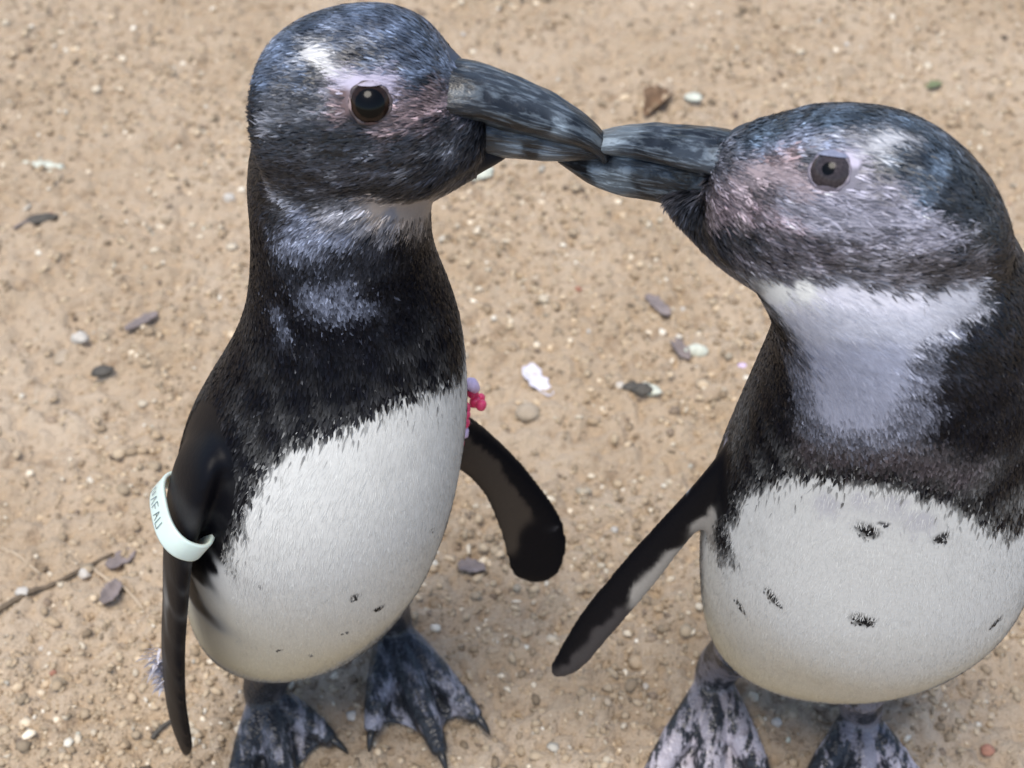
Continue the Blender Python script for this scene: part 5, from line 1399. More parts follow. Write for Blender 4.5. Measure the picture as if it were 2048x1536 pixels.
T['B_billseeds'] = [  # pale samples raised to put reflected sky into the horn colour
 [0.0403, -0.0066, 0.4279, 0.28, 0.335, 0.38, 0.9],
 [0.0415, 0.0075, 0.4173, 0.28, 0.335, 0.38, 0.9],
 [0.0458, -0.0091, 0.4322, 0.28, 0.335, 0.38, 0.9],
 [0.047, 0.0038, 0.4225, 0.28, 0.335, 0.38, 0.9],
 [0.0366, -0.0064, 0.4241, 0.28, 0.335, 0.38, 0.9],
 [0.0377, 0.0095, 0.412, 0.28, 0.335, 0.38, 0.9],
 [0.0355, -0.0022, 0.4071, 0.28, 0.335, 0.38, 0.9],
 [0.0363, 0.01, 0.3976, 0.28, 0.335, 0.38, 0.9],
 [0.0384, -0.005, 0.4056, 0.28, 0.335, 0.38, 0.9],
 [0.0393, 0.0058, 0.3969, 0.28, 0.335, 0.38, 0.9],
 [0.0429, -0.0073, 0.4137, 0.28, 0.335, 0.38, 0.9],
 [0.0444, 0.0091, 0.4008, 0.28, 0.335, 0.38, 0.9],
 [0.054, -0.0169, 0.4175, 0.28, 0.335, 0.38, 0.9],
 [0.0559, 0.0003, 0.4039, 0.28, 0.335, 0.38, 0.9],
 [0.0804, -0.0381, 0.446, 0.28, 0.335, 0.38, 0.9],
 [0.0837, -0.0192, 0.4315, 0.28, 0.335, 0.38, 0.9],
 [0.0586, -0.0152, 0.4379, 0.075, 0.09, 0.11, 1],
 [0.0598, -0.0049, 0.4303, 0.075, 0.09, 0.11, 1],
 [0.0614, -0.0311, 0.4359, 0.075, 0.09, 0.11, 1],
 [0.0641, -0.0105, 0.4199, 0.075, 0.09, 0.11, 1],
 [0.0698, -0.0389, 0.4396, 0.075, 0.09, 0.11, 1],
 [0.0732, -0.0164, 0.4221, 0.075, 0.09, 0.11, 1],
 [0.0768, -0.0426, 0.4414, 0.075, 0.09, 0.11, 1],
 [0.0805, -0.0202, 0.4238, 0.075, 0.09, 0.11, 1],
 [0.054, -0.0142, 0.4203, 0.075, 0.09, 0.11, 1],
 [0.056, 0.0035, 0.4065, 0.075, 0.09, 0.11, 1],
 [0.0667, -0.0296, 0.4418, 0.075, 0.09, 0.11, 1],
 [0.0694, -0.0104, 0.4272, 0.075, 0.09, 0.11, 1],
 [0.082, -0.0438, 0.4434, 0.075, 0.09, 0.11, 1],
 [0.0857, -0.0229, 0.4272, 0.075, 0.09, 0.11, 1],
 [0.0456, -0.0166, 0.4295, 0.075, 0.09, 0.11, 1],
 [0.0473, 0.0021, 0.4152, 0.075, 0.09, 0.11, 1],
 [0.0373, -0.0012, 0.4114, 0.075, 0.09, 0.11, 1],
 [0.0384, 0.0126, 0.4007, 0.075, 0.09, 0.11, 1],
 [0.0529, -0.0168, 0.4356, 0.012, 0.013, 0.016, 1],
 [0.0545, -0.0017, 0.4242, 0.012, 0.013, 0.016, 1],
 [0.0619, -0.0202, 0.4394, 0.012, 0.013, 0.016, 1],
 [0.0637, -0.0069, 0.4293, 0.012, 0.013, 0.016, 1],
 [0.0707, -0.0254, 0.4432, 0.012, 0.013, 0.016, 1],
 [0.0726, -0.0122, 0.4333, 0.012, 0.013, 0.016, 1],
 [0.0758, -0.0291, 0.4449, 0.012, 0.013, 0.016, 1],
 [0.078, -0.0154, 0.4345, 0.012, 0.013, 0.016, 1],
 [0.0491, -0.0198, 0.4319, 0.012, 0.013, 0.016, 1],
 [0.0511, -0.0005, 0.4171, 0.012, 0.013, 0.016, 1],
 [0.058, -0.0254, 0.4362, 0.012, 0.013, 0.016, 1],
 [0.0603, -0.0065, 0.4217, 0.012, 0.013, 0.016, 1],
 [0.0257, 0.0061, 0.4045, 0.012, 0.013, 0.016, 1],
 [0.0261, 0.0146, 0.3978, 0.012, 0.013, 0.016, 1],
 [0.0296, 0.0022, 0.4049, 0.012, 0.013, 0.016, 1],
 [0.0302, 0.0123, 0.397, 0.012, 0.013, 0.016, 1],
 [0.0523, -0.0173, 0.4129, 0.012, 0.013, 0.016, 1],
 [0.0539, -0.0028, 0.4012, 0.012, 0.013, 0.016, 1],
 [0.0559, -0.0193, 0.417, 0.012, 0.013, 0.016, 1],
 [0.0578, -0.0024, 0.4035, 0.012, 0.013, 0.016, 1],
 [0.0634, -0.0264, 0.414, 0.012, 0.013, 0.016, 1],
 [0.065, -0.0141, 0.404, 0.012, 0.013, 0.016, 1],
 [0.0721, -0.0338, 0.4188, 0.012, 0.013, 0.016, 1],
 [0.0746, -0.0175, 0.4054, 0.012, 0.013, 0.016, 1],
 [0.0751, -0.0345, 0.4267, 0.012, 0.013, 0.016, 1],
 [0.0787, -0.0125, 0.409, 0.012, 0.013, 0.016, 1],
 [0.0665, -0.0253, 0.4242, 0.012, 0.013, 0.016, 1],
 [0.0692, -0.0063, 0.4092, 0.012, 0.013, 0.016, 1],
]
T['B_eye'] = [
 [0.1098, -0.073, 0.4637, -0.3397, -0.6003, 0.724],
 [0.1318, -0.0253, 0.4318, -0.1884, 0.8568, 0.4799],
]
T['n_feathers'] = 130000
T['A_headz'] = (.375, .415)
T['B_headz'] = (.365, .415)
# tails: short stiff wedges behind the body, half axes are width and thickness
T['A_tail'] = [[-.135, .045, .10, .030, -.006, 0, 0, .008, .022], [-.150, .075, .065, .026, -.006, 0, 0, .006, .012], [-.160, .100, .038, .018, -.004, 0, 0, .004, .007], [-.165, .115, .024, .008, -.002, 0, 0, .002, .003]]
T['B_tail'] = [[.180, .03, .09, .032, 0, 0, 0, .010, .022], [.184, .065, .055, .028, 0, 0, 0, .006, .012], [.187, .09, .032, .020, 0, 0, 0, .004, .007], [.189, .105, .020, .008, 0, 0, 0, .002, .003]]


# ------------------------------------------------------------------ numeric helpers
def nrm(v):
    return v / np.maximum(np.linalg.norm(v, axis=-1, keepdims=True), 1e-9)

def _hash(i, j, k, s):
    n = (i * 374761393 + j * 668265263 + k * 2147483647 + s * 1274126177) & 0xFFFFFFFF
    n = ((n ^ (n >> 13)) * 1274126177) & 0xFFFFFFFF
    return ((n ^ (n >> 16)) & 0xFFFFFF) / float(0xFFFFFF)

def vnoise(P, scale, seed=0):
    """value noise in -1..1 for an (n,3) array"""
    Q = P * scale
    I = np.floor(Q).astype(np.int64)
    f = Q - I
    f = f * f * (3 - 2 * f)
    out = 0
    for a in (0, 1):
        for b in (0, 1):
            for c in (0, 1):
                wgt = (f[:, 0] if a else 1 - f[:, 0]) * (f[:, 1] if b else 1 - f[:, 1]) * (f[:, 2] if c else 1 - f[:, 2])
                out = out + wgt * _hash(I[:, 0] + a, I[:, 1] + b, I[:, 2] + c, seed)
    return out * 2 - 1

def sstep(a, b, x):
    t = np.clip((x - a) / (b - a), 0, 1)
    return t * t * (3 - 2 * t)

def catmull(rows, n):
    R = np.array(rows, float)
    m = len(R)
    out = []
    for i in range(m - 1):
        p0, p1, p2, p3 = R[max(i - 1, 0)], R[i], R[i + 1], R[min(i + 2, m - 1)]
        for q in range(n):
            t = q / n
            out.append(.5 * (2 * p1 + (p2 - p0) * t + (2 * p0 - 5 * p1 + 4 * p2 - p3) * t * t + (3 * p1 - p0 - 3 * p2 + p3) * t ** 3))
    out.append(R[-1])
    return np.array(out)

def loft(rows, n=6, m=32, egg=0.0, power=1.0, cap=0.5, flat=0, even=0):
    """closed skin over elliptic sections (centre, half axis 1, half axis 2); returns verts, faces, (s, phi)"""
    S = catmull(rows, n)
    for _ in range(even):              # even out ripples between the measured sections
        S[1:-1] = .25 * S[:-2] + .5 * S[1:-1] + .25 * S[2:]
    phi = np.arange(m) / m * 2 * math.pi
    V, uv = [], []
    for r in S:
        c, a, b = r[0:3], r[3:6], r[6:9]
        ca = np.sign(np.cos(phi)) * np.abs(np.cos(phi)) ** power
        sb = np.sign(np.sin(phi)) * np.abs(np.sin(phi)) ** power
        if flat:                      # boxy towards one side, so two halves meet flush
            h = np.cos(phi) * flat < 0
            ca = np.where(h, np.sign(np.cos(phi)) * np.abs(np.cos(phi)) ** .42, np.cos(phi))
            sb = np.where(h, np.sign(np.sin(phi)) * np.abs(np.sin(phi)) ** .42, np.sin(phi))
        V.append(c + ca[:, None] * a + (sb * (1 - egg * ca))[:, None] * b)
    k = len(S)
    d0 = nrm(S[0, 0:3] - S[1, 0:3]) * np.linalg.norm(S[0, 6:9]) * cap
    d1 = nrm(S[-1, 0:3] - S[-2, 0:3]) * np.linalg.norm(S[-1, 6:9]) * cap
    L = np.concatenate([[0], np.cumsum(np.linalg.norm(np.diff(S[:, 0:3], axis=0), axis=1))])
    for i in range(k):
        for p in phi:
            uv.append((L[i], p, 0))
    V = np.concatenate(V)
    # rounded end caps: one shrunken ring and a pole
    def ring(r, d):
        return r[0:3] + d * .75 + .62 * (np.cos(phi)[:, None] * r[3:6] + (np.sin(phi) * (1 - egg * np.cos(phi)))[:, None] * r[6:9])
    V = np.concatenate([V, ring(S[0], d0), ring(S[-1], d1), [S[0, 0:3] + d0], [S[-1, 0:3] + d1]])
    uv += [(0, p, 0) for p in phi] + [(L[-1], p, 0) for p in phi] + [(0, 0, 0), (L[-1], 0, 0)]
    F = []
    for i in range(k - 1):
        for j in range(m):
            F.append((i * m + j, i * m + (j + 1) % m, (i + 1) * m + (j + 1) % m, (i + 1) * m + j))
    r0, r1, p0, p1 = k * m, k * m + m, k * m + 2 * m, k * m + 2 * m + 1
    for j in range(m):
        j2 = (j + 1) % m
        F.append((r0 + j, r0 + j2, j2, j))
        F.append((p0, r0 + j2, r0 + j))
        F.append(((k - 1) * m + j, (k - 1) * m + j2, r1 + j2, r1 + j))
        F.append((r1 + j, r1 + j2, p1))
    return V, F, np.array(uv)

def tubev(pts, rad, m=10, n=5):
    """round tube through points"""
    P = catmull([list(p) + [r] for p, r in zip(pts, rad)], n)
    rows = []
    T = nrm(np.gradient(P[:, :3], axis=0))
    ref = np.array([0, 0, 1.0]) if abs(T[0][2]) < .8 else np.array([1.0, 0, 0])
    for p, t in zip(P, T):
        a = nrm(np.cross(t, ref)); b = np.cross(a, t)
        rows.append([*p[:3], *(a * p[3]), *(b * p[3])])
    return loft(rows, 1, m)[:2]

def mesh_of(name, V, F, smooth=True):
    me = bpy.data.meshes.new(name)
    me.from_pydata([tuple(map(float, v)) for v in V], [], [tuple(int(i) for i in f) for f in F])
    bm = bmesh.new(); bm.from_mesh(me)
    bmesh.ops.recalc_face_normals(bm, faces=bm.faces)
    bm.to_mesh(me); bm.free()
    if smooth:
        me.polygons.foreach_set('use_smooth', [True] * len(me.polygons))
    return me

def join_parts(parts):
    V, F, o = [], [], 0
    for v, f in parts:
        V.append(np.asarray(v)); F += [tuple(i + o for i in g) for g in f]; o += len(v)
    return np.concatenate(V), F

def add(name, me, mat=None, parent=None):
    o = bpy.data.objects.new(name, me)
    COL.objects.link(o)
    if mat is not None and me is not None:
        me.materials.clear(); me.materials.append(mat)
    if parent is not None:
        o.parent = parent
    return o

def tag(o, label=None, cat=None, group=None, kind=None):
    for k, v in (('label', label), ('category', cat), ('group', group), ('kind', kind)):
        if v: o[k] = v
    return o

def thing(name, loc, label, cat, group=None):
    o = bpy.data.objects.new(name, None)
    o.empty_display_size = .02
    COL.objects.link(o)
    o.location = loc
    return tag(o, label, cat, group)

def remesh(V, F, voxel, smooth, name='body'):
    """fuse overlapping closed shells into one continuous skin"""
    me = mesh_of(name, V, F)
    o = bpy.data.objects.new('tmp', me)
    COL.objects.link(o)
    m = o.modifiers.new('r', 'REMESH'); m.mode = 'VOXEL'; m.voxel_size = voxel
    s = o.modifiers.new('s', 'SMOOTH'); s.factor = .5; s.iterations = smooth
    dg = bpy.context.evaluated_depsgraph_get()
    dg.update()
    res = bpy.data.meshes.new_from_object(o.evaluated_get(dg))
    bpy.data.objects.remove(o); bpy.data.meshes.remove(me)
    res.name = name
    res.polygons.foreach_set('use_smooth', [True] * len(res.polygons))
    return res

def verts(me):
    a = np.empty(len(me.vertices) * 3); me.vertices.foreach_get('co', a)
    return a.reshape(-1, 3)

def vnormals(me):
    a = np.empty(len(me.vertices) * 3); me.vertices.foreach_get('normal', a)
    return a.reshape(-1, 3)

def set_verts(me, V):
    me.vertices.foreach_set('co', np.asarray(V).ravel()); me.update()

def set_col(me, C, name='Col'):
    at = me.color_attributes.new(name, 'FLOAT_COLOR', 'POINT')
    at.data.foreach_set('color', np.concatenate([C, np.ones((len(C), 1))], 1).ravel())

def set_vec(me, A, name):
    at = me.attributes.new(name, 'FLOAT_VECTOR', 'POINT')
    at.data.foreach_set('vector', np.asarray(A, float).ravel())

# ------------------------------------------------------------------ materials
class NT:
    def __init__(s, name):
        s.m = bpy.data.materials.new(name); s.m.use_nodes = True
        s.t = s.m.node_tree; s.b = s.t.nodes['Principled BSDF']
    def n(s, typ, **kw):
        x = s.t.nodes.new(typ)
        for k, v in kw.items():
            if k.startswith('i_'):
                x.inputs[int(k[2:]) if k[2:].isdigit() else k[2:]].default_value = v
            else:
                setattr(x, k, v)
        return x
    def l(s, a, b): s.t.links.new(a, b)
    def set(s, **kw):
        for k, v in kw.items(): s.b.inputs[k.replace('_', ' ')].default_value = v
    def ramp(s, fac, stops):
        r = s.n('ShaderNodeValToRGB')
        while len(r.color_ramp.elements) < len(stops): r.color_ramp.elements.new(.5)
        for e, (p, c) in zip(r.color_ramp.elements, stops):
            e.position = p; e.color = (*c, 1)
        s.l(fac, r.inputs[0]); return r.outputs[0]
    def noise(s, vec, scale, detail=3, rough=.55):
        x = s.n('ShaderNodeTexNoise'); x.inputs['Scale'].default_value = scale
        x.inputs['Detail'].default_value = detail; x.inputs['Roughness'].default_value = rough
        if vec is not None: s.l(vec, x.inputs['Vector'])
        return x.outputs['Fac']
    def mix(s, fac, a, b, mode='MIX'):
        x = s.n('ShaderNodeMix', data_type='RGBA', blend_type=mode)
        for sock, val in ((x.inputs[0], fac), (x.inputs[6], a), (x.inputs[7], b)):
            if isinstance(val, bpy.types.NodeSocket): s.l(val, sock)
            elif isinstance(val, tuple): sock.default_value = (*val, 1)
            else: sock.default_value = val
        return x.outputs[2]
    def bump(s, h, strength, dist):
        x = s.n('ShaderNodeBump'); x.inputs['Strength'].default_value = strength; x.inputs['Distance'].default_value = dist
        s.l(h, x.inputs['Height']); s.l(x.outputs[0], s.b.inputs['Normal'])
    def obj(s): return s.n('ShaderNodeTexCoord').outputs['Object']
    def attr(s, name, out='Color'): return s.n('ShaderNodeAttribute', attribute_name=name).outputs[out]

def mat_plumage():
    k = NT('plumage')
    k.l(k.attr('Col'), k.b.inputs['Base Color'])
    k.set(Roughness=.42)
    k.l(k.attr('gloss', 'Fac'), k.b.inputs['Specular IOR Level'])
    return k.m

def mat_skin():
    k = NT('feathered_skin')
    c = k.attr('Col')
    n = k.noise(k.obj(), 700, 3)
    k.l(k.mix(n, k.mix(.2, c, (0, 0, 0)), c), k.b.inputs['Base Color'])
    k.set(Roughness=.5, Specular_IOR_Level=.10)
    k.bump(k.noise(k.obj(), 420, 2), .15, .0008)
    return k.m

def mat_bill():
    k = NT('bill_horn')
    v = k.attr('loc', 'Vector')
    mp = k.n('ShaderNodeMapping'); mp.inputs['Scale'].default_value = (8.5, 5.5, 5.5); k.l(v, mp.inputs[0])
    n1 = k.noise(mp.outputs[0], 1.0, 4, .65)
    n2 = k.noise(k.obj(), 260, 3)
    c = k.attr('Col')
    pale = k.ramp(n1, [(.51, (0, 0, 0)), (.63, (1, 1, 1))])
    col = k.mix(pale, k.mix(.62, c, (.004, .005, .006)), k.mix(.18, c, (.34, .41, .46)))
    k.l(k.mix(k.ramp(n2, [(.6, (0, 0, 0)), (.8, (.12, .12, .12))]), col, (.25, .25, .24)), k.b.inputs['Base Color'])
    k.set(Roughness=.29, Specular_IOR_Level=.45)
    k.bump(n1, .6, .0014)
    return k.m

def mat_foot(name, lo, hi):
    k = NT(name)
    o = k.obj()
    n = k.noise(k.attr('loc', 'Vector'), 105, 5, .68)
    n2 = k.noise(o, 420, 2)
    f = k.ramp(n, [(lo, (0, 0, 0)), (hi, (1, 1, 1))])
    pink = k.mix(n2, *((.20, .19, .21), (.33, .32, .36)) if name.startswith('dark') else ((.36, .31, .33), (.50, .47, .52)))  # grey of the dark feet also paints in wet highlights as streaks
    blk = k.mix(n2, (.008, .009, .011), (.035, .037, .042))
    tg = k.attr('Col')
    f2 = k.mix(1.0, f, tg, 'MULTIPLY')
    k.l(k.mix(f2, blk, pink), k.b.inputs['Base Color'])
    k.set(Roughness=.36, Specular_IOR_Level=.4)
    vo = k.n('ShaderNodeTexVoronoi'); vo.inputs['Scale'].default_value = 480; k.l(o, vo.inputs['Vector'])
    k.bump(vo.outputs[0], .5, .0012)
    return k.m

def mat_plain(name, col, rough=.5, var=.25, scale=120, bump=.2, dist=.001, spec=.5, **kw):
    k = NT(name)
    o = k.obj()
    n = k.noise(o, scale, 4, .6)
    a = tuple(x * (1 - var) for x in col); b = tuple(min(1, x * (1 + var)) for x in col)
    k.l(k.ramp(n, [(.3, a), (.7, b)]), k.b.inputs['Base Color'])
    k.set(Roughness=rough, Specular_IOR_Level=spec, **kw)
    if bump: k.bump(k.noise(o, scale * 3, 3), bump, dist)
    return k.m

def mat_ground():
    k = NT('sandy_soil')
    o = k.obj()
    n1 = k.noise(o, 7, 5, .6); n2 = k.noise(o, 60, 5, .65); n3 = k.noise(o, 420, 3, .6)
    base = k.ramp(n1, [(.3, (.41, .308, .202)), (.5, (.478, .369, .258)), (.72, (.545, .44, .325))])
    c = k.mix(k.ramp(n2, [(.30, (.8, .8, .8)), (.46, (0, 0, 0))]), base, (.27, .19, .12))
    c = k.mix(k.ramp(n2, [(.6, (0, 0, 0)), (.8, (.5, .5, .5))]), c, (.55, .44, .31))
    c = k.mix(k.ramp(n3, [(.6, (0, 0, 0)), (.75, (.55, .55, .55))]), c, (.62, .52, .40))
    c = k.mix(k.ramp(n3, [(.25, (.5, .5, .5)), (.4, (0, 0, 0))]), c, (.20, .14, .09))
    k.l(c, k.b.inputs['Base Color'])
    k.set(Roughness=.9, Specular_IOR_Level=.2)
    k.bump(n3, 1.0, .0035)
    return k.m

def mat_attr(name, rough=.8, spec=.3):
    k = NT(name)
    k.l(k.attr('Col'), k.b.inputs['Base Color'])
    k.set(Roughness=rough, Specular_IOR_Level=spec)
    k.bump(k.noise(k.obj(), 600, 2), .3, .001)
    return k.m

M = dict(plumage=mat_plumage(), skin=mat_skin(), bill=mat_bill(),
         footdark=mat_foot('dark_mottled_foot_skin', .49, .60), footpale=mat_foot('pale_mottled_foot_skin', .46, .53),
         ground=mat_ground(), grain=mat_attr('grit'),
         claw=mat_plain('claw_horn', (.02, .018, .016), .35),
         eyeball=mat_plain('eye_dark', (.006, .005, .005), .14, 0.1, bump=0, spec=.16),
         iris_brown=mat_plain('iris_dark_brown', (.018, .010, .007), .14, .4, 900, 0, spec=.16),
         iris_grey=mat_plain('iris_grey_brown', (.040, .033, .036), .15, .4, 900, 0, spec=.16),
         pupil=mat_plain('pupil_black', (.002, .002, .002), .12, 0, bump=0, spec=.16),
         lid_dark=mat_plain('eyelid_dark', (.05, .035, .035), .45, .3, 400),
         lid_grey=mat_plain('eyelid_lilac', (.16, .14, .17), .5, .3, 400),
         lid_lilac=mat_plain('eyelid_lilac_white', (.36, .32, .38), .5, .3, 400),
         lid_blue=mat_plain('eyelid_blue_grey', (.20, .21, .28), .5, .3, 400),
         lid_pink=mat_plain('eyelid_dusky_pink', (.10, .065, .065), .5, .3, 400),
         sclera=mat_plain('eye_corner_pink', (.36, .27, .26), .3, .2, 300, 0),
         band=mat_plain('mint_white_plastic', (.60, .68, .61), .35, .05, 60, 0, Subsurface_Weight=.1),
         ink=mat_plain('grey_ink', (.10, .13, .14), .6, .3, 300, 0),
         pink=mat_plain('pink_rubber', (.75, .06, .16), .4, .2, 200),
         lilac=mat_plain('lilac_rubber', (.62, .50, .70), .5, .15, 200),
         white=mat_plain('chalky_white', (.50, .46, .40), .7, .15, 160, .4),
         whitegreen=mat_plain('pale_dropping', (.55, .56, .46), .7, .25, 160, .4),
         down=mat_plain('down_white', (.62, .60, .66), .8, .15, 160, 0),
         tan=mat_plain('tan_stone', (.37, .30, .22), .8, .15, 110, .5),
         dark=mat_plain('dark_stone', (.07, .062, .05), .7, .3, 160, .5),
         slate=mat_plain('slate_bark', (.20, .165, .155), .75, .3, 130, .6),
         umber=mat_plain('dry_leaf', (.17, .105, .06), .75, .3, 130, .5),
         twig=mat_plain('twig_bark', (.13, .095, .06), .8, .3, 220, .6),
         straw=mat_plain('straw', (.46, .36, .25), .7, .2, 220, .3),
         green=mat_plain('green_leaf', (.15, .18, .09), .6, .2, 150, .3),
         brick=mat_plain('red_stone', (.36, .17, .11), .8, .2, 150, .5))

# ------------------------------------------------------------------ ground
def axis(lo, hi, step, far):
    c = list(np.arange(lo, hi + 1e-6, step))
    a, s = [], step
    x = lo
    while x > -far: s *= 1.45; x -= s; a.append(x)
    b, s = [], step
    x = hi
    while x < far: s *= 1.45; x += s; b.append(x)
    return np.array(a[::-1] + c + b)

def gheight(x, y):
    P = np.stack([x, y, np.zeros_like(x)], 1)
    h = vnoise(P, 5, 1) * .0035 + vnoise(P, 16, 2) * .0026 + vnoise(P, 45, 3) * .0022
    r = vnoise(P + .1, 110, 4)
    h += r * .0036 + vnoise(P, 210, 5) * .0032
    Pd = np.stack([x * 1.0 + y * .55, (y - x * .45) * 2.2, np.zeros_like(x)], 1)
    h += -.0022 * sstep(.35, .8, vnoise(Pd, 28, 8))           # little scuffs and scrape marks
    h += .0016 * sstep(.3, .9, vnoise(P, 75, 9))
    return h - .002

gx = axis(-.66, .66, .0024, 60); gy = axis(-.20, .98, .0024, 60)
X, Y = np.meshgrid(gx, gy)
Z = gheight(X.ravel(), Y.ravel())
V = np.stack([X.ravel(), Y.ravel(), Z], 1)
nx, ny = len(gx), len(gy)
idx = np.arange(nx * ny).reshape(ny, nx)
Fq = np.stack([idx[:-1, :-1], idx[:-1, 1:], idx[1:, 1:], idx[1:, :-1]], -1).reshape(-1, 4)
me = bpy.data.meshes.new('ground')
me.vertices.add(len(V)); me.vertices.foreach_set('co', V.ravel())
me.loops.add(len(Fq) * 4); me.loops.foreach_set('vertex_index', Fq.ravel())
me.polygons.add(len(Fq)); me.polygons.foreach_set('loop_start', np.arange(len(Fq)) * 4)
me.polygons.foreach_set('use_smooth', np.ones(len(Fq), bool))
me.update(calc_edges=True)
tag(add('ground', me, M['ground']), 'trodden sandy beige soil with fine grit', None, None, 'structure')

def gz(x, y): return float(gheight(np.array([x]), np.array([y]))[0])

# grit: uncountable crumbs of soil and grains of sand, one scattered mass
def ico(sub):
    bm = bmesh.new(); bmesh.ops.create_icosphere(bm, subdivisions=sub, radius=1)
    v = np.array([x.co[:] for x in bm.verts]); f = [tuple(q.index for q in p.verts) for p in bm.faces]
    bm.free(); return v, f

def grit(n, rlo, rhi, pal, pw):
    iv, jf = ico(1)
    jf = np.array(jf); nv = len(iv)
    y = -.12 + rng.random(n) ** 1.15 * 1.02
    x = (rng.random(n) * 2 - 1) * (.36 + .26 * np.clip(y, 0, 1))
    keep = vnoise(np.stack([x, y, 0 * x], 1), 9, 21) + rng.normal(0, .6, n) > -.35
    x, y = x[keep], y[keep]; n = len(x)
    r = rlo * (rhi / rlo) ** (rng.random(n) ** 2.2)
    sc = r[:, None] * (1 + .35 * rng.normal(size=(n, 3))).clip(.5, 1.7)
    sc[:, 2] *= .7
    a = rng.random(n) * 6.28
    B = iv[None] * (1 + .16 * rng.normal(size=(n, nv, 1)))
    B = B * sc[:, None]
    ca, sa = np.cos(a)[:, None], np.sin(a)[:, None]
    W = np.stack([B[..., 0] * ca - B[..., 1] * sa + x[:, None], B[..., 0] * sa + B[..., 1] * ca + y[:, None],
                  B[..., 2] + (gheight(x, y) + r * .18)[:, None]], -1).reshape(-1, 3)
    Fs = (jf[None] + (np.arange(n) * nv)[:, None, None]).reshape(-1, 3)
    p = np.array(pal)[rng.choice(len(pal), n, p=pw)] * (1 + .18 * rng.normal(size=(n, 1))).clip(.5, 1.5)
    return W, Fs, np.repeat(p, nv, 0)

def raw_mesh(name, V, Ft, C=None, smooth=True):
    me = bpy.data.meshes.new(name)
    k = Ft.shape[1]
    me.vertices.add(len(V)); me.vertices.foreach_set('co', V.ravel())
    me.loops.add(len(Ft) * k); me.loops.foreach_set('vertex_index', Ft.ravel())
    me.polygons.add(len(Ft)); me.polygons.foreach_set('loop_start', np.arange(len(Ft)) * k)
    me.polygons.foreach_set('use_smooth', np.full(len(Ft), smooth))
    me.update(calc_edges=True)
    if C is not None: set_col(me, C)
    return me

Vg, Fg, Cg = grit(52000, .0009, .0036, [(.43, .335, .225), (.34, .255, .165), (.60, .51, .38), (.22, .165, .115), (.66, .60, .49)], [.52, .34, .08, .04, .02])
tag(add('grit', raw_mesh('grit', Vg, Fg, Cg), M['grain']), 'loose grit and soil crumbs strewn over the sandy ground', 'grit', None, 'stuff')

# ------------------------------------------------------------------ birds
def seed_colour(P, seeds, p=7.0, warp=.0022, seed=0):
    """plumage colour at points: soft nearest-neighbour blend of colour samples (world positions), some holding painted sky sheen"""
    if len(seeds) == 0: return np.full((len(P), 3), .1)
    S = np.array(seeds)
    Q = P + warp * np.stack([vnoise(P, 130, seed + 1), vnoise(P, 130, seed + 2), vnoise(P, 130, seed + 3)], 1)
    out = np.empty((len(P), 3))
    for i in range(0, len(P), 20000):
        d2 = ((Q[i:i + 20000, None, :] - S[None, :, :3]) ** 2).sum(-1)
        d2 = d2 / (S[None, :, 6] ** 2)
        wt = 1.0 / (d2 + 1e-9) ** (p / 2)
        wt /= wt.sum(1, keepdims=True)
        out[i:i + 20000] = wt @ S[:, 3:6]
    return out

def spots_on(P, C, spots):
    for x, y, z, r, ax, ay, az, el, cr, cg, cb in spots:
        d = P - np.array([x, y, z]); a = np.array([ax, ay, az])
        al = d @ a; q = np.sqrt(((d - al[:, None] * a) ** 2).sum(1) + (al / el) ** 2)
        q = q + .0009 * vnoise(P, 500, 33)
        t = (1 - sstep(r * .55, r * 1.15, q))[:, None]
        C = C * (1 - t) + np.array([cr, cg, cb]) * t
    return C

def belly_soil_shade(P, C):
    """yellowish soiling of the white feathers low on the belly, plus painted shading"""
    m = (1 - sstep(.09, .235, P[:, 2] + .018 * vnoise(P, 22, 51))) * sstep(.3, .6, C.mean(1))
    return C * (1 - m[:, None] * np.array([.12, .22, .44]))  # soil tint that also paints the belly's shading, stronger downward

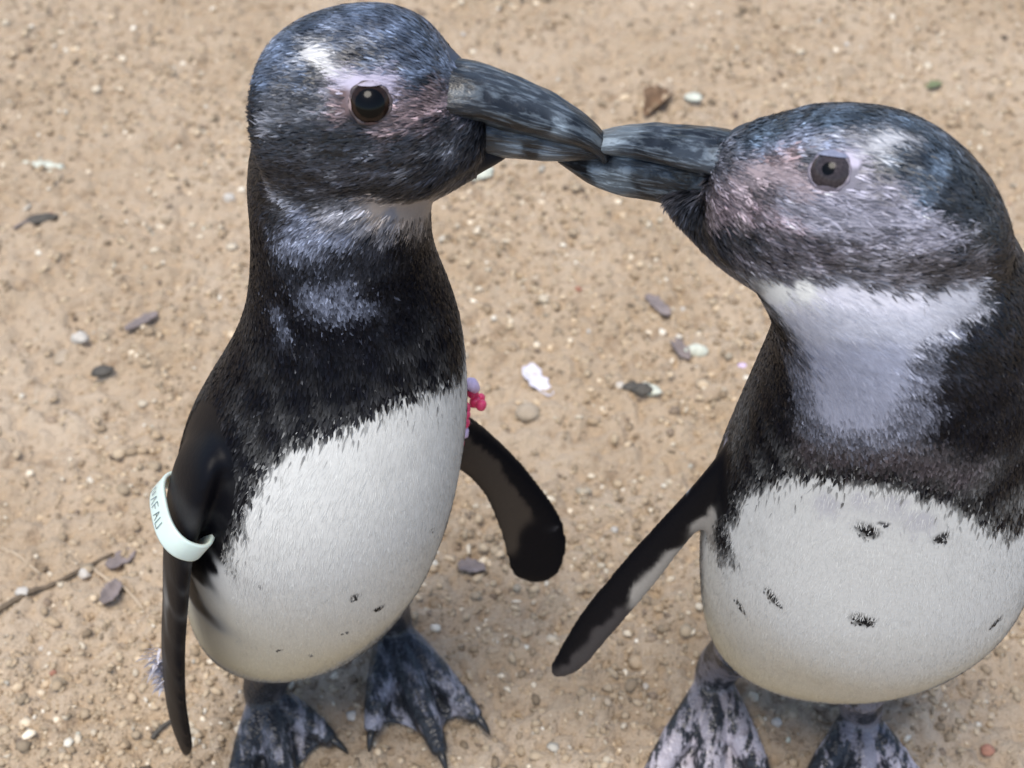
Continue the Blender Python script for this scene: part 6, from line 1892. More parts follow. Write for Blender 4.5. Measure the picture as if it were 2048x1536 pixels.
def feathers(me, base, n, seeds, spots, spine, bill_base, zlo, zhi, flips, avoid, seed):
    """short overlapping feathers laid along the body, one mass"""
    R = np.random.default_rng(seed)
    me.calc_loop_triangles()
    V = verts(me); N = vnormals(me)
    t = np.empty(len(me.loop_triangles) * 3, int); me.loop_triangles.foreach_get('vertices', t); t = t.reshape(-1, 3)
    A = np.linalg.norm(np.cross(V[t[:, 1]] - V[t[:, 0]], V[t[:, 2]] - V[t[:, 0]]), axis=1)
    cz = V[t].mean(1)
    A = A * np.where(cz[:, 2] > zlo - .03, 2.6, 1.0)
    pick = R.choice(len(t), n, p=A / A.sum())
    b = R.random((n, 2)); fl = b.sum(1) > 1; b[fl] = 1 - b[fl]
    w3 = np.stack([1 - b.sum(1), b[:, 0], b[:, 1]], 1)
    P = (V[t[pick]] * w3[..., None]).sum(1); Nn = nrm((N[t[pick]] * w3[..., None]).sum(1))
    fd = np.full(n, 9.0)
    for c in flips: fd = np.minimum(fd, np.linalg.norm(P - np.array(c[:3]), axis=1) / c[3])
    keep = fd > 1.0
    c0 = seed_colour(P, seeds, p=4, seed=seed)
    keep &= (R.random(n) < 1 - .35 * sstep(.42, .52, c0.mean(1)))
    for c in avoid: keep &= np.linalg.norm(P - np.array(c[:3]), axis=1) > c[3]
    P, Nn, c0 = P[keep], Nn[keep], c0[keep]; n = len(P)
    S = catmull([r[:3] for r in spine], 8); T = nrm(np.gradient(S, axis=0))
    k = np.empty(n, int)
    for i in range(0, n, 20000):
        k[i:i + 20000] = ((P[i:i + 20000, None] - S[None]) ** 2).sum(-1).argmin(1)
    flow_t = -T[k]
    flow_h = nrm(P - np.array(bill_base) + np.array([0, 0, -.004]))
    wh = sstep(zlo, zhi, P[:, 2])[:, None]
    D = nrm(flow_t * (1 - wh) + flow_h * wh)
    D = D + .16 * R.normal(size=(n, 3))
    D = nrm(D - (D * Nn).sum(1, keepdims=True) * Nn)
    side = np.cross(Nn, D)
    head = wh[:, 0]
    ln = (.0062 * (1 - head) + .0058 * head) * (.75 + .5 * R.random(n))
    wd = (.00062 * (1 - head) + .00036 * head) * (.7 + .6 * R.random(n))
    C = seed_colour(P + (.0042 - .0022 * head[:, None]) * R.normal(size=(n, 3)), seeds, seed=seed)
    C = C * .6 + c0 * .4
    Cs = spots_on(P + .0005 * R.normal(size=(n, 3)), C, spots)
    ln = ln * np.where(np.abs(Cs - C).sum(1) > .12, .42, 1.0)
    C = Cs
    C = belly_soil_shade(P, C)
    lum = C.mean(1)
    dk = 1 - sstep(.12, .4, lum)
    wd = wd * (.30 + .70 * dk); ln = ln * (1.35 - .35 * dk)
    lift = (.00022 + .0003 * R.random(n)) * (.25 + .75 * dk) + .0003 * head * dk
    roll = .12 * R.normal(size=n)
    sn = nrm(side + roll[:, None] * Nn)
    o0 = P - Nn * .0003
    mid = P + D * (ln * .55)[:, None] + Nn * (lift * .75)[:, None]
    tip = P + D * ln[:, None] + Nn * (lift * .6)[:, None]
    W = np.stack([o0 - sn * (wd * .5)[:, None], o0 + sn * (wd * .5)[:, None], mid + sn * wd[:, None], tip, mid - sn * wd[:, None]], 1).reshape(-1, 3)
    Ft = (np.array([[0, 2, 1], [0, 4, 2], [4, 3, 2]])[None] + (np.arange(n) * 5)[:, None, None]).reshape(-1, 3)
    sig = .04 + dk * (.28 + .10 * head)
    g = np.exp(sig * R.normal(size=n) + (.25 + .75 * dk) * head * 1.15 * (vnoise(P * np.array([.32, .32, 1.5]), 300, seed + 9) + .5 * vnoise(P * np.array([.4, .4, 1.6]), 560, seed + 10)))
    C = C * g[:, None]
    fleck = (R.random(n) < .045 * (1 - head) * dk)
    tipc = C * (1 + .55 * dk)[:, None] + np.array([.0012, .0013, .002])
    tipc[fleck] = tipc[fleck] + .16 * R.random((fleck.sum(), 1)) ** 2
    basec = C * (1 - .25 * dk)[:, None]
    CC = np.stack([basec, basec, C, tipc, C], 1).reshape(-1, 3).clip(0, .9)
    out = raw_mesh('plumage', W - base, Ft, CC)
    NN = nrm(np.repeat(Nn, 5, 0) + np.repeat(.16 * R.normal(size=(n, 3)) * (.25 + .75 * dk)[:, None], 5, 0))
    at = out.attributes.new('gloss', 'FLOAT', 'POINT')
    at.data.foreach_set('value', np.repeat(.03 + .38 * sstep(zlo + .01, zhi + .025, P[:, 2]) + .06 * R.random(n), 5))
    out.normals_split_custom_set_from_vertices([tuple(v) for v in NN])
    return out

def bill_part(name, rows, base, seeds, parent, egg, groove, flat):
    V, F, uv = loft(rows, 7, 56, egg=egg, cap=.3, flat=flat)
    me = mesh_of(name, V, F)
    N = vnormals(me)
    L = uv[:, 0] / uv[:, 0].max()
    q = np.stack([uv[:, 0] * 150, np.cos(uv[:, 1]) * 3.4, np.sin(uv[:, 1]) * 3.4], 1)
    d = .00034 * vnoise(q, 1.0, 41) + .00026 * vnoise(q * np.array([1.6, 2.2, 2.2]), 1.0, 42)
    for ph, l0, l1, dep, wd in groove:
        for s in (1, -1):
            dd = np.abs(((uv[:, 1] - s * (ph + .25 * L)) + math.pi) % (2 * math.pi) - math.pi)
            d -= dep * np.exp(-(dd / wd) ** 2) * sstep(l0, l0 + .06, L) * (1 - sstep(l1 - .1, l1, L))
    env = 1 - .9 * sstep(.60, .85, L)
    V = V + N * (d * env)[:, None]
    set_verts(me, V - base)
    C = seed_colour(V, seeds, p=5, warp=.003, seed=3)
    set_col(me, C); set_vec(me, np.stack([uv[:, 0] * 10, np.cos(uv[:, 1]), np.sin(uv[:, 1])], 1), 'loc')
    return add(name, me, M['bill'], parent)

def cap_mesh(name, c, d, r, half, rows=10, m=36, proud=0.0, a0=0.0):
    """piece of a sphere round direction d, from angle a0 to half"""
    d = Vector(d).normalized(); x = d.orthogonal().normalized(); y = d.cross(x)
    V, F = [], []
    for i in range(rows + 1):
        a = a0 + (half - a0) * i / rows
        for j in range(m):
            p = j / m * 2 * math.pi
            V.append(Vector(c) + (r + proud) * (math.cos(a) * d + math.sin(a) * (math.cos(p) * x + math.sin(p) * y)))
    for i in range(rows):
        for j in range(m):
            F.append((i * m + j, i * m + (j + 1) % m, (i + 1) * m + (j + 1) % m, (i + 1) * m + j))
    return mesh_of(name, V, F)

def make_eye(root, base, p, d, r, sink, iris, lid, pup, iris_a, corner, droop):
    d = np.array(d); c = np.array(p) - d * sink - base
    e = add('eye', cap_mesh('eye', c, d, r, math.pi * .62), M['eyeball'], root)
    add('iris', cap_mesh('iris', c, d, r, iris_a, proud=.00025, a0=pup * .9), M[iris], e)
    add('pupil', cap_mesh('pupil', c, d, r, pup, proud=.00045), M['pupil'], e)
    op = math.acos(min(.98, (sink) / r))
    # lid: puckered ring of skin that the feathers run up to
    dv = Vector(d).normalized(); x = dv.orthogonal().normalized(); y = dv.cross(x)
    V, F = [], []
    m, kk = 48, 8
    for j in range(m):
        pa = j / m * 2 * math.pi
        rr = r * math.sin(op) * (1 + .04 * math.sin(3 * pa + 1) + .02 * math.sin(7 * pa))
        cc = Vector(c) + dv * (r * math.cos(op) - .0001) + rr * (math.cos(pa) * x + math.sin(pa) * y)
        out = math.cos(pa) * x + math.sin(pa) * y
        th = .0007 * (1 + .25 * math.sin(11 * pa))
        for q in range(kk):
            a = q / kk * 2 * math.pi
            V.append(cc + th * (math.cos(a) * 1.25 * out + math.sin(a) * .9 * dv))
    for j in range(m):
        for q in range(kk):
            F.append((j * kk + q, j * kk + (q + 1) % kk, ((j + 1) % m) * kk + (q + 1) % kk, ((j + 1) % m) * kk + q))
    add('eyelid', mesh_of('eyelid', V, F), M[lid], e)
    upt = nrm(np.array([0, .35, 1.0]) - d * (np.array([0, .35, 1.0]) @ d))
    ld = d * math.cos(1.36) + upt * math.sin(1.36)
    add('upper_eyelid', cap_mesh('upper_eyelid', c, ld, r, droop, proud=.0007), M['lid_lilac' if iris == 'iris_brown' else 'lid_blue'], e)
    lw = d * math.cos(1.40) - upt * math.sin(1.40)
    add('lower_eyelid', cap_mesh('lower_eyelid', c, lw, r, droop * .82, proud=.0006), M['lid_pink' if iris == 'iris_brown' else lid], e)
    if corner is not None:
        cd = nrm(np.array(corner) - (c + base))
        add('eye_corner', cap_mesh('eye_corner', c, cd, r, .42, proud=.0005), M['sclera'], e)
    return e

def make_foot(root, base, pts, mat):
    hid, ank, *toes = [np.array(p) for p in pts]
    parts = []
    parts.append(tubev([hid, (hid + ank) / 2 + np.array([0, .004, 0]), ank, ank + nrm(toes[1] - ank) * .012 - np.array([0, 0, .010])], [.0155, .0135, .0125, .010], 14))
    chains = []
    for t in toes:
        v = t - ank
        st = ank + np.array([0, 0, -.010]) + nrm(v) * .006
        ch = [st, ank + v * .32 + [0, 0, -.001], ank + v * .55 + [0, 0, .0015], ank + v * .78 + [0, 0, .0010], t + [0, 0, .001]]
        ch = [np.array(c) for c in ch]
        ch[1][2] = .0150; ch[2][2] = .0110; ch[3][2] = .0085; ch[4][2] = .0056
        chains.append(ch)
        parts.append(tubev(ch, [.0105, .0092, .0090, .0074, .0050], 14))
        for q in (2, 3):       # toe joints
            a = nrm(ch[q] - ch[q - 1]) * .0045
            parts.append(tubev([ch[q] - a, ch[q] + [0, 0, .0009], ch[q] + a], [.0045, .0094 - .0014 * (q - 2), .0045], 10))
    # hind toe
    back = nrm(ank - toes[1]) * .014
    parts.append(tubev([ank + [0, 0, -.012], ank + back * .6 + [0, 0, -.016], ank + back * 1.3 + [0, 0, -.021]], [.006, .004, .0025], 8))
    # webs
    for i in (0, 1):
        A = catmull(chains[i], 6); B = catmull(chains[i + 1], 6)
        nu, nv = 9, len(A) - 3
        top, bot = [], []
        for u in range(nu):
            t = u / (nu - 1)
            reach = .97 - .16 * math.sin(math.pi * t) ** .8
            for s in range(nv):
                q = s / (nv - 1) * reach * (len(A) - 1)
                k = min(int(q), len(A) - 2); f = q - k
                a = A[k] * (1 - f) + A[k + 1] * f; b = B[k] * (1 - f) + B[k + 1] * f
                p = a * (1 - t) + b * t
                p = p - np.array([0, 0, (.0030 + .10 * p[2]) * math.sin(math.pi * t)])
                p[2] = max(p[2], .0030) + .0007 * math.sin(22 * t + s * .4)
                top.append(p + [0, 0, .0014]); bot.append(p - [0, 0, .0014])
        Vw = np.array(top + bot); o = nu * nv
        Fw = []
        for u in range(nu - 1):
            for s in range(nv - 1):
                a, b, c, d = u * nv + s, u * nv + s + 1, (u + 1) * nv + s + 1, (u + 1) * nv + s
                Fw += [(a, b, c, d), (a + o, d + o, c + o, b + o)]
        rim = [u * nv for u in range(nu)] + [(nu - 1) * nv + s for s in range(1, nv)] + [u * nv + nv - 1 for u in range(nu - 2, -1, -1)] + [s for s in range(nv - 2, 0, -1)]
        for a, b in zip(rim, rim[1:] + rim[:1]): Fw.append((a, a + o, b + o, b))
        parts.append((Vw, Fw))
    V, F = join_parts(parts)
    me = remesh(V, F, .0012, 3, 'foot')
    P = verts(me)
    # dark down the toe ridges and the ankle, pale on the webs and toe sides
    dark = np.zeros(len(P))
    hgt = sstep(.014, .026, P[:, 2])
    mid = catmull(chains[1], 6)
    dm = np.sqrt(((P[:, None] - mid[None]) ** 2).sum(-1)).min(1)
    dark = np.maximum(hgt * (.95 if mat == 'footdark' else .8), .75 * (1 - sstep(.0045, .0085, dm)))
    set_col(me, np.repeat((1 - .85 * dark)[:, None], 3, 1))
    fx = nrm((toes[1] - ank) * [1, 1, 0]); fy = np.cross([0, 0, 1], fx)
    set_vec(me, np.stack([(P - ank) @ fx * .38 + ank[0] * 3, (P - ank) @ fy, P[:, 2] * .8], 1), 'loc')
    set_verts(me, P - base)
    f = add('foot', me, M[mat], root)
    for ch in chains:
        d = nrm(ch[4] - ch[3]); t0 = ch[4] - base
        v, g = tubev([t0 - d * .003, t0 + d * .004 + [0, 0, .0012], t0 + d * .009 - [0, 0, .0005], t0 + d * .012 - [0, 0, .0030]], [.0026, .0025, .0016, .0004], 8)
        add('claw', mesh_of('claw', v, g), M['claw'], f)
    return f

def flip_balls(tb):
    S = catmull(tb, 3)
    return [(*r[:3], max(np.linalg.norm(r[3:6]) * 1.15, .012)) for r in S[3:]]

def make_bird(key, loc, label, trunk, head, upper, lower, flips, feet, footmat, eye_kw):
    base = np.array(loc)
    root = thing('penguin', loc, label, 'penguin', 'penguins standing bill to bill')
    parts = [loft(T[trunk], 6, 44, cap=.30, even=24)[:2], loft(T[head], 6, 40, egg=-.03, cap=.35)[:2]]
    parts.append(loft(T[key + '_chin'], 6, 28)[:2])
    for f in flips: parts.append(loft(T[f], 6, 28)[:2])
    # short wedge tail behind the feet
    tl = T[key + '_tail']
    parts.append(loft(tl, 5, 20)[:2])
    V, F = join_parts(parts)
    me = remesh(V, F, .0019, 22)
    P = verts(me)
    hm = 1 - sstep(.36, .40, P[:, 2])
    P = P + vnormals(me) * (.0004 * vnoise(P @ np.array([[.8, .36, .48], [-.6, .48, .64], [0, -.8, .6]]), 22, 81) * hm)[:, None]
    set_verts(me, P)
    seeds = T.get(key + '_seeds', []); spots = T.get(key + '_spots', [])
    C = belly_soil_shade(P, spots_on(P, seed_colour(P, seeds, seed=1), spots))
    set_col(me, C)
    EY = T.get(key + '_eye', [])
    balls = [b for f in flips for b in flip_balls(T[f])]
    av = [(*e[:3], eye_kw['r'] * 1.0) for e in EY] + [(*T[key + '_chin'][0][:3], .014)]
    tb = np.array(T[upper][1]); av.append((*(tb[:3] + tb[3:6]), .009))
    up = np.array(T[upper])
    bb = (up[1, :3] + np.array(T[lower])[1, :3]) / 2
    if len(seeds):
        pl = feathers(me, base, T['n_feathers'], seeds, spots, T[trunk], bb, *T[key + '_headz'], balls, av, 11 if key == 'A' else 12)
    set_verts(me, P - base)
    body = add('body', me, M['skin'], root)
    if len(seeds):
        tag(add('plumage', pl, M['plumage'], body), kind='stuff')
    bs = T.get(key + '_billseeds', [])
    bill = bill_part('bill', T[upper], base, bs, root, .22, [(.95, .06, .66, .0011, .13), (1.45, .25, .85, .0006, .10), (.45, .3, .8, .0004, .10)], 1)
    bill_part('lower_mandible', T[lower], base, bs, bill, -.18, [(1.9, .1, .8, .0007, .14)], -1)
    for e in EY:
        make_eye(root, base, e[:3], e[3:6], corner=(e[6:9] if len(e) > 6 else None), **eye_kw)
    for f in feet: make_foot(root, base, T[f], footmat)
    return root, body

A_root, A_body = make_bird('A', (-.105, .02, 0),
    'slim penguin stretching up tall, wearing a white flipper band, nearly all-dark neck',
    'A_trunk', 'A_head', 'A_upper', 'A_lower', ['A_flip1', 'A_flip2'], ['A_foot1', 'A_foot2'], 'footdark',
    dict(r=.0084, sink=.0040, iris='iris_brown', lid='lid_dark', pup=.66, iris_a=.98, droop=.62))
B_root, B_body = make_bird('B', (.17, .005, 0),
    'stocky penguin with pale grey face and throat and black-spotted white belly',
    'B_trunk', 'B_head', 'B_upper', 'B_lower', ['B_flip', 'B_flip2'], ['B_foot1', 'B_foot2'], 'footpale',
    dict(r=.0078, sink=.0040, iris='iris_grey', lid='lid_grey', pup=.27, iris_a=.98, droop=.80))
# ------------------------------------------------------------------ bands worn by the tall bird
def oval_loop(hl, hw, n=64, e=.75):
    a = np.arange(n) / n * 2 * math.pi
    return np.stack([hl * np.sign(np.cos(a)) * np.abs(np.cos(a)) ** e, hw * np.sign(np.sin(a)) * np.abs(np.sin(a)) ** .85], 1)

def flipper_band():
    r = np.array(T['A_flip1'][2]); nx_ = np.array(T['A_flip1'][1])
    c = r[:3]; ch = nrm(r[3:6] + np.array([-.002, 0, -.004])); upv = nrm(nx_[:3] - np.array(T['A_flip1'][3])[:3])
    upv = nrm(upv - (upv @ ch) * ch); nn = np.cross(ch, upv)
    if nn[0] > 0: nn = -nn                       # nn points to the outer side
    tilt = math.radians(20)
    ax = math.cos(tilt) * upv - math.sin(tilt) * nn
    sd = math.cos(tilt) * nn + math.sin(tilt) * upv
    root = thing('flipper_band', c, 'pale mint-white plastic identity band with grey lettering round a hanging flipper', 'band')
    hl, hw, h, th = np.linalg.norm(r[3:6]) * 1.10, .0132, .0108, .0020
    Lo, Li = oval_loop(hl, hw), oval_loop(hl - th, hw - th)
    n = len(Lo)
    prof_ = [(Lo, -.5), (Lo, -.42), (Lo, .42), (Lo * .99, .5), (Li * 1.02, .5), (Li, .40), (Li, -.40), (Li * 1.02, -.5)]
    prof_[0] = (Lo * .985, -.5)
    V = np.concatenate([ch * P[:, :1] + sd * P[:, 1:2] + ax * (q * h) for P, q in prof_])
    F = []
    k = len(prof_)
    for a in range(k):
        for j in range(n):
            F.append((a * n + j, a * n + (j + 1) % n, ((a + 1) % k) * n + (j + 1) % n, ((a + 1) % k) * n + j))
    o = add('loop', mesh_of('loop', V, F), M['band'], root)
    # worn lettering: short strokes on the outer wall
    glyphs = [[(0, 0, 0, 1), (0, 1, 1, .3), (1, .3, 1, 1)], [(0, 0, .5, 1), (.5, 1, 1, 0)], [(0, 0, 0, 1), (0, 1, 1, 1), (0, .5, .8, .5)],
              [(0, 0, .5, 1), (.5, 1, 1, 0), (.25, .45, .75, .45)], [(0, 1, 0, 0), (0, 0, 1, 0), (1, 0, 1, 1)]]
    W, G = [], []
    def pt(s, q):
        """s metres along the outer wall from its middle, q metres across it"""
        x = s; y = hw * np.sign(1) * (max(0, 1 - abs(x / hl) ** (2 / .62))) ** .425
        return ch * x + sd * (y + .0003) + ax * q
    for gi, g in enumerate(glyphs):
        s0 = -.0125 + gi * .0047
        for (x0, y0, x1, y1) in g:
            a = np.array([s0 + x0 * .0031, -.0034 + y0 * .0046]); b = np.array([s0 + x1 * .0031, -.0034 + y1 * .0046])
            d = nrm(b - a); p = np.array([-d[1], d[0]]) * .0002
            i = len(W)
            W += [pt(*(a - p)), pt(*(a + p)), pt(*(b + p)), pt(*(b - p))]
            G.append((i, i + 1, i + 2, i + 3))
    add('lettering', mesh_of('lettering', np.array(W), G), M['ink'], o)
flipper_band()

def beaded_band():
    r = np.array(T['A_flip2'][0]) * .45 + np.array(T['A_flip2'][1]) * .55; nx_ = np.array(T['A_flip2'][2])
    ch = nrm(r[3:6]); ax = nrm(nx_[:3] - r[:3]); nn = nrm(np.cross(ch, ax))
    c = r[:3]
    root = thing('flipper_band', c, 'bright pink beaded band on the flipper held out behind the slim penguin', 'band')
    L = oval_loop(np.linalg.norm(r[3:6]) * 1.12 + .002, .0095, 22, .8)
    lead = np.argmax(L[:, 0])
    iv, jf = ico(2)
    for i, (a, b) in enumerate(L):
        k = (i - lead) % len(L)
        p = ch * a + nn * b + ax * random.uniform(-.001, .001)
        me = mesh_of('bead', p + iv * random.uniform(.0030, .0040) * (1 + .12 * vnoise(iv * 1.7 + i, 1.0, 5))[:, None], jf)
        add('bead', me, M['lilac'] if k in (3, 4, 5, len(L) - 4) else M['pink'], root)
    v, f = tubev([ch * a + nn * b for a, b in np.concatenate([L, L[:1]])], [.0016] * (len(L) + 1), 8, 3)
    add('cord', mesh_of('cord', v, f), M['pink'], root)
    tipp = ch * (L[lead, 0] + .007) + ax * .009
    for i in range(9):
        p = tipp + ch * random.uniform(-.004, .004) + ax * random.uniform(-.005, .007) + nn * random.uniform(-.004, .004)
        add('bead', mesh_of('bead', p + iv * random.uniform(.0020, .0032) * (1 + .2 * vnoise(iv * 1.7 + i * 3, 1.0, 5))[:, None], jf), M['pink'], root)
    v, f = tubev([tipp - ax * .010 + ch * .003, tipp - ax * .006 + ch * .006, tipp - ax * .001 + ch * .005], [.0018, .0036, .0022], 10)
    add('tag', mesh_of('tag', v, f), M['lilac'], root)
beaded_band()

def down_tuft():
    a, b = np.array(T['A_flip1'][5]), np.array(T['A_flip1'][6])
    c = (a[:3] + b[:3]) / 2 - nrm(a[3:6]) * np.linalg.norm(a[3:6]) * .9 + np.array([-.004, -.006, .002])
    V, F = [], []
    for i in range(160):
        d = nrm(np.array([-.75 + .5 * random.gauss(0, 1), -.2 + .4 * random.gauss(0, 1), .35 * random.gauss(0, 1)]))
        s = np.array([random.gauss(0, .0018), random.gauss(0, .002), random.gauss(0, .009)])
        L = random.uniform(.004, .010)
        sd = nrm(np.cross(d, np.array([.2, .9, .3]))) * .0007
        p0, p1, p2 = s + [.003, 0, 0], s + d * L * .55 + [.003, 0, 0], s + d * L + np.array([.003, 0, -L * .3])
        i0 = len(V)
        V += [p0 - sd, p0 + sd, p1 + sd, p1 - sd, p2]
        F += [(i0, i0 + 1, i0 + 2, i0 + 3), (i0 + 3, i0 + 2, i0 + 4)]
    o = add('down_tuft', mesh_of('down_tuft', np.array(V), F), M['down'])
    o.location = c
    tag(o, 'wisp of white down clinging to the outer edge of a thin black flipper', 'down')
down_tuft()

# ------------------------------------------------------------------ litter on the soil, each piece its own thing
def stone(name, x, y, rx, ry, rz, mat, label, cat, rot=0., seed=1, group=None, rough=.16, sink=.25, sub=3):
    v, f = ico(sub)
    q = v * (1 + rough * vnoise(v + seed * 7.3, 1.6, seed) + rough * .45 * vnoise(v + seed, 4.0, seed + 1))[:, None] * np.array([rx, ry, rz])
    c, s = math.cos(rot), math.sin(rot)
    q = np.stack([q[:, 0] * c - q[:, 1] * s, q[:, 0] * s + q[:, 1] * c, q[:, 2]], 1)
    o = add(name, mesh_of(name, q, f), M[mat])
    o.location = (x, y, gz(x, y) + rz * (1 - 2 * sink))
    return tag(o, label, cat, group)

def flake(name, x, y, ln, wd, mat, label, cat, rot=0., curl=.25, seed=1, thick=.0009, group=None, tip=.6, tilt=.0):
    """thin curled chip with a ragged outline and real thickness"""
    R = random.Random(seed)
    nu, nv = 14, 7
    top, bot = [], []
    for i in range(nu):
        u = i / (nu - 1)
        half = wd / 2 * (math.sin(math.pi * (u * .86 + .07)) ** tip) * (1 + .22 * R.uniform(-1, 1))
        bend = .10 * ln * math.sin(2.4 * u + seed)
        for j in range(nv):
            t = j / (nv - 1) * 2 - 1
            px, py = (u - .5) * ln, t * half + bend
            pz = curl * (half * t * t * 1.6 + ln * .35 * (u - .45) ** 2) + .0006 * R.uniform(-1, 1)
            top.append((px, py, pz + thick)); bot.append((px, py, pz))
    V = np.array(top + bot); o_ = nu * nv
    F = []
    for i in range(nu - 1):
        for j in range(nv - 1):
            a, b, c, d = i * nv + j, (i + 1) * nv + j, (i + 1) * nv + j + 1, i * nv + j + 1
            F += [(a, b, c, d), (a + o_, d + o_, c + o_, b + o_)]
    rim = [i * nv for i in range(nu)] + [(nu - 1) * nv + j for j in range(1, nv)] + [i * nv + nv - 1 for i in range(nu - 2, -1, -1)] + [j for j in range(nv - 2, 0, -1)]
    for a, b in zip(rim, rim[1:] + rim[:1]): F.append((a, a + o_, b + o_, b))
    o = add(name, mesh_of(name, V, F), M[mat])
    o.location = (x, y, gz(x, y) + .0012); o.rotation_euler = (tilt, 0, rot)
    return tag(o, label, cat, group)

def stick(name, pts, r0, r1, mat, label, cat, lift=.002):
    P = [np.array([x, y, gz(x, y) + lift]) for x, y in pts]
    n = len(P)
    base = P[0] * [1, 1, 0]
    v, f = tubev([p - base for p in P], [r0 + (r1 - r0) * i / (n - 1) for i in range(n)], 8, 4)
    v = v + (.00035 * vnoise(v, 300, 3))[:, None]
    o = add(name, mesh_of(name, v, f), M[mat]); o.location = tuple(base)
    return tag(o, label, cat)

flake('shed_feather', *(0.0200, 0.2740),   .034, .013, 'down', 'curved white scrap of shed feather lying beyond the pink-banded flipper', 'feather', rot=-1.15, curl=.35, seed=4, tip=.5)
stone('pebble', *(0.0108, 0.2400), .0078, .0072, .0060, 'tan', 'round tan pebble beside the white scrap of shed feather', 'pebble', seed=3)
flake('bark_chip', *(0.1091, 0.3549), .026, .0105, 'slate', 'purple-grey oblong bark chip lying alone on the soil between the two necks', 'bark chip', rot=-.72, curl=.12, seed=8, thick=.002)
flake('bark_chip', *(0.1231, 0.3070), .022, .009, 'slate', 'dark crumpled bark scrap with a pale pebble against it', 'bark chip', rot=-.9, curl=.5, seed=15, thick=.0018)
stone('pebble', *(0.1339, 0.3059), .0085, .0055, .0045, 'whitegreen', 'pale grey-green pebble against a dark crumpled bark scrap', 'pebble', seed=11)
for k, (p, a, m) in enumerate((((0.0846, 0.2686), .0042, 'dark'), ((0.0922, 0.2637), .0052, 'dark'), ((0.0948, 0.2716), .0040, 'whitegreen'), ((0.0993, 0.2647), .0046, 'whitegreen'), ((0.0770, 0.2726), .0034, 'white'))):
    stone('dropping', *p, a * 1.3, a, a * .6, m, 'crumb in a small cluster of dark and whitish droppings on the soil', 'dropping', seed=20 + k, group='cluster of droppings', rough=.3)
flake('dry_leaf', *(0.1266, 0.6053), .036, .022, 'umber', 'curled brown dry leaf with upturned edge, behind the touching bills', 'leaf', rot=.75, curl=.9, seed=6, tip=.8)
stone('dropping', *(0.1558, 0.6097), .0075, .006, .002, 'whitegreen', 'flat whitish-green dropping next to the curled brown leaf', 'dropping', seed=9, rough=.35)
flake('green_leaf', *(0.3692, 0.6362), .016, .008, 'green', 'tiny green leaf scrap lying on the soil behind the stocky penguin', 'leaf', rot=.2, curl=.5, seed=12)
stone('pellet', *(-0.3740, 0.4547), .013, .0052, .0045, 'dark', 'dark elongated pellet like a seed pod beside thin grey stems', 'pellet', rot=.35, seed=5)
stick('stem', [(-0.3916, 0.4413), (-0.3846, 0.4486), (-0.3775, 0.4584)], .0012, .0008, 'slate', 'thin grey stem leaning toward the dark elongated pellet', 'stem')
stone('pebble', *(-0.3148, 0.3137), .0062, .0052, .0042, 'white', 'bright white pebble above the dark oval stone', 'pebble', seed=13, rough=.25)
stone('pebble', *(-0.2932, 0.2815), .0082, .0048, .0038, 'dark', 'dark grey oval stone below the bright white pebble', 'pebble', rot=.15, seed=14)
stone('pebble', *(-0.3256, 0.3039), .0095, .0070, .0034, 'tan', 'flat tan stone half sunk in soil next to the bright white pebble', 'pebble', seed=16, rough=.3, sink=.35)
stone('pebble', *(-0.2277, 0.4783), .0048, .0042, .0036, 'white', 'small white pebble close behind the slim penguin\'s nape', 'pebble', seed=17, rough=.25)
flake('bark_chip', *(-0.2732, 0.3322), .027, .008, 'slate', 'long flat brown-grey bark chip behind the slim penguin\'s shoulder', 'bark chip', rot=.5, curl=.1, seed=18, thick=.0018)
stone('dropping', *(-0.3931, 0.5263), .020, .0125, .0028, 'whitegreen', 'large pale smear of dried dropping beyond the dark elongated pellet', 'dropping', seed=19, rough=.4)
stick('twig', [(-0.3351, 0.0602), (-0.3197, 0.0738), (-0.3039, 0.0876), (-0.2912, 0.0946), (-0.2765, 0.1088), (-0.2595, 0.1250)], .0022, .0012, 'twig', 'long thin brown twig lying on the soil pointing at the flipper band', 'twig')
flake('bark_chip', *(-0.2536, 0.1209), .021, .010, 'slate', 'purple-grey bark chip at the tip of the long twig', 'bark chip', rot=.85, curl=.25, seed=22, thick=.0016)
flake('bark_chip', *(-0.2530, 0.0884), .018, .011, 'slate', 'broken grey bark chip lying under the pale straw', 'bark chip', rot=1.0, curl=.4, seed=23, thick=.0016)
stick('straw', [(-0.2705, 0.1112), (-0.2597, 0.1045), (-0.2451, 0.0938), (-0.2316, 0.0791)], .0012, .0009, 'straw', 'pale broken straw crossing a grey bark chip near the long twig', 'straw')
stick('straw', [(-0.3319, 0.1275), (-0.3186, 0.1185), (-0.3009, 0.1033)], .0009, .0007, 'straw', 'short pale straw lying beyond the long brown twig', 'straw')
stone('pebble', *(-0.2741, 0.1065), .0042, .0038, .0032, 'white', 'small cream pebble touching the middle of the long twig', 'pebble', seed=24, rough=.25)
stone('pebble', *(-0.3080, 0.0876), .0045, .0038, .0034, 'white', 'cream pebble right beside the thick end of the long twig', 'pebble', seed=25, rough=.3)
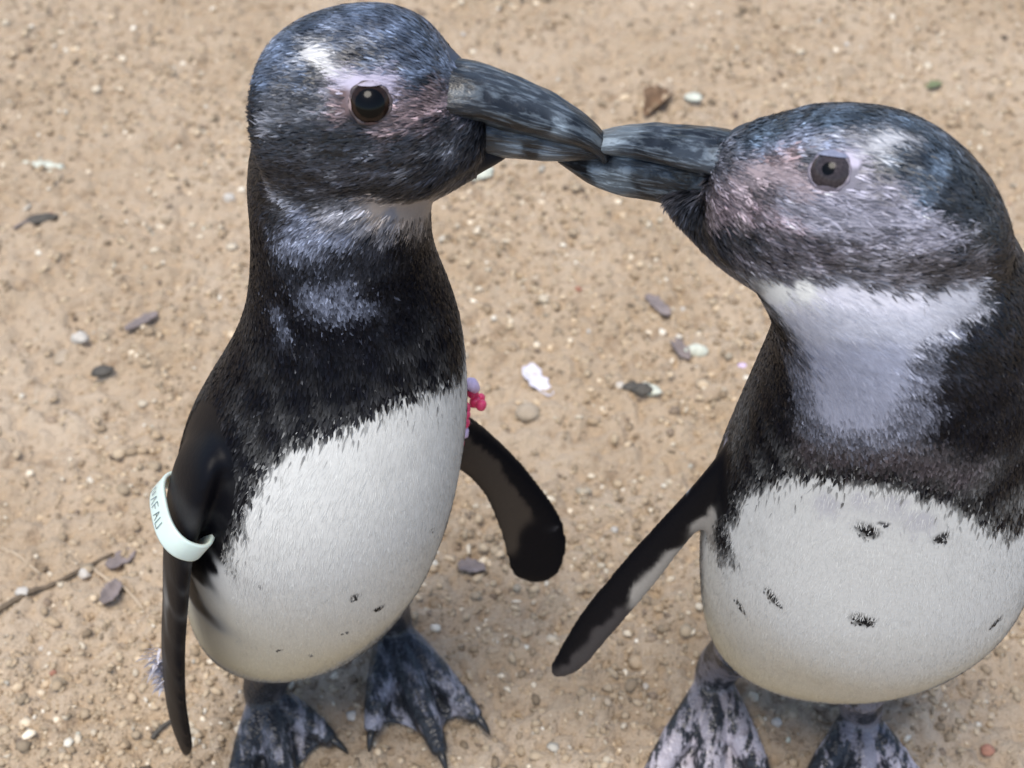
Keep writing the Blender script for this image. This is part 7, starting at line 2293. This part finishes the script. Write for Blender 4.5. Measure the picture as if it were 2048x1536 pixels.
stick('twig', [(-0.2100, -0.0146), (-0.2062, -0.0092), (-0.1995, -0.0031)], .0017, .0010, 'dark', 'short black twig sliver under the tip of the hanging flipper', 'twig')
flake('bark_chip', *(-0.0256, 0.1061), .017, .0105, 'slate', 'slate-grey chip on the soil between the slim penguin and its outstretched flipper', 'bark chip', rot=.15, curl=.3, seed=27, thick=.0014)
stone('pebble', *(0.2762, -0.0238), .0042, .0036, .0032, 'brick', 'small brick-red pebble in front of the stocky penguin', 'pebble', seed=28)
stone('pebble', *(0.1670, 0.2947), .0036, .0026, .0018, 'lilac', 'tiny pinkish chip behind the stocky penguin\'s throat', 'pebble', seed=29)
stone('dropping', *(-0.0254, 0.5131), .011, .006, .0025, 'whitegreen', 'pale dropping on the soil seen under the slim penguin\'s bill', 'dropping', rot=.5, seed=30, rough=.35)
stone('pebble', *(-0.0943, -0.0004), .0038, .0032, .0028, 'white', 'white pebble between the feet of the slim penguin', 'pebble', seed=31, rough=.25)
stone('pebble', *(0.1553, -0.0072), .0034, .0030, .0026, 'white', 'white pebble between the feet of the stocky penguin', 'pebble', seed=32, rough=.25)

# larger loose grains that can still be told apart
grain_meshes = []
for k in range(8):
    v, f = ico(2)
    q = v * (1 + .22 * vnoise(v + k * 3.1, 1.7, 60 + k) + .1 * vnoise(v, 4, 70 + k))[:, None] * np.array([1, .8, .62])
    me = mesh_of('pebble', q, f); me.materials.append(M[('white', 'tan', 'straw', 'white', 'tan', 'straw', 'whitegreen', 'brick')[k]])
    grain_meshes.append(me)
R_ = random.Random(5)
for k in range(80):
    y = -.06 + R_.random() ** 1.2 * .80
    x = R_.uniform(-1, 1) * (.30 + .25 * y)
    o = bpy.data.objects.new('pebble', grain_meshes[min(7, int(R_.random() ** .9 * 7.3))])
    COL.objects.link(o)
    s = R_.uniform(.0016, .0030)
    o.scale = (s, s, s); o.rotation_euler = (R_.uniform(-.3, .3), R_.uniform(-.3, .3), R_.uniform(0, 6.28))
    o.location = (x, y, gz(x, y) + s * .25)
    tag(o, 'tiny pale grain of gravel loose on the sandy soil', 'pebble', 'loose pale gravel grains')
